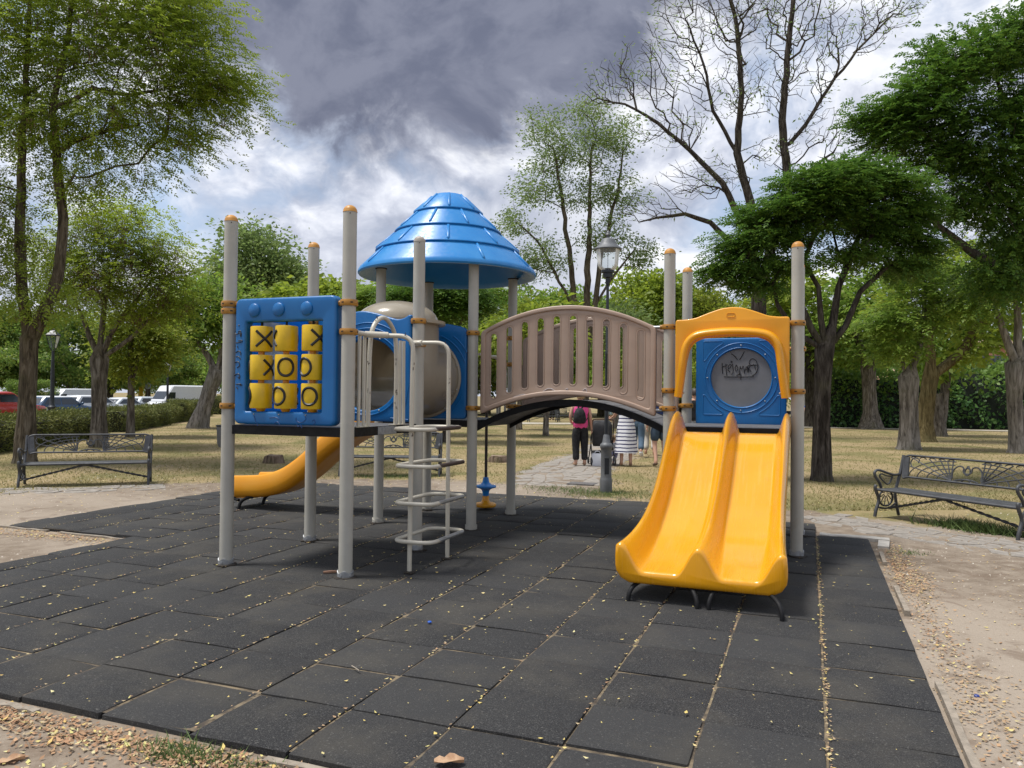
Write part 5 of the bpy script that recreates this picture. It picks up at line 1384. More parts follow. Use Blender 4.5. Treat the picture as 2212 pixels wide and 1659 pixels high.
# woman in pink
J = dict(wrr=(.27, .06, .88), har=(.285, .08, .80), ell=(-.24, -.02, 1.12), wrl=(-.20, .12, .98), hal=(-.14, .16, .96), pelvis=(0, -.02, .93))
wp_, j = human('person in a sleeveless pink top and black trousers with a black backpack', gp(1253, 1006), FACE + .10, 1.63, J, 'b', 1.14)
shirt(wp_, j, M_PINK, .80, 0, 1.14, 'pink_top'); trousers(wp_, j, M_BLKC, .085, 1, 1.28); shoes(wp_, j, M_SAND, 'sandal')
c, s_ = math.cos(FACE + .1), math.sin(FACE + .1)
bl = wp_.location
bpk = empty('backpack', (bl.x, bl.y, bl.z), FACE + .10, 'small black backpack worn on the pink top', 'backpack')
mb = MB(); rg = []
for z, wd, dp in ((.93, .10, .05), (.96, .135, .10), (1.05, .14, .12), (1.16, .12, .11), (1.24, .08, .08), (1.27, .05, .03)):
    rg.append([(-.06 + wd * math.copysign(abs(math.cos(a)) ** .7, math.cos(a)), -.22 + dp * math.copysign(abs(math.sin(a)) ** .7, math.sin(a)), z) for a in np.linspace(0, 2 * math.pi, 17)[:-1]])
mb.rings(rg); mb.build('bag', M_BLKC, bpk, 60)
for sx in (-.10, .09):
    mb = MB(); mb.tube(smooth_path([(-.06 + sx * .3, -.17, 1.25), (sx * .7, -.155, 1.33), (sx, -.10, 1.42), (sx, .03, 1.45), (sx * 1.1, .13, 1.34)], 2), .017, 6, flat=.4); mb.build('strap', M_BLKC, bpk, 60)
for sx in (-.17, .06):
    mb = MB(); mb.tube(smooth_path([(-.06 + (.12 if sx > 0 else -.12), -.20, .97), (sx * 1.6 + .04, -.16, 1.05), (.17 if sx > 0 else -.18, -.05, 1.16)], 2), .011, 6, flat=.4); mb.build('side_strap', M_BLKC, bpk, 60)
# striped dress
J = dict(ell=(-.26, .10, 1.13), wrl=(-.34, .32, 1.07), hal=(-.38, .38, 1.06), elr=(.21, .05, 1.12), wrr=(.16, .20, 1.0), har=(.13, .26, .98))
wd_, j = human('person in a long white dress with navy stripes beside the pushchair', gp(1352, 1006), FACE - .12, 1.66, J, 'd', 1.02)
mb = MB(); rg = []
for z, a_, b_ in ((.30, .265, .21), (.45, .25, .195), (.65, .225, .18), (.85, .205, .165), (.95, .19, .15), (1.08, .165, .13), (1.2, .172, .135), (1.32, .175, .13), (1.40, .13, .09), (1.43, .075, .065)):
    rg.append([((a_ + (.012 * math.sin(5 * q) if z < .9 else 0)) * math.cos(q), (b_ + (.010 * math.cos(4 * q) if z < .9 else 0)) * math.sin(q) - .005, z) for q in np.linspace(0, 2 * math.pi, 33)[:-1]])
mb.rings(rg, caps=False); mb.build('dress', M_STRIPE, wd_, 80)
for n_ in 'lr':
    sh, el = Vector(j['sh' + n_]), Vector(j['el' + n_]); wear(wd_, 'sleeve', M_STRIPE, {'a': tuple(sh), 'b': tuple(sh.lerp(el, .55))}, [('a', 'b')], [.085, .068])
shoes(wd_, j, M_SAND, 'sandal')
# walker in jeans behind her
J = dict(knl=(-.09, .16, .52), anl=(-.10, .10, .12), hel=(-.10, .07, .09), tol=(-.11, .25, .05), knr=(.10, -.02, .50), anr=(.11, -.26, .16), her=(.11, -.30, .15), tor=(.12, -.15, .04))
pj_, j = human('person in blue jeans and a pale top walking ahead of the striped dress', gp(1377, 988), FACE - .25, 1.66, J, 'd')
shirt(pj_, j, M_GREYC, .88, .4); trousers(pj_, j, M_DENIM, .085, 1, 1.2, 'jeans'); shoes(pj_, j, M_SNEAK, 'sneaker', 1.2)
# cream trousers
J = dict(knl=(-.10, .14, .52), anl=(-.11, -.02, .10), hel=(-.11, -.05, .06), tol=(-.12, .12, .03), knr=(.10, .0, .5), anr=(.11, -.22, .12), her=(.11, -.26, .10), tor=(.12, -.10, .03))
pc_, j = human('person in cream trousers walking ahead of the denim shorts', gp(1404, 984), FACE - .2, 1.64, J, 'b')
shirt(pc_, j, mat('coral_cloth', (0.55, 0.25, 0.20), .8), .88, .4); trousers(pc_, j, M_CREAMC, .095, 1, 1.25); shoes(pc_, j, M_SAND, 'sandal')
# man in shorts
J = dict(knr=(.11, .08, .50), anr=(.12, -.04, .08), her=(.12, -.06, .035), tor=(.13, .12, .03), knl=(-.10, .02, .49), anl=(-.10, -.14, .10), hel=(-.10, -.17, .07), tol=(-.115, .0, .03), ell=(-.26, -.05, 1.12), wrl=(-.27, -.02, .88), hal=(-.27, .0, .81))
pm, j = human('person in a navy t-shirt and knee-length denim shorts half hidden by the yellow slide', gp(1424, 1008), FACE + .05, 1.76, J, 'd', 1.12)
shirt(pm, j, M_NAVY, .83, .5, 1.12, 't_shirt'); trousers(pm, j, M_DENIMD, .105, .95, 1.15, 'shorts'); shoes(pm, j, mat('brown_sandal', (.10, .065, .045), .7), 'sandal')
mb = MB(); wv_ = Vector(j['wrl']); mb.torus(tuple(wv_ + Vector((0, 0, .03))), .032, .010, 14, 6); mb.build('wristband', M_BLKC, pm, 60)
# man behind the tower
pk_, j = human('dark-dressed person between the slide tower posts', gp(1500, 985), FACE + .3, 1.74, None, 'd', 1.1)
shirt(pk_, j, M_BLKC, .84, .5, 1.1, 't_shirt'); trousers(pk_, j, M_GREYC, .075); shoes(pk_, j, M_BLKC)
# child crouching by the pushchair
J = dict(pelvis=(0, -.05, .42), spine=(0, .05, .58), chest=(0, .16, .72), neck=(0, .20, .86), jaw=(0, .24, .95), head=(0, .25, 1.03), crown=(0, .25, 1.10), shl=(-.15, .16, .80), shr=(.15, .16, .80), ell=(-.2, .26, .58), elr=(.2, .26, .58), wrl=(-.14, .42, .46), wrr=(.14, .42, .46), hal=(-.12, .48, .44), har=(.12, .48, .44),
         hil=(-.09, -.02, .40), hir=(.09, -.02, .40), knl=(-.14, .30, .50), knr=(.14, .30, .50), anl=(-.13, .08, .09), anr=(.13, .08, .09), hel=(-.13, .04, .04), her=(.13, .04, .04), tol=(-.14, .22, .03), tor=(.14, .22, .03))
ch, j = human('small child crouching beside the pushchair behind the lamp base', gp(1316, 1003), FACE - .9, .98, J, 'b')
shirt(ch, j, M_WHITEC, .48, .5, .95, 't_shirt'); trousers(ch, j, mat('lilac_cloth', (.30, .31, .48), .8), .075); shoes(ch, j, M_BLKC, 'sandal')
# far figures
def far_person(px, py, H, label, top, low, hair='d', rz=0, group='far park visitors', slv=.5):
    r_, jj = human(label, gp(px, py), FACE + rz, H, None, hair, group=group)
    shirt(r_, jj, top, .86, slv); trousers(r_, jj, low, .075, .95 if H < 1.4 else 1); shoes(r_, jj, M_BLKC); return r_
far_person(1317, 913, 1.35, 'far child in a pale blue shirt seen past the lamp column', M_LBLUE, M_LBLUE, rz=3.0)
far_person(1192, 908, 1.70, 'far person in white seen above the far bench', M_WHITEC, M_BLKC, rz=2.6)
far_person(1742, 918, 1.30, 'far child in a blue shirt right of the slide tower', mat('royal_blue_cloth', (.01, .08, .42), .8), M_NAVY, rz=.5)

# ------------------------------------------------------------------ pushchair and bag
sx0, sy0, sz0 = gp(1299, 1004)
M_TYRE = mat('rubber_tyre', (0.02, 0.02, 0.02), 0.85)
M_BROWN = mat('brown_grip', (0.09, 0.045, 0.03), 0.5)
st = empty('pushchair', (sx0, sy0, sz0), FACE + .05, 'black folding pushchair standing on the path beside the pink top', 'pushchair')
for s in (-1, 1):
    x = s * .24
    mb = MB(); mb.tube(smooth_path([(x, -.20, .98), (x, -.16, .80), (x * 1.02, -.02, .45), (x * 1.05, .22, .14)], 2), .013, 8); mb.build('frame_tube', M_BLKC, st, 60)
    mb = MB(); mb.tube(smooth_path([(x * .98, .14, .62), (x, -.06, .42), (x * 1.05, -.24, .12)], 2), .012, 8); mb.build('frame_tube', M_BLKC, st, 60)
    for y, r_ in ((-.25, .095), (.26, .075)):
        w_ = empty('wheel', (x * 1.08, y, r_ + .004), parent=st)
        mb = MB(); mb.torus((0, 0, 0), r_ - .02, .020, 24, 8, 'x'); mb.build('tyre', M_TYRE, w_, 60)
        mb = MB(); mb.torus((0, 0, 0), r_ * .45, .012, 18, 6, 'x')
        for q in range(5): a = q * 1.2566; mb.tube([(0, 0, 0), (0, (r_ - .03) * math.cos(a), (r_ - .03) * math.sin(a))], .007, 5)
        mb.build('rim', M_GREYC, w_, 60)
mb = MB(); mb.tube(round_path([(-.24, -.17, .90), (-.24, -.22, 1.03), (.24, -.22, 1.03), (.24, -.17, .90)], .09, 6), .016, 10); mb.build('handle', M_BROWN, st, 60)
mb = MB(); rg = []
for z, w2, y0, y1 in ((.42, .19, -.10, .10), (.50, .215, -.15, .12), (.70, .225, -.18, .0), (.88, .225, -.19, .12), (.96, .21, -.15, .16), (1.0, .15, -.08, .10)):
    rg.append([(w2 * math.copysign(abs(math.cos(a)) ** .5, math.cos(a)), (y0 + y1) / 2 + (y1 - y0) / 2 * math.copysign(abs(math.sin(a)) ** .5, math.sin(a)), z) for a in np.linspace(0, 2 * math.pi, 21)[:-1]])
mb.rings(rg); mb.build('seat_and_hood', mat('charcoal_cloth', (.035, .036, .04), .85, noise=.3), st, 60)
mb = MB(); mb.box((0, .0, .24), (.19, .20, .07)); mb.build('basket', M_BLKC, st, 40)
mb = MB(); rg = []
for z, w2, d2 in ((.0, .12, .10), (.06, .135, .12), (.22, .13, .11), (.27, .115, .08)): rg.append([(w2 * math.copysign(abs(math.cos(a)) ** .4, math.cos(a)), d2 * math.copysign(abs(math.sin(a)) ** .4, math.sin(a)), z) for a in np.linspace(0, 2 * math.pi, 21)[:-1]])
bag = empty('carrier_bag', (gp(1290, 1006)[0], gp(1290, 1006)[1], sz0), FACE, 'white bag standing on the path in front of the pushchair', 'bag')
mb.rings(rg); mb.build('bag_body', M_WHITEC, bag, 50)
for y in (-.05, .05):
    mb = MB(); mb.tube(smooth_path([(-.06, y, .26), (-.05, y, .32), (.05, y, .32), (.06, y, .26)], 2), .007, 6); mb.build('handle', M_WHITEC, bag, 60)

# ================================================================== tree stumps, litter bin
M_STUMP = bark_mat('stump_bark', (0.05, 0.035, 0.028), (0.13, 0.09, 0.065), (0.22, 0.17, 0.13), 6)
M_WOOD = mat('sawn_wood', (0.30, 0.22, 0.15), .9, noise=.3, nscale=12, bump=.3)
def stump(px, py, wd, h, label):
    x, y = G(px, py); t = empty('tree_stump', (x, y, float(ground_z(x, y))), 0, label, 'tree stump', 'cut tree stumps')
    n = 22; mb = MB(); rg = []
    for z, f in ((-.05, 1.25), (.03, 1.12), (.1, 1.02), (h - .02, .96), (h, .93)):
        rg.append([(wd * f * (1 + .10 * math.sin(5 * a + 1) + .05 * math.sin(9 * a)) * math.cos(a), wd * f * (1 + .10 * math.sin(5 * a + 1)) * math.sin(a), z + (.015 * math.sin(3 * a) if z > .1 else 0)) for a in np.linspace(0, 2 * math.pi, n + 1)[:-1]])
    mb.rings(rg); mb.build('bark', M_STUMP, t, 50)
    mb = MB(); mb.lathe([(wd * .86, h - .012), (wd * .84, h + .006), (0, h + .008)], (0, 0, 0), 20); mb.build('cut_face', M_WOOD, t, 40)
stump(592, 999, .20, .17, 'low cut tree stump in the grass behind the orange slide')
stump(1076, 998, .20, .14, 'low cut tree stump in the grass behind the disc pole')
bx_, by_ = G(486, 1010); lb = empty('litter_bin', (bx_, by_, float(ground_z(bx_, by_))), FACE, 'grey litter bin half hidden by the leftmost post', 'litter bin')
mb = MB(); mb.tube([(0, 0, 0), (0, 0, .95)], .03, 10); mb.build('post', M_LAMPG, lb, 60)
mb = MB(); rg = []
for z, f in ((.42, .12), (.50, .15), (.84, .165), (.86, .165)): rg.append([(f * math.cos(a), f * math.sin(a) - .03, z) for a in np.linspace(0, 2 * math.pi, 25)[:-1]])
mb.rings(rg); mb.build('bin', M_LAMPG, lb, 40)
mb = MB(); mb.torus((0, -.03, .86), .168, .016, 26, 8); mb.build('rim', M_LAMPB, lb, 60)

# ================================================================== cars
M_CARGL = mat('car_glass', (0.02, 0.025, 0.03), 0.06, spec=0.8)
M_TAIL = mat('tail_lamp', (0.45, 0.012, 0.015), 0.2, coat=.5)
M_HEAD = mat('head_lamp', (0.5, 0.52, 0.55), 0.15, metal=.3)
M_BUMP = mat('black_trim', (0.025, 0.025, 0.027), 0.6)
M_PLATE = mat('white_plate', (0.65, 0.65, 0.62), 0.5)
def paint(name, c): return mat(name, c, 0.25, noise=0.04, coat=0.6)
def car(px, depth, heading, label, body, roof, L=4.3, Wd=1.8, H=1.5, kind='hatch', cat='car', z0=-.33):
    """heading: angle from the view direction, positive to the right; built with the nose at +y"""
    p = PX(px, 845, depth); root = empty('parked_car' if cat == 'car' else 'parked_van', (p[0], p[1], z0), FACE - heading, label, cat, 'vehicles in the car park')
    h2, w2 = L / 2, Wd / 2; belt = H * .665 if kind != 'van' else H * .50
    def sec(y, w, zb, zt, k=5):
        r_ = .12
        return [(w * sx * f, y, zb + (zt - zb) * g) for sx, seq in ((1, ((.92, 0), (1, .18), (1, .62), (.965, .9), (.90, 1))), (-1, ((.90, 1), (.965, .9), (1, .62), (1, .18), (.92, 0)))) for f, g in seq]
    if kind == 'sedan': st_ = [(-h2, .86, .38, belt - .10), (-h2 + .10, .95, .24, belt - .02), (-h2 + .8, 1, .22, belt + .0), (0, 1, .22, belt), (h2 - 1.2, 1, .22, belt - .06), (h2 - .25, .93, .24, belt - .22), (h2, .78, .34, belt - .34)]
    elif kind == 'van': st_ = [(-h2, .96, .35, belt), (-h2 + .1, 1, .28, belt), (0, 1, .26, belt), (h2 - 1.0, 1, .26, belt), (h2 - .55, .98, .28, belt - .08), (h2 - .08, .90, .30, belt - .32), (h2, .80, .36, belt - .42)]
    else: st_ = [(-h2, .88, .38, belt - .06), (-h2 + .12, .97, .26, belt), (-h2 + .7, 1, .24, belt), (0, 1, .24, belt), (h2 - 1.1, 1, .24, belt - .05), (h2 - .25, .93, .26, belt - .20), (h2, .78, .36, belt - .33)]
    mb = MB(); mb.rings([sec(y, w2 * f, zb, zt) for y, f, zb, zt in st_]); mb.build('body', body, root, 38)
    if kind == 'sedan': cab = (-h2 + .75, -h2 + 1.35, h2 - 1.95, h2 - 1.25)
    elif kind == 'van': cab = (-h2 + .03, -h2 + .12, h2 - 1.35, h2 - .62)
    else: cab = (-h2 + .10, -h2 + .48, h2 - 1.9, h2 - 1.15)
    y0, y0t, y1t, y1 = cab; wt = w2 * (.80 if kind != 'van' else .90); wb = w2 * .93
    def ring(z, ya, yb, w_): 
        q = .10; return [(w_ - .0, ya + q, z), (w_, yb - q, z), (w_ - q, yb, z), (-w_ + q, yb, z), (-w_, yb - q, z), (-w_, ya + q, z), (-w_ + q, ya, z), (w_ - q, ya, z)]
    zb = belt - .03; zr = H - .10
    mb = MB(); mb.rings([ring(zb, y0, y1, wb), ring(zr, y0t, y1t, wt), ring(H - .06, y0t + .05, y1t - .06, wt - .03)]); mb.build('cabin', body, root, 30)
    mb = MB(); mb.rings([ring(H - .075, y0t + .03, y1t - .04, wt - .012), ring(H - .03, y0t + .10, y1t - .12, wt - .06), ring(H, y0t + .3, y1t - .35, wt - .25)]); mb.build('roof', roof, root, 30)
    f = lambda a, b, t: a + (b - a) * t
    def quad(name, pts, off):
        v = [Vector(p) for p in pts]; nrm = (v[1] - v[0]).cross(v[2] - v[0]).normalized()
        if nrm.dot(Vector(off)) < 0: nrm = -nrm
        mb = MB(); mb.add([p - nrm * .01 for p in v] + [p + nrm * .008 for p in v], [(3, 2, 1, 0), (4, 5, 6, 7), (0, 1, 5, 4), (1, 2, 6, 5), (2, 3, 7, 6), (3, 0, 4, 7)]); return mb.build(name, M_CARGL, root, 20)
    lo, hi = .12, .90
    def cp(ypos_b, ypos_t, t, sx, inset=0): return (sx * (f(wb, wt, t)), f(ypos_b, ypos_t, t), f(zb, zr, t))
    if kind != 'van':
        for sx in (-1, 1):
            ym = (y0 + y1) / 2
            quad('side_window', [cp(y0 + .28, y0t + .22, lo, sx), cp(ym - .12, ym - .12, lo, sx), cp(ym - .12, ym - .12, hi, sx), cp(y0 + .28, y0t + .26, hi, sx)], (sx, 0, 0))
            quad('side_window', [cp(ym - .04, ym - .04, lo, sx), cp(y1 - .25, y1t - .1, lo, sx), cp(y1 - .25, y1t - .12, hi, sx), cp(ym - .04, ym - .04, hi, sx)], (sx, 0, 0))
        quad('rear_window', [(f(wb, wt, t) * s - .16 * s, f(y0, y0t, t), f(zb, zr, t)) for s, t in ((-1, lo + .1), (1, lo + .1), (1, hi), (-1, hi))], (0, -1, .2))
    else:
        for sx in (-1, 1): quad('side_window', [cp(y1 - .95, y1 - 1.0, .16, sx), cp(y1 - .2, y1t - .0, .16, sx), cp(y1 - .05, y1t - .02, .60, sx), cp(y1 - .95, y1 - 1.0, .60, sx)], (sx, 0, 0))
    hi2 = hi if kind != 'van' else .66
    quad('windscreen', [(f(wb, wt, t) * s - .13 * s, f(y1, y1t, t), f(zb, zr, t)) for s, t in ((-1, lo), (1, lo), (1, hi2), (-1, hi2))], (0, 1, .2))
    for s in (-1, 1):
        mb = MB(); mb.box((s * w2 * .80, -h2 + .045, belt * .80 if kind != 'van' else belt * .8), (.15 if kind != 'van' else .07, .075, .085 if kind != 'van' else .22)); mb.build('tail_lamp', M_TAIL, root, 30)
        mb = MB(); mb.box((s * w2 * .70, h2 - .10, belt * .66), (.16, .10, .075)); mb.build('head_lamp', M_HEAD, root, 30)
        mb = MB(); mb.lathe([(0, -.07), (.07, -.05), (.085, 0), (.06, .06), (0, .07)], (s * (w2 + .06), y1 - .28, belt + .10), 12); mb.build('wing_mirror', M_BUMP if kind == 'van' else body, root, 60)
        for y in (-h2 + .78, h2 - .82):
            w_ = empty('wheel', (s * (w2 - .10), y, .32), parent=root)
            mb = MB(); mb.torus((0, 0, 0), .235, .085, 22, 8, 'x'); mb.build('tyre', M_TYRE, w_, 60)
            mb = MB(); mb.tube([(-.06, 0, 0), (.06, 0, 0)], .20, 16); mb.build('rim', M_HEAD, w_, 30)
    mb = MB(); mb.box((0, -h2 + .02, .42), (w2 * .86, .05, .10)); mb.build('bumper', M_BUMP, root, 30)
    mb = MB(); mb.box((0, -h2 - .035, belt * .62), (.26, .008, .055)); mb.build('number_plate', M_PLATE, root)
    if kind == 'van':
        mb = MB(); mb.box((0, h2 - .03, .55), (w2 * .75, .06, .16)); mb.build('grille', M_BUMP, root, 30)
    return root
P_RED = paint('red_paint', (0.42, 0.035, 0.022)); P_BLUE = paint('dark_blue_paint', (0.012, 0.055, 0.13)); P_WHITE = paint('white_paint', (0.68, 0.69, 0.70)); P_SILV = paint('silver_paint', (0.48, 0.52, 0.55)); P_PALE = paint('pale_silver_paint', (0.56, 0.60, 0.63))
car(2, 42, R(24), 'red high-roofed car at the left edge behind the hedge', P_RED, P_RED, 4.4, 1.85, 1.82, 'hatch')
car(134, 47, R(24), 'dark blue car with a white roof behind the near lantern lamp', P_BLUE, P_WHITE, 4.2, 1.8, 1.58, 'hatch')
car(206, 53, R(24), 'white car half hidden behind a pollarded trunk', P_WHITE, P_WHITE, 4.4, 1.85, 1.62, 'hatch')
car(270, 58, R(24), 'white saloon car behind the slim forked trunk', P_PALE, P_WHITE, 4.5, 1.8, 1.45, 'sedan')
car(326, 63, R(24), 'silver hatchback in the middle of the parked row', P_SILV, P_PALE, 4.1, 1.78, 1.50, 'hatch')
car(362, 69, R(24), 'small silver car just left of the white van', P_SILV, P_SILV, 4.2, 1.75, 1.40, 'sedan')
car(392, 62, R(24) + math.pi + R(10), 'white high-roofed delivery van facing the viewer', P_WHITE, P_WHITE, 5.4, 2.05, 2.42, 'van', 'van')
car(150, 68, R(24) + math.pi, 'white van far behind the dark blue car', P_WHITE, P_WHITE, 5.0, 2.0, 2.1, 'van', 'van')
car(438, 76, R(20), 'silver car seen between the white van and the leaning trunk', P_SILV, P_SILV, 4.2, 1.75, 1.5, 'hatch')
car(476, 74, R(20), 'blue car right of the leaning trunk', paint('mid_blue_paint', (.02, .05, .19)), paint('mid_blue_paint', (.02, .05, .19)), 4.2, 1.75, 1.5, 'hatch')
# signs by the road
M_SIGN = mat('sign_grey', (.28, .30, .32), .6); M_YSIGN = mat('yellow_banner', (.75, .48, .03), .6)
def road_sign(px, depth, zc, r_, mt, label):
    p = PX(px, 845, depth); s = empty('road_sign', (p[0], p[1], -.33), FACE, label, 'sign')
    mb = MB(); mb.tube([(0, 0.03, 0), (0, 0.03, zc + r_)], .03, 8); mb.build('pole', M_LAMPG, s, 60)
    mb = MB(); mb.tube([(0, 0, zc), (0, .02, zc)], r_, 20); mb.build('disc', mt, s, 40)
road_sign(319, 80, 2.5, .34, M_SIGN, 'round grey sign seen from behind, above the silver hatchback')
p = PX(305, 845, 82); fl = empty('banner', (p[0], p[1], -.33), FACE, 'yellow upright banner beyond the parked cars', 'banner')
mb = MB(); mb.tube([(-.28, 0, 0), (-.28, 0, 3.1)], .02, 8); mb.build('pole', M_LAMPG, fl)
mb = MB(); mb.rings([[(-.27, -.005, z), (-.27 + w_, -.005 + .05 * math.sin(z * 3), z), (-.27 + w_, .005 + .05 * math.sin(z * 3), z), (-.27, .005, z)] for z, w_ in ((1.2, .42), (1.8, .5), (2.4, .48), (2.8, .35), (3.05, .12))]); mb.build('cloth', M_YSIGN, fl, 60)

# ================================================================== buildings at the right
M_CORR = mat('slate_grey_cladding', (0.085, 0.105, 0.135), .6, noise=.15)
M_RENDER = mat('pale_render', (0.55, 0.55, 0.54), .9, noise=.1)
M_PINKR = mat('salmon_render', (0.52, 0.27, 0.21), .9, noise=.12)
M_TERR = mat('terracotta_tiles', (0.36, 0.20, 0.13), .9, noise=.4, nscale=3, col2=(.50, .38, .30))
def frame_at(px, depth): p = PX(px, 862, depth); return (p[0], p[1], 0.0)
bld = empty('building', frame_at(2150, 62), FACE, 'grey clad building with pale base beyond the right hedge', 'building')
mb = MB(); mb.box((0, 2, 1.85), (2.9, 2, 1.85)); mb.build('wall', M_RENDER, bld, 30)
mb = MB()
n = 34; rg = []
prof = []
for k in range(n): 
    x = -2.95 + 5.9 * k / (n - 1); prof.append((x, -.06 if k % 2 else -.0))
V = [(x, y, 3.55) for x, y in prof] + [(x, y, 5.15) for x, y in prof] + [(2.95, 4, 3.55), (-2.95, 4, 3.55), (2.95, 4, 5.15), (-2.95, 4, 5.15)]
mb.add(V, [(k, k + 1, n + k + 1, n + k) for k in range(n - 1)] + [(n - 1, 2 * n, 2 * n + 2, 2 * n - 1), (2 * n + 1, 0, n, 2 * n + 3), tuple(range(n, 2 * n)) + (2 * n + 2, 2 * n + 3)]); mb.build('corrugated_cladding', M_CORR, bld, 20)
b2 = empty('building', frame_at(2185, 78), FACE, 'salmon pink house rising behind the grey clad building', 'building')
mb = MB(); mb.box((0, 3, 3.4), (4.6, 3, 3.4)); mb.build('wall', M_PINKR, b2, 30)
for x in (-3.2, -1.1, 1.0, 3.0):
    w_ = empty('window', (x, 0, 5.2), parent=b2)
    mb = MB(); mb.box((0, -.02, 0), (.5, .05, .65)); mb.build('frame', M_RENDER, w_)
    mb = MB(); mb.box((0, -.06, 0), (.42, .02, .57)); mb.build('pane', M_CARGL, w_)
mb = MB(); mb.rings([[(-4.9, -.4, 6.75), (4.9, -.4, 6.75), (4.9, 6.4, 6.75), (-4.9, 6.4, 6.75)], [(-4.9, -.4, 6.9), (4.9, -.4, 6.9), (4.9, 6.4, 6.9), (-4.9, 6.4, 6.9)], [(-3, 3, 8.2), (3, 3, 8.2), (3, 3.1, 8.2), (-3, 3.1, 8.2)]]); mb.build('roof', M_TERR, b2, 20)
b3 = empty('house', frame_at(1938, 56), FACE, 'low house with a mottled tiled roof behind the tall hedge', 'house')
mb = MB(); mb.box((0, 1.8, 1.35), (1.9, 1.8, 1.35)); mb.build('wall', M_RENDER, b3, 30)
V = [(-2.1, -.3, 2.65), (2.1, -.3, 2.65), (2.1, 3.9, 2.65), (-2.1, 3.9, 2.65), (-1.7, 1.8, 3.75), (1.7, 1.8, 3.75)]
mb = MB(); mb.add(V, [(0, 1, 5, 4), (2, 3, 4, 5), (1, 2, 5), (3, 0, 4), (3, 2, 1, 0)]); rf = mb.build('roof', M_TERR, b3, 20)
for k in range(16):
    mb = MB(); x = -2.0 + k * .266; mb.tube([(x, -.3, 2.69), (x * .82, 1.78, 3.78)], .06, 6); mb.build('roof_tile_row', M_TERR, rf, 60)
pil = empty('gate_pillar', frame_at(2187, 44), FACE, 'short pale stone pillar at the right end of the hedge', 'pillar')
mb = MB(); mb.box((0, 0, 1.05), (.24, .24, 1.05)); mb.build('shaft', M_CONC, pil, 30)
mb = MB(); mb.box((0, 0, 2.14), (.29, .29, .05)); mb.build('coping', M_CONC, pil, 30)
# fairground ride in pink and white far right of the slide tower
M_PINKW = mat('pink_panel', (.72, .28, .33), .5); M_WHP = mat('white_panel', (.74, .74, .74), .5)
fr_ = empty('fairground_ride', frame_at(1742, 56), FACE, 'far pink and white children\'s ride right of the slide tower', 'ride')
mb = MB(); mb.box((0, .6, .5), (1.3, .6, .12)); mb.build('platform', mat('dark_platform', (.06, .05, .05), .8), fr_)
for k, x in enumerate((-.75, -.15, .45, .95)):
    mb = MB(); rg = []
    for z, r_ in ((.6, .30), (1.0, .36), (1.5, .30), (1.9, .16), (2.1, .03)): rg.append([(x + r_ * .8 * math.cos(a), .3 + r_ * .5 * math.sin(a), z) for a in np.linspace(0, 6.283, 15)[:-1]])
    mb.rings(rg); mb.build('gondola', M_WHP if k % 2 else M_PINKW, fr_, 60)
for x in (-1.2, 0, 1.2):
    mb = MB(); mb.tube([(x, .2, 0), (x, .2, .5)], .05, 8); mb.build('leg', M_WHP, fr_)
# small red play house far behind the roofed tower
ph = empty('play_house', frame_at(1004, 58), FACE + .4, 'small far red play house with a pitched roof', 'play house')
mb = MB(); mb.box((0, 0, 1.0), (.45, .45, 1.0)); mb.build('wall', mat('maroon_board', (.20, .04, .03), .7), ph, 30)
mb = MB(); mb.add([(-.6, -.6, 1.95), (.6, -.6, 1.95), (.6, .6, 1.95), (-.6, .6, 1.95), (-.6, 0, 2.6), (.6, 0, 2.6)], [(0, 1, 5, 4), (2, 3, 4, 5), (1, 2, 5), (3, 0, 4), (3, 2, 1, 0)]); mb.build('roof', mat('orange_roof_board', (.5, .22, .08), .7), ph, 20)
# ================================================================== trees
BARK_G = bark_mat('grey_fissured_bark', (0.045, 0.038, 0.032), (0.135, 0.115, 0.095), (0.26, 0.235, 0.205), 6)
BARK_B = bark_mat('brown_bark', (0.035, 0.028, 0.02), (0.10, 0.08, 0.055), (0.19, 0.16, 0.12), 6)
BARK_D = bark_mat('dark_bark', (0.018, 0.015, 0.012), (0.055, 0.046, 0.038), (0.12, 0.105, 0.09), 7)
BARK_Y = bark_mat('mossy_ochre_bark', (0.06, 0.047, 0.02), (0.13, 0.10, 0.045), (0.20, 0.165, 0.085), 6)
BARK_P = bark_mat('pale_dead_wood', (0.08, 0.07, 0.06), (0.20, 0.18, 0.155), (0.33, 0.30, 0.27), 5)
LF_BRIGHT = leaf_mat('locust_leaf_bright', [(0.161, 0.268, 0.03), (0.225, 0.325, 0.037), (0.323, 0.38, 0.05), (0.128, 0.213, 0.035), (0.247, 0.306, 0.035)], 0.5)
LF_MID = leaf_mat('locust_leaf_mid', [(0.168, 0.274, 0.042), (0.241, 0.344, 0.049), (0.333, 0.392, 0.066), (0.135, 0.225, 0.037)], 0.55)
LF_DARK = leaf_mat('dense_dark_leaf', [(0.075, 0.162, 0.025), (0.122, 0.226, 0.027), (0.19, 0.291, 0.027), (0.058, 0.125, 0.022)], 0.4)
LF_PALE = leaf_mat('pale_leaf', [(0.178, 0.261, 0.078), (0.24, 0.309, 0.087), (0.293, 0.346, 0.087), (0.147, 0.215, 0.071)], 0.55)
LF_YEL = leaf_mat('yellowing_leaf', [(0.231, 0.264, 0.025), (0.304, 0.305, 0.032), (0.174, 0.229, 0.032)], 0.55)
LF_PLANE = leaf_mat('plane_leaf', [(0.146, 0.242, 0.048), (0.235, 0.33, 0.053), (0.42, 0.439, 0.089), (0.105, 0.186, 0.036)], 0.5)
LF_HEDGE = leaf_mat('clipped_juniper', [(0.124, 0.151, 0.035), (0.191, 0.211, 0.046), (0.259, 0.252, 0.066), (0.09, 0.11, 0.03)], 0.2, .7)
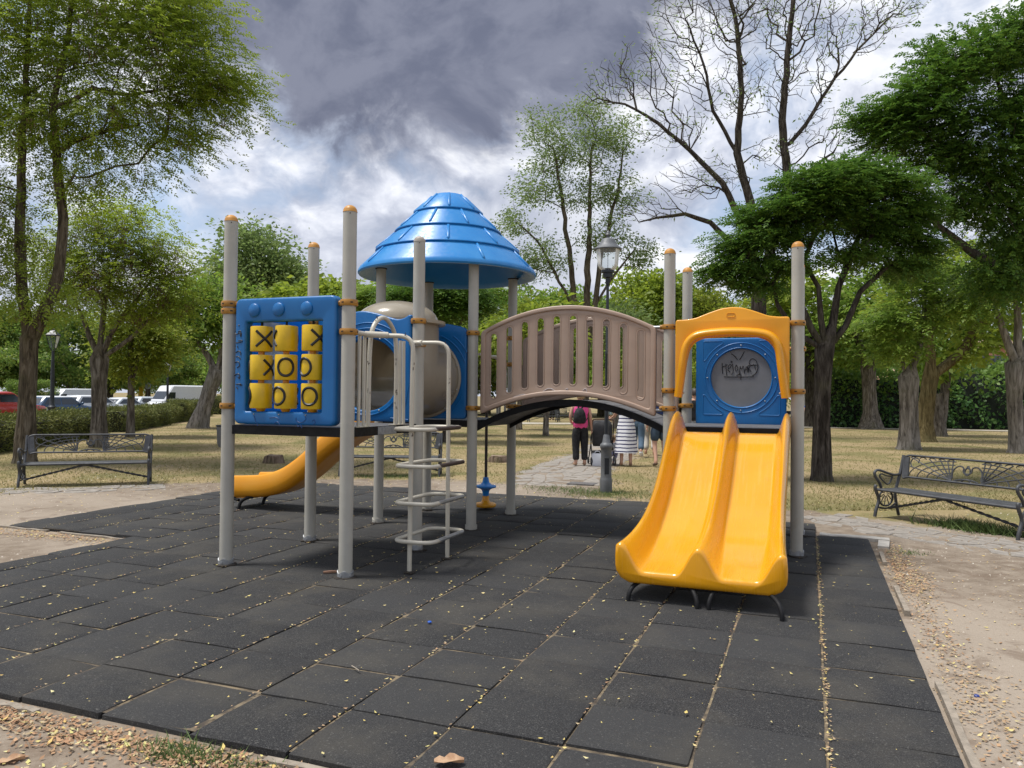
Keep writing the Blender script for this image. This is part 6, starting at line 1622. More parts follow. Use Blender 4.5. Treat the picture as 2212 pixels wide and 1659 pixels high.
LF_IVY = leaf_mat('hedge_leaf', [(0.041, 0.108, 0.037), (0.066, 0.154, 0.049), (0.113, 0.216, 0.06)], 0.25, .35)
LF_FRESH = leaf_mat('fresh_hedge_leaf', [(0.139, 0.243, 0.04), (0.2, 0.315, 0.047), (0.108, 0.186, 0.04)], 0.45)
M_POD = leaf_mat('brown_seed_pod', [(0.09, 0.045, 0.028), (0.15, 0.085, 0.055), (0.22, 0.15, 0.11)], .15, .7)
UP = np.array((0, 0, 1.0))
def unit(v): return v / np.maximum(np.linalg.norm(v, axis=-1, keepdims=True), 1e-9)
def skeleton(stems, attr, bf=.32, step=.4, lift=.12, wob=.05, tip=.006, expo=2.25, from_frac=.55):
    """stems: list of [(xyz, r), ...]; the first is the trunk, the others start on it. Returns chains [(pts, radii)]"""
    pos = []; par = []; plen = []; fixr = []; ok = []
    def add(p, pa, r=0.0, allow=True):
        pos.append(np.array(p, float)); par.append(pa); fixr.append(r); ok.append(allow)
        plen.append(0 if pa < 0 else plen[pa] + np.linalg.norm(pos[-1] - pos[pa])); return len(pos) - 1
    for si, st in enumerate(stems):
        P = [np.array(p, float) for p, _ in st]; Rr = [r for _, r in st]
        if si == 0: last = add(P[0], -1, Rr[0], False)
        else:
            dd = [np.linalg.norm(q - P[0]) for q in pos]; last = int(np.argmin(dd))
        tot = len(P) - 1
        for k in range(tot):
            n = max(1, int(np.linalg.norm(P[k + 1] - P[k]) / step))
            for q in range(1, n + 1):
                t = q / n
                frac = (k + t) / tot
                w = RNG.normal(0, wob * .5, 3) if (si > 0 and q < n) else 0
                last = add(P[k] + (P[k + 1] - P[k]) * t + w, last, Rr[k] + (Rr[k + 1] - Rr[k]) * t, si > 0 or frac > from_frac)
    ntr = len(pos)
    topp = pos[ntr - 1] if len(stems) == 1 else np.mean([p for p, a in zip(pos, ok) if a], 0)
    order = np.argsort(np.linalg.norm(attr - topp, axis=1))
    cap = ntr + len(attr) * 14
    A = np.zeros((cap, 3)); Lp = np.zeros(cap); OK = np.zeros(cap, bool)
    A[:ntr] = pos; Lp[:ntr] = plen; OK[:ntr] = ok
    tips = []
    for ai in order:
        a = attr[ai]; n = len(pos)
        d_ = np.linalg.norm(A[:n] - a, axis=1); c = np.where(OK[:n], d_ + bf * Lp[:n] + np.maximum(0, A[:n, 2] - a[2]) * .5, 1e9)
        i = int(np.argmin(c)); dist = d_[i]; k = min(12, max(1, int(dist / step)))
        p0 = A[i].copy(); ctrl = (p0 + a) / 2 + UP * lift * dist * RNG.uniform(-.3, 1.2) + RNG.normal(0, .10 * dist, 3) * (1, 1, .5)
        last = i
        for q in range(1, k + 1):
            t = q / k; p = p0 * (1 - t) ** 2 + ctrl * 2 * t * (1 - t) + a * t * t
            if q < k: p = p + RNG.normal(0, wob, 3)
            last = add(p, last); A[last] = p; Lp[last] = plen[last]; OK[last] = True
        tips.append(last)
    n = len(pos); acc = np.zeros(n); kids = [[] for _ in range(n)]
    for i in range(n - 1, -1, -1):
        if not kids[i]: acc[i] = tip ** expo
        if par[i] >= 0: kids[par[i]].append(i); acc[par[i]] += acc[i]
    rad = acc ** (1 / expo)
    fr = np.array(fixr); rad = np.where(fr > 0, np.maximum(fr, 0), rad)
    for i in range(n):
        if par[i] >= 0: rad[i] = min(rad[i], rad[par[i]] * (.97 if fr[i] == 0 else 1.6))
    chains = []; stack = [(0, None)]
    while stack:
        s, pa = stack.pop(); pts = []; rr_ = []
        if pa is not None: pts.append(A[pa]); rr_.append(min(rad[pa], rad[s] * 1.15))
        i = s
        while True:
            pts.append(pos[i]); rr_.append(rad[i]); ks = kids[i]
            if not ks: break
            m_ = max(ks, key=lambda q: (fr[q] > 0, rad[q]))
            for q in ks:
                if q != m_: stack.append((q, i))
            i = m_
        chains.append((np.array(pts), np.array(rr_)))
    return chains
def chains_mesh(chains, name, flute=.10, rmin=0.0, seed=0):
    VV = []; FF = []; base = 0; rg = np.random.default_rng(seed)
    for pts, rr_ in chains:
        if len(pts) < 2 or rr_.max() < rmin: continue
        R0 = rr_.max(); n = 20 if R0 > .10 else (7 if R0 > .035 else (5 if R0 > .015 else 3))
        t = np.gradient(pts, axis=0); t = unit(t)
        a = np.array((1.0, 0, 0)) if abs(t[0, 2]) > .8 else UP
        xs = np.zeros_like(pts)
        for k in range(len(pts)):
            x = a - t[k] * (a @ t[k]); x /= (np.linalg.norm(x) + 1e-9); xs[k] = x; a = x
        ys = np.cross(t, xs); ang = np.arange(n) * 2 * np.pi / n
        rad = np.repeat(rr_[:, None], n, 1)
        if n == 20:
            z = np.arange(len(pts))[:, None] * .35; ph = rg.uniform(0, 6, 4)
            rad = rad * (1 + flute * np.sin(5 * ang + ph[0] + z * .5) + flute * .6 * np.sin(8 * ang + ph[1] - z * .4) + flute * .5 * np.sin(3 * ang + ph[2] + z) + rg.normal(0, flute * .28, rad.shape))
        V = pts[:, None, :] + xs[:, None, :] * (np.cos(ang) * rad)[..., None] + ys[:, None, :] * (np.sin(ang) * rad)[..., None]
        m_ = len(pts); ix = base + np.arange(m_ * n).reshape(m_, n); nx_ = np.roll(ix, -1, 1)
        F = np.stack([ix[:-1], nx_[:-1], nx_[1:], ix[1:]], -1).reshape(-1, 4)
        VV.append(V.reshape(-1, 3)); FF.append(F); base += m_ * n
    me = bpy.data.meshes.new(name); fill_mesh(me, np.concatenate(VV), np.concatenate(FF), smooth=True)
    return me
def pinnate(P, D_, L, pairs, ll, lw, droop=.25):
    """compound leaves: rows of small leaflets either side of a stalk"""
    n = len(P); D_ = unit(D_); S = unit(np.cross(D_, UP + RNG.normal(0, .35, (n, 3)))); N = unit(np.cross(S, D_))
    Ls = L * RNG.uniform(.6, 1.25, n); V = []
    for p in range(pairs):
        t = .22 + .70 * p / max(pairs - 1, 1)
        b = P + D_ * (Ls * t)[:, None] - UP * (Ls * droop * t * t)[:, None]
        sc_ = (1 - .35 * abs(t - .5)) * RNG.uniform(.8, 1.2, n)
        for sg in (-1, 1):
            ld = unit(S * sg * .86 + D_ * .42 - UP * .18 + RNG.normal(0, .16, (n, 3))); wv_ = unit(np.cross(ld, N)) * (lw * sc_)[:, None] * .5
            e = ld * (ll * sc_)[:, None]
            V.append(np.stack([b, b + e * .5 + wv_, b + e, b + e * .5 - wv_], 1))
    b = P + D_ * Ls[:, None] - UP * (Ls * droop)[:, None]; e = unit(D_ - UP * .3) * ll; wv_ = S * lw * .5
    V.append(np.stack([b - e * .2, b + e * .4 + wv_, b + e, b + e * .4 - wv_], 1))
    return np.concatenate(V).reshape(-1, 3)
def simple_leaves(P, D_, L, wd):
    n = len(P); D_ = unit(D_); S = unit(np.cross(D_, RNG.normal(0, 1, (n, 3)))); s = RNG.uniform(.6, 1.3, n)
    e = D_ * (L * s)[:, None]; wv_ = S * (wd * s)[:, None] * .5
    return np.stack([P, P + e * .5 + wv_, P + e - UP * (L * s * .12)[:, None], P + e * .5 - wv_], 1).reshape(-1, 3)
def quads(V, name):
    me = bpy.data.meshes.new(name); fill_mesh(me, V, np.arange(len(V)).reshape(-1, 4)); return me
def pad_points(pads, n, depth, shell=.35):
    """pads: (px, py, rx, ry[, ddepth, weight]) in picture units at the tree's distance"""
    W = np.array([(p[5] if len(p) > 5 else 1.0) * p[2] * p[3] ** .6 for p in pads]); W = W / W.sum(); out = []
    for p, w_ in zip(pads, W):
        k = max(2, int(round(n * w_))); dd = p[4] if len(p) > 4 else 0.0
        c = PX(p[0], p[1], depth + dd); s = (depth + dd) / FPX
        u = RNG.normal(0, 1, (k, 3)); u = unit(u) * (RNG.random((k, 1)) ** shell); u[:, 2] = np.where(u[:, 2] < 0, u[:, 2] * .75, u[:, 2])
        off = np.array(CR) * (u[:, :1] * p[2] * s) + np.array((CF.x, CF.y, 0)) * (u[:, 1:2] * p[2] * s) + UP * (u[:, 2:] * p[3] * s)
        out.append(c + off)
    return np.concatenate(out)
def tree(label, base, stems, pads, nattr, leafmat, bark, nleaf=24, spread=.33, kind='pin', L=.20, pairs=4, ll=.050, lw=.021, tip=.006, bf=.32, lift=.12, group='park trees', flute=.10, depth=None, lprob=1.0, pods=0, step=.4, droop=.25, flat=.6, name='tree', wob=.05, z0=None, outdir=.9):
    bx, by = G(*base); dp = depth or depth_of((bx, by)); z = float(ground_z(bx, by)) if z0 is None else z0
    S = []
    for k, st in enumerate(stems):
        pts = []
        for q, (x, y, r) in enumerate(st):
            if k == 0 and q == 0:
                pts += [((bx, by, z - .1), r * 1.45), ((bx, by, z + .12), r * 1.12)]
            else: pts.append((tuple(PX(x, y, dp)), r))
        S.append(pts)
    att = pad_points(pads, nattr, dp)
    ch = skeleton(S, att, bf, step, lift, wob, tip)
    root = empty(name, (bx, by, z), 0, label, 'tree', group); off = np.array((bx, by, z))
    ch = [(p - off, r) for p, r in ch]
    link('trunk', chains_mesh(ch, 'trunk', flute, seed=len(label)), bark, root)
    if nleaf > 0:
        A = att[RNG.random(len(att)) < lprob]; n = len(A) * nleaf
        g = RNG.normal(0, 1, (n, 3)) * (spread, spread, spread * flat)
        P = np.repeat(A, nleaf, 0) + g
        cen = att.mean(0); D_ = unit(P - cen) * outdir + RNG.normal(0, .6, (n, 3)) + unit(g) * .5; D_[:, 2] = D_[:, 2] * .35 - .05
        V = pinnate(P - off, D_, L, pairs, ll, lw, droop) if kind == 'pin' else simple_leaves(P - off, D_ + RNG.normal(0, .5, (n, 3)), L, lw)
        link('crown', quads(V, 'crown'), leafmat, root)
        if pods:
            k = pods; P = A[RNG.integers(0, len(A), k // 6)]; P = np.repeat(P, 6, 0) + RNG.normal(0, .09, (k // 6 * 6, 3)) - UP * .12
            D_ = RNG.normal(0, .25, P.shape) - UP
            link('seed_pods', quads(simple_leaves(P - off, D_, .085, .018), 'pods'), M_POD, root)
    return root

# left: large locust whose crown fills the upper left corner
tree('large locust tree forking low behind the left bench, its crown filling the upper left', (55, 1000),
     [[(55, 1000, .19), (58, 900, .165), (62, 800, .16), (63, 735, .17)], [(63, 735, .10), (48, 640, .11), (42, 500, .10), (48, 330, .075), (60, 120, .05), (70, -60, .03)], [(63, 735, .11), (98, 668, .12), (124, 600, .11), (136, 470, .095), (122, 330, .08), (112, 235, .065), (150, 60, .045), (170, -60, .03)],
      [(122, 330, .05), (200, 290, .045), (300, 270, .03)], [(112, 235, .055), (200, 190, .05), (280, 205, .04), (340, 195, .03)]],
     [(330, 150, 150, 105), (190, 60, 170, 100), (60, 140, 140, 120), (420, 160, 90, 70), (400, 50, 80, 80), (300, 275, 130, 50), (495, 185, 45, 28), (110, 290, 110, 70), (250, -60, 200, 80), (60, -90, 160, 90), (-40, 420, 90, 90), (30, 560, 70, 70), (380, 300, 45, 35), (-100, 200, 120, 150), (170, 380, 60, 35), (505, 245, 25, 25), (70, 650, 60, 40), (310, 365, 30, 20)],
     560, LF_BRIGHT, BARK_B, 30, .38, L=.27, pairs=4, ll=.085, lw=.038, pods=6000, flat=.55)
tree('pollarded locust with a thick grey trunk behind the right half of the left bench', (213, 965),
     [[(213, 965, .20), (215, 890, .175), (216, 820, .185), (216, 776, .22)], [(216, 776, .08), (190, 720, .075), (165, 660, .05), (150, 610, .03)], [(216, 776, .08), (222, 700, .07), (235, 620, .05), (250, 560, .03)], [(216, 776, .08), (240, 720, .075), (285, 660, .05), (330, 600, .03)], [(216, 776, .07), (262, 745, .06), (310, 700, .045), (360, 650, .03)]],
     [(265, 520, 95, 55), (335, 560, 75, 55), (180, 560, 90, 55), (260, 610, 130, 55), (370, 640, 55, 40), (150, 620, 50, 40), (240, 470, 70, 40), (320, 670, 60, 25)],
     330, LF_BRIGHT, BARK_G, 20, .34, L=.28, pairs=3, ll=.10, lw=.044, pods=9000, flute=.13)
tree('slim forked locust with yellow-green low foliage left of the white van', (282, 944),
     [[(282, 944, .125), (283, 880, .11), (284, 800, .10), (282, 720, .085)], [(284, 830, .06), (296, 790, .055), (300, 740, .04), (302, 690, .025)]],
     [(322, 765, 42, 32), (300, 715, 40, 32), (268, 790, 25, 25), (345, 735, 25, 25), (275, 690, 40, 35), (260, 740, 25, 25)], 130, LF_YEL, BARK_G, 26, .34, L=.3, pairs=2, ll=.13, lw=.06)
tree('leaning pollard with a twisted split trunk right of the white van', (432, 925),
     [[(432, 925, .36), (441, 885, .28), (455, 840, .25), (470, 806, .31)], [(470, 806, .13), (450, 770, .12), (425, 730, .08), (400, 700, .05)], [(470, 806, .13), (478, 770, .11), (482, 720, .08), (470, 670, .05)], [(470, 806, .12), (500, 780, .10), (530, 740, .07), (545, 700, .04)]],
     [(430, 685, 65, 45), (485, 715, 50, 45), (385, 735, 40, 35), (420, 640, 55, 28), (505, 670, 45, 35), (470, 630, 50, 30), (540, 710, 35, 35), (380, 690, 40, 35)], 260, LF_MID, BARK_P, 30, .45, 'simple', L=.24, lw=.12, flute=.16)

# right: umbrella crowned tree just behind the slide tower
tree('umbrella crowned locust with a dark split trunk just right of the slide tower', (1776, 1038),
     [[(1776, 1038, .165), (1775, 960, .145), (1777, 860, .145), (1781, 790, .15), (1783, 758, .17)], [(1783, 758, .07), (1752, 710, .065), (1728, 650, .05)], [(1783, 758, .06), (1722, 720, .05), (1680, 660, .04)], [(1783, 758, .07), (1773, 690, .06), (1768, 620, .045)], [(1783, 758, .08), (1800, 700, .07), (1812, 620, .055)], [(1783, 758, .07), (1826, 705, .06), (1858, 630, .05)]],
     [(1690, 462, 95, 24), (1790, 405, 110, 26), (1890, 408, 80, 26), (1610, 525, 60, 22), (1590, 575, 45, 18), (1640, 610, 35, 14), (1955, 455, 50, 30), (1985, 520, 30, 28), (1850, 372, 70, 16), (1720, 505, 60, 16), (1840, 470, 70, 18), (1560, 590, 25, 14), (1910, 500, 50, 18), (1790, 440, 90, 30), (1700, 570, 60, 10), (1860, 545, 60, 10), (1960, 575, 40, 16)],
     520, LF_DARK, BARK_D, 26, .19, L=.20, pairs=4, ll=.072, lw=.036, flat=.42, flute=.16, bf=.42, tip=.0085)
tree('dense dark locust reaching in from beyond the right edge', (2330, 1030),
     [[(2330, 1030, .20), (2325, 860, .17), (2310, 720, .17), (2290, 660, .16)], [(2290, 660, .11), (2190, 600, .10), (2100, 545, .085), (2030, 490, .06), (1980, 440, .04)], [(2290, 660, .12), (2270, 500, .10), (2220, 350, .08), (2170, 220, .05)], [(2290, 660, .09), (2240, 560, .08), (2180, 440, .06), (2090, 340, .04)]],
     [(2030, 270, 110, 60), (2150, 330, 95, 80), (1960, 250, 95, 45), (2090, 130, 100, 60), (2180, 100, 80, 70), (2010, 190, 80, 45), (2190, 500, 70, 85), (2110, 430, 85, 50), (1935, 300, 65, 35), (2200, 230, 60, 80), (1890, 260, 45, 25), (2140, 600, 70, 40), (2250, 350, 80, 150), (2040, 350, 80, 40)],
     540, LF_DARK, BARK_D, 27, .23, L=.20, pairs=4, ll=.076, lw=.04, flat=.55)
tree('pollarded tree with a knotted head at the right edge', (2201, 978),
     [[(2201, 978, .26), (2196, 930, .20), (2192, 860, .19), (2196, 790, .27)], [(2196, 790, .12), (2170, 720, .10), (2140, 650, .06)], [(2196, 790, .12), (2200, 700, .10), (2190, 620, .06)], [(2196, 790, .12), (2235, 710, .10), (2260, 640, .06)]],
     [(2150, 610, 60, 40), (2195, 560, 55, 45), (2240, 620, 50, 50), (2110, 660, 40, 30)], 140, LF_MID, BARK_P, 20, .3, L=.28, pairs=3, ll=.11, lw=.055)
tree('pale dead-barked pollard left of the mossy ochre trunk', (1961, 971),
     [[(1961, 971, .27), (1960, 920, .24), (1961, 860, .24), (1960, 818, .29)], [(1960, 818, .10), (1985, 760, .09), (1998, 690, .07), (2000, 620, .04)], [(1960, 818, .07), (1945, 760, .06), (1930, 700, .04)]],
     [(1960, 700, 60, 40), (2005, 640, 60, 45), (1905, 690, 50, 40), (1980, 590, 60, 35), (1940, 750, 45, 25)], 150, LF_MID, BARK_P, 17, .26, L=.28, pairs=3, ll=.12, lw=.06, flute=.15)
tree('mossy ochre trunk forking into a long right limb', (1992, 954),
     [[(1992, 954, .36), (1996, 910, .27), (2004, 850, .25), (2010, 815, .26)], [(2010, 815, .17), (2006, 740, .16), (2010, 660, .12), (2020, 580, .08)], [(2010, 815, .16), (2050, 785, .17), (2090, 745, .16), (2112, 700, .14), (2122, 630, .10), (2130, 560, .06)], [(2112, 700, .08), (2160, 690, .07), (2210, 700, .05)]],
     [(2060, 680, 75, 40), (2140, 735, 60, 25), (2000, 600, 75, 45), (2125, 600, 70, 50), (1940, 650, 45, 40), (2090, 770, 45, 15), (2060, 560, 70, 40), (2190, 690, 50, 25)], 240, LF_BRIGHT, BARK_Y, 20, .30, 'simple', L=.25, lw=.12)
tree('broad fluted trunk standing before the tall dark hedge', (1879, 927),
     [[(1879, 927, .50), (1878, 890, .33), (1876, 840, .31), (1874, 790, .34)], [(1874, 790, .2), (1850, 720, .16), (1830, 650, .10)], [(1874, 790, .2), (1900, 730, .16), (1925, 670, .10)]],
     [(1880, 690, 85, 45), (1830, 650, 60, 50), (1930, 715, 50, 40), (1860, 765, 75, 22), (1890, 620, 70, 40), (1800, 720, 40, 30)], 200, LF_MID, BARK_G, 26, .40, 'simple', L=.32, lw=.16, flute=.14)
tree('double trunk before the hedge right of the mossy ochre trunk', (2028, 942),
     [[(2028, 942, .26), (2024, 890, .23), (2020, 850, .25)], [(2028, 942, .17), (2036, 890, .17), (2042, 830, .15), (2050, 770, .1)]],
     [(2035, 790, 35, 25), (2065, 730, 60, 40), (2010, 760, 35, 25), (2060, 680, 60, 40)], 120, LF_MID, BARK_G, 28, .45, 'simple', L=.3, lw=.15, flute=.14)
tree('dark trunk with a grey leaning limb right of the slide tower posts', (1755, 922),
     [[(1755, 922, .40), (1752, 880, .30), (1752, 820, .28), (1748, 740, .22)], [(1752, 860, .18), (1740, 800, .17), (1722, 740, .12), (1708, 690, .08)]],
     [(1740, 690, 65, 50), (1695, 640, 55, 45), (1780, 755, 45, 30), (1720, 620, 60, 40), (1790, 690, 40, 40)], 170, LF_BRIGHT, BARK_D, 26, .42, 'simple', L=.34, lw=.17)

# middle distance
tree('tall multi-stemmed airy tree left of the park lamp', (1264, 930),
     [[(1264, 930, .26), (1262, 860, .20), (1262, 800, .20)], [(1262, 800, .13), (1245, 680, .13), (1232, 560, .11), (1215, 430, .08), (1195, 320, .045)], [(1262, 800, .15), (1268, 650, .14), (1272, 520, .11), (1275, 400, .07), (1280, 310, .04)], [(1262, 800, .12), (1285, 660, .12), (1300, 540, .10), (1330, 430, .06), (1345, 330, .035)], [(1245, 680, .07), (1200, 590, .065), (1160, 520, .05), (1115, 480, .03)], [(1285, 660, .06), (1330, 590, .055), (1370, 540, .035)]],
     [(1195, 285, 65, 50), (1275, 320, 70, 65), (1340, 300, 55, 50), (1150, 415, 55, 32), (1118, 485, 45, 25), (1245, 420, 60, 50), (1345, 410, 45, 60), (1300, 510, 55, 45), (1180, 555, 55, 45), (1385, 555, 40, 45), (1180, 350, 50, 35), (1130, 590, 45, 35), (1270, 240, 50, 25)],
     340, LF_PALE, BARK_B, 60, .29, 'simple', L=.14, lw=.06, tip=.010, bf=.3, lift=.05)
tree('tall half-bare tree spreading leafless branches against the clouds', (1640, 945),
     [[(1640, 945, 0.336), (1642, 860, 0.272), (1640, 760, 0.272), (1638, 640, 0.272)], [(1638, 640, 0.176), (1628, 540, 0.176), (1622, 440, 0.160), (1592, 330, 0.136), (1602, 200, 0.104), (1592, 60, 0.080), (1560, -80, 0.048)], [(1638, 640, 0.192), (1668, 520, 0.176), (1702, 400, 0.160), (1690, 260, 0.136), (1702, 110, 0.104), (1722, -80, 0.064)],
      [(1628, 540, 0.120), (1600, 470, 0.120), (1560, 395, 0.104), (1490, 325, 0.080), (1420, 265, 0.060), (1350, 225, 0.040), (1290, 212, 0.024)], [(1628, 560, 0.112), (1580, 525, 0.104), (1535, 480, 0.096), (1480, 462, 0.072), (1420, 470, 0.044), (1380, 480, 0.024)], [(1690, 330, 0.088), (1740, 270, 0.080), (1790, 190, 0.064), (1850, 110, 0.048), (1930, 30, 0.032)], [(1592, 330, 0.080), (1540, 240, 0.068), (1520, 140, 0.048), (1480, 40, 0.032)], [(1702, 400, 0.080), (1760, 360, 0.064), (1800, 330, 0.040)]],
     [(1325, 185, 65, 60), (1420, 150, 110, 80), (1500, 50, 110, 70), (1600, 40, 90, 80), (1710, 30, 100, 80), (1450, 275, 90, 50), (1560, 190, 70, 90), (1650, 190, 70, 90), (1750, 140, 80, 100), (1850, 60, 90, 70), (1780, 280, 60, 60), (1510, 390, 110, 45), (1400, 455, 85, 20), (1640, -60, 250, 70), (1800, 350, 40, 30), (1280, 210, 30, 25), (1930, 20, 70, 50), (1680, 330, 60, 40)],
     3500, LF_PALE, BARK_D, 7, .25, 'simple', L=.15, lw=.055, tip=.0082, bf=.30, lift=.05, lprob=.10, step=.45, wob=.035)
tree('pale round tree far behind the noughts-and-crosses panel', (556, 908),
     [[(556, 908, .3), (556, 800, .25), (556, 700, .2)]],
     [(560, 560, 65, 40), (500, 600, 50, 35), (610, 590, 50, 40), (560, 620, 85, 35), (540, 520, 40, 22), (630, 625, 35, 25), (480, 630, 40, 20)], 260, LF_PALE, BARK_B, 70, .7, 'simple', L=.26, lw=.12, tip=.012)
tree('flat-topped dark tree seen under the blue roof', (964, 956),
     [[(964, 956, .12), (965, 880, .10), (966, 780, .10)], [(966, 780, .06), (940, 720, .05), (905, 670, .035)], [(966, 780, .06), (985, 720, .05), (1005, 670, .035)], [(966, 780, .06), (962, 720, .05), (955, 670, .035)]],
     [(920, 645, 60, 18), (985, 635, 55, 20), (955, 665, 65, 20), (880, 640, 40, 15), (1020, 660, 35, 18)], 210, LF_DARK, BARK_D, 30, .3, L=.24, pairs=3, ll=.10, lw=.05, flat=.45, bf=.25)
tree('second flat-topped tree behind the blue tunnel panel', (934, 940),
     [[(934, 940, .13), (932, 880, .11), (925, 780, .10)], [(925, 780, .06), (870, 720, .05), (830, 670, .035)], [(925, 780, .06), (960, 720, .05)]],
     [(850, 640, 50, 18), (800, 650, 40, 15), (900, 650, 45, 20), (1050, 640, 40, 20)], 170, LF_MID, BARK_D, 30, .38, L=.28, pairs=3, ll=.12, lw=.06, flat=.45)
tree('flat-topped green tree behind the second post row', (700, 925),
     [[(700, 925, .2), (700, 840, .16), (698, 740, .15)], [(698, 740, .08), (660, 690, .06), (630, 655, .04)], [(698, 740, .08), (735, 690, .06), (760, 650, .04)]],
     [(640, 645, 45, 14), (720, 632, 50, 16), (770, 650, 40, 14), (690, 650, 55, 15)], 170, LF_BRIGHT, BARK_D, 34, .5, 'simple', L=.32, lw=.16, flat=.4)
for px, py, r_, lab in ((1121, 928, .12, 'slim young trunk left of the far benches'), (1179, 942, .10, 'slim young trunk in front of the far benches'), (1330, 926, .16, 'straight trunk behind the lamp pedestal')):
    tree(lab, (px, py), [[(px, py, r_), (px + 1, py - 60, r_ * .85), (px + 2, 800, r_ * .7), (px + 4, 720, r_ * .5)]], [(px, 690, 45, 35), (px - 25, 730, 35, 25), (px + 30, 720, 35, 25)], 90, LF_BRIGHT if px != 1330 else LF_PALE, BARK_G, 20, .5, 'simple', L=.28, lw=.12, tip=.01)

# ------------------------------------------------------------------ belt of trees closing the park
def proto_crown(seed, hgt, wid, n, L, lw, low):
    g = np.random.default_rng(seed); k = 34
    c = np.stack([g.normal(0, wid * .30, k), g.normal(0, wid * .27, k), g.uniform(low, hgt * .92, k)], 1)
    taper = 1.15 - ((c[:, 2] - low) / (hgt - low)) ** 2 * .75; c[:, :2] *= taper[:, None]
    q = g.integers(0, k, n); u = unit(g.normal(0, 1, (n, 3))) * (g.random((n, 1)) ** .45) * (wid * .17, wid * .17, wid * .11)
    P = c[q] + u
    return quads(simple_leaves(P, unit(u) + g.normal(0, .5, (n, 3)), L, lw), 'belt_crown'), c
def proto_trunk(c, r, low, seed):
    att = c[np.argsort(c[:, 2])]
    ch = skeleton([[((0, 0, -.6), r * 1.4), ((0, 0, .3), r), ((0, 0, low * .9), r * .8), ((0.1, 0.05, low * 1.5), r * .6)]], att, .3, .9, .05, .1, .025)
    return chains_mesh(ch, 'belt_trunk', .08, seed=seed)
PROTO = []
for s, (h, wd, n, L, lw, low) in enumerate(((10.0, 8.5, 17000, .29, .18, 2.6), (8.0, 7.5, 15000, .27, .16, 2.0), (12.0, 8.0, 17000, .32, .17, 3.0), (6.0, 6.0, 14000, .24, .14, 1.2))):
    cm, cc = proto_crown(40 + s, h, wd, n, L, lw, low); PROTO.append((cm, proto_trunk(cc, .32, low, s), h))
BELTM = {}
def belt_tree(px, depth, which, scale, leaf, label, group, z=0.0, name='tree'):
    cm, tm, h = PROTO[which]; p = PX(px, 850, depth)
    key = (which, leaf.name)
    if key not in BELTM:
        c2 = cm.copy(); c2.materials.clear(); c2.materials.append(leaf); BELTM[key] = c2
        if not tm.materials: tm.materials.append(BARK_B)
    r_ = empty(name, (p[0], p[1], z), random.uniform(0, 6.28), label, 'tree', group); r_.scale = (scale * random.uniform(.9, 1.1), scale * random.uniform(.9, 1.1), scale * random.uniform(.92, 1.06))
    link('trunk', tm, None, r_); link('crown', BELTM[key], None, r_)
    return r_
ORD = ['first', 'second', 'third', 'fourth', 'fifth', 'sixth', 'seventh', 'eighth', 'ninth', 'tenth', 'eleventh', 'twelfth', 'thirteenth', 'fourteenth', 'fifteenth']
for k, (px, dp, wh, sc_) in enumerate(((-30, 72, 0, 1.0), (48, 74, 0, .98), (150, 73, 0, 1.0), (238, 78, 0, .95), (320, 84, 0, .9), (405, 90, 1, 1.05), (490, 88, 1, 1.0))):
    belt_tree(px, dp, wh, sc_, LF_PLANE, f'{ORD[k]} plane tree from the left behind the parked cars', 'plane trees behind the car park', -.34, 'plane_tree')
for k, (px, dp, wh, sc_) in enumerate(((20, 105, 2, 1.0), (200, 110, 2, .9), (380, 115, 2, .9))):
    belt_tree(px, dp, wh, sc_, LF_PALE, f'{ORD[k]} from the left of the pale trees beyond the plane trees', 'pale trees beyond the plane trees', -.4)
mids = [(560, 70, 3, 1.2, LF_MID), (640, 66, 1, .85, LF_BRIGHT), (730, 72, 1, .95, LF_MID), (800, 62, 1, .95, LF_BRIGHT), (880, 70, 1, 1.1, LF_MID), (960, 60, 3, 1.3, LF_PALE), (1050, 64, 1, 1.15, LF_MID), (1130, 58, 1, 1.05, LF_BRIGHT), (1200, 66, 0, 1.05, LF_MID), (1300, 60, 0, .95, LF_MID), (1385, 55, 0, 1.0, LF_BRIGHT), (1470, 62, 0, .95, LF_MID), (1540, 56, 0, .92, LF_YEL)]
for k, (px, dp, wh, sc_, lf) in enumerate(mids): belt_tree(px, dp, wh, sc_, lf, f'{ORD[k]} tree from the left in the belt behind the play structure', 'tree belt behind the play structure')
rts = [(1600, 60, 0, .95, LF_BRIGHT), (1680, 56, 1, 1.1, LF_MID), (1760, 64, 0, .9, LF_MID), (1850, 60, 1, 1.0, LF_BRIGHT), (1940, 70, 0, .8, LF_MID), (2010, 66, 1, .9, LF_PALE), (2290, 60, 0, .9, LF_MID)]
for k, (px, dp, wh, sc_, lf) in enumerate(rts): belt_tree(px, dp, wh, sc_, lf, f'{ORD[k]} tree from the left in the belt right of the arched bridge', 'tree belt at the right')
belt_tree(1430, 44, 3, .85, LF_YEL, 'low yellow-green bushy tree just behind the bridge rail', 'bushy low trees behind the bridge', name='bushy_tree')
belt_tree(1560, 40, 3, .95, LF_BRIGHT, 'low bright green bushy tree behind the slide hood', 'bushy low trees behind the bridge', name='bushy_tree')
belt_tree(1340, 50, 3, .9, LF_MID, 'low green bushy tree behind the middle of the bridge', 'bushy low trees behind the bridge', name='bushy_tree')
belt_tree(60, 60, 3, .5, LF_PLANE, 'low shrub beyond the red car', 'shrubs by the car park', -.4, name='shrub')

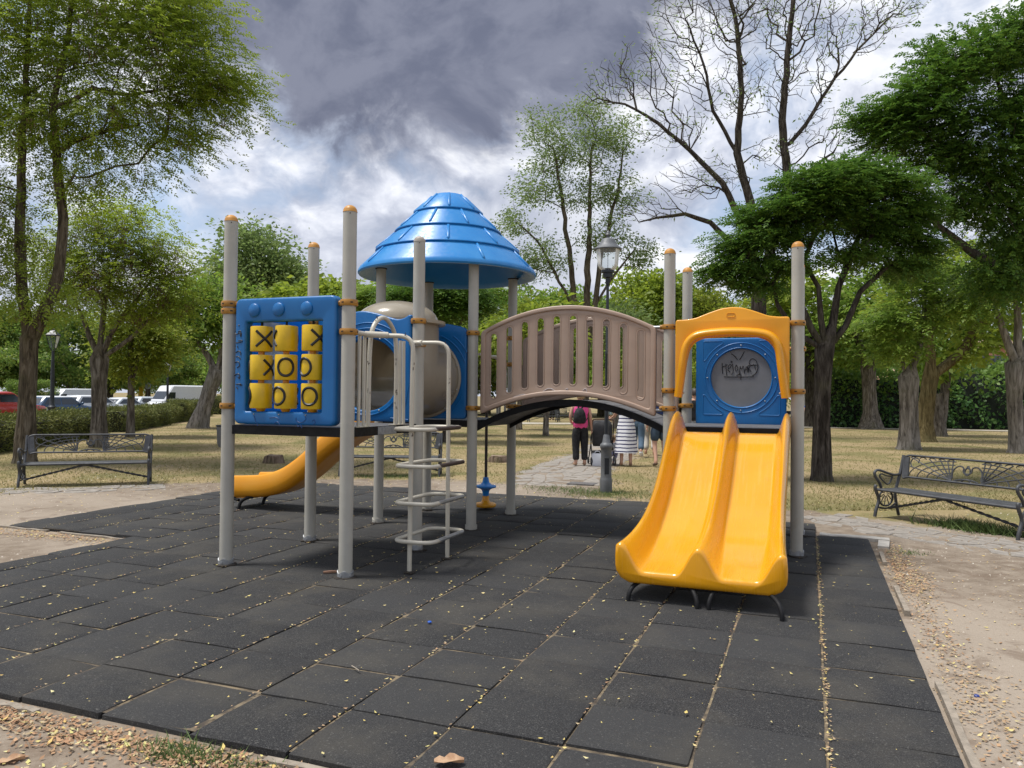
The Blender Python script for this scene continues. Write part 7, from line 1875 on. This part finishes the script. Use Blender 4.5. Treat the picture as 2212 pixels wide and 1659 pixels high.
# ------------------------------------------------------------------ hedges
def hedge(label, a, b, wd, h, leaf, dens, L, lw, core_col, group=None, rnd=.06, z=None, top_leaf=None, name='hedge', wave=.05):
    a = np.array(a); b = np.array(b); v = b - a; ln = np.linalg.norm(v); rz = math.atan2(v[1], v[0]); mid = (a + b) / 2
    z = float(ground_z(*mid)) if z is None else z
    root = empty(name, (mid[0], mid[1], z), rz, label, 'hedge', group)
    n = int(dens * (ln * h * 2 + ln * wd + wd * h * 2))
    def surf(k):
        f = RNG.random(k); x = RNG.uniform(-ln / 2, ln / 2, k); y = RNG.uniform(-wd / 2, wd / 2, k); zz = RNG.uniform(0.02, h, k)
        A_ = np.array([ln * wd, ln * h, ln * h, wd * h, wd * h]); c = np.cumsum(A_ / A_.sum()); s = np.searchsorted(c, f)
        N = np.zeros((k, 3))
        zz = np.where(s == 0, h, zz); N[s == 0, 2] = 1
        y = np.where(s == 1, -wd / 2, np.where(s == 2, wd / 2, y)); N[s == 1, 1] = -1; N[s == 2, 1] = 1
        x = np.where(s == 3, -ln / 2, np.where(s == 4, ln / 2, x)); N[s == 3, 0] = -1; N[s == 4, 0] = 1
        P = np.stack([x, y, zz], 1)
        bul = wave * (np.sin(x * 2.1 + zz * 3) + .6 * np.sin(x * 4.7 + y * 3 + 1)); P += N * (bul + RNG.normal(0, rnd, k))[:, None]
        ed = np.maximum(0, zz / h - .8) * 5; P[:, 1] *= (1 - .12 * ed); P[:, 0] *= (1 - .06 * ed * min(1, wd / ln))
        return P, N
    P, N = surf(n)
    D_ = N * .8 + RNG.normal(0, .6, N.shape) + UP * .25
    if top_leaf is not None:
        hi_ = P[:, 2] > h * .72 + RNG.normal(0, .12 * h, n)
        link('new_growth', quads(simple_leaves(P[hi_] + N[hi_] * .08, D_[hi_], L * 1.1, lw), 'growth'), top_leaf, root); P, D_, = P[~hi_], D_[~hi_]
    link('foliage', quads(simple_leaves(P, D_, L, lw), 'foliage'), leaf, root)
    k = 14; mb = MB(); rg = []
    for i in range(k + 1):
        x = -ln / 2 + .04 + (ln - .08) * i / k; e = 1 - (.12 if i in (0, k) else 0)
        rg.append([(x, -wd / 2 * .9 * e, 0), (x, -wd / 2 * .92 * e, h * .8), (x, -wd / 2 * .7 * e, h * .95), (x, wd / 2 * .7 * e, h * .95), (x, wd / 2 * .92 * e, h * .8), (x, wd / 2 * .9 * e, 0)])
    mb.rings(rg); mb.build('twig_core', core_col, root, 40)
    return root
M_CORE = mat('hedge_twigs', (0.030, 0.032, 0.014), .95, noise=.4, nscale=8, bump=.6, bscale=30)
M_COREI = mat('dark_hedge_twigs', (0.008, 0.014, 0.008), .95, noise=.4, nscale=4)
HG = 'clipped hedges along the car park'
for (a, b, h, lab) in ((G(-90, 985), G(198, 941), .80, 'long clipped hedge behind the left bench'), (G(236, 934), G(345, 917), .80, 'clipped hedge behind the slim forked trunk'), (G(348, 915), G(378, 909), .80, 'short clipped hedge below the far lantern lamp'), (G(379, 911), G(399, 907), 1.0, 'short clipped hedge block before the white van'), (G(418, 900), G(440, 898), .95, 'short clipped hedge left of the leaning trunk'), (G(458, 895), G(520, 893), 1.15, 'clipped hedge right of the leaning trunk')):
    hedge(lab, a, b, 1.0, h, LF_HEDGE, 650, .10, .03, M_CORE, HG, .055)
hedge('tall dark leafy hedge closing the right side of the lawn', (5.9, 40.4), (11.6, 42.4), 2.0, 2.75, LF_IVY, 130, .20, .15, M_COREI, None, .14, top_leaf=LF_FRESH, wave=.12)
hedge('taller uneven hedge with fresh pale tops at the far right', (11.4, 42.6), (20.5, 45.6), 2.4, 3.1, LF_IVY, 110, .22, .16, M_COREI, None, .22, top_leaf=LF_FRESH, wave=.35)
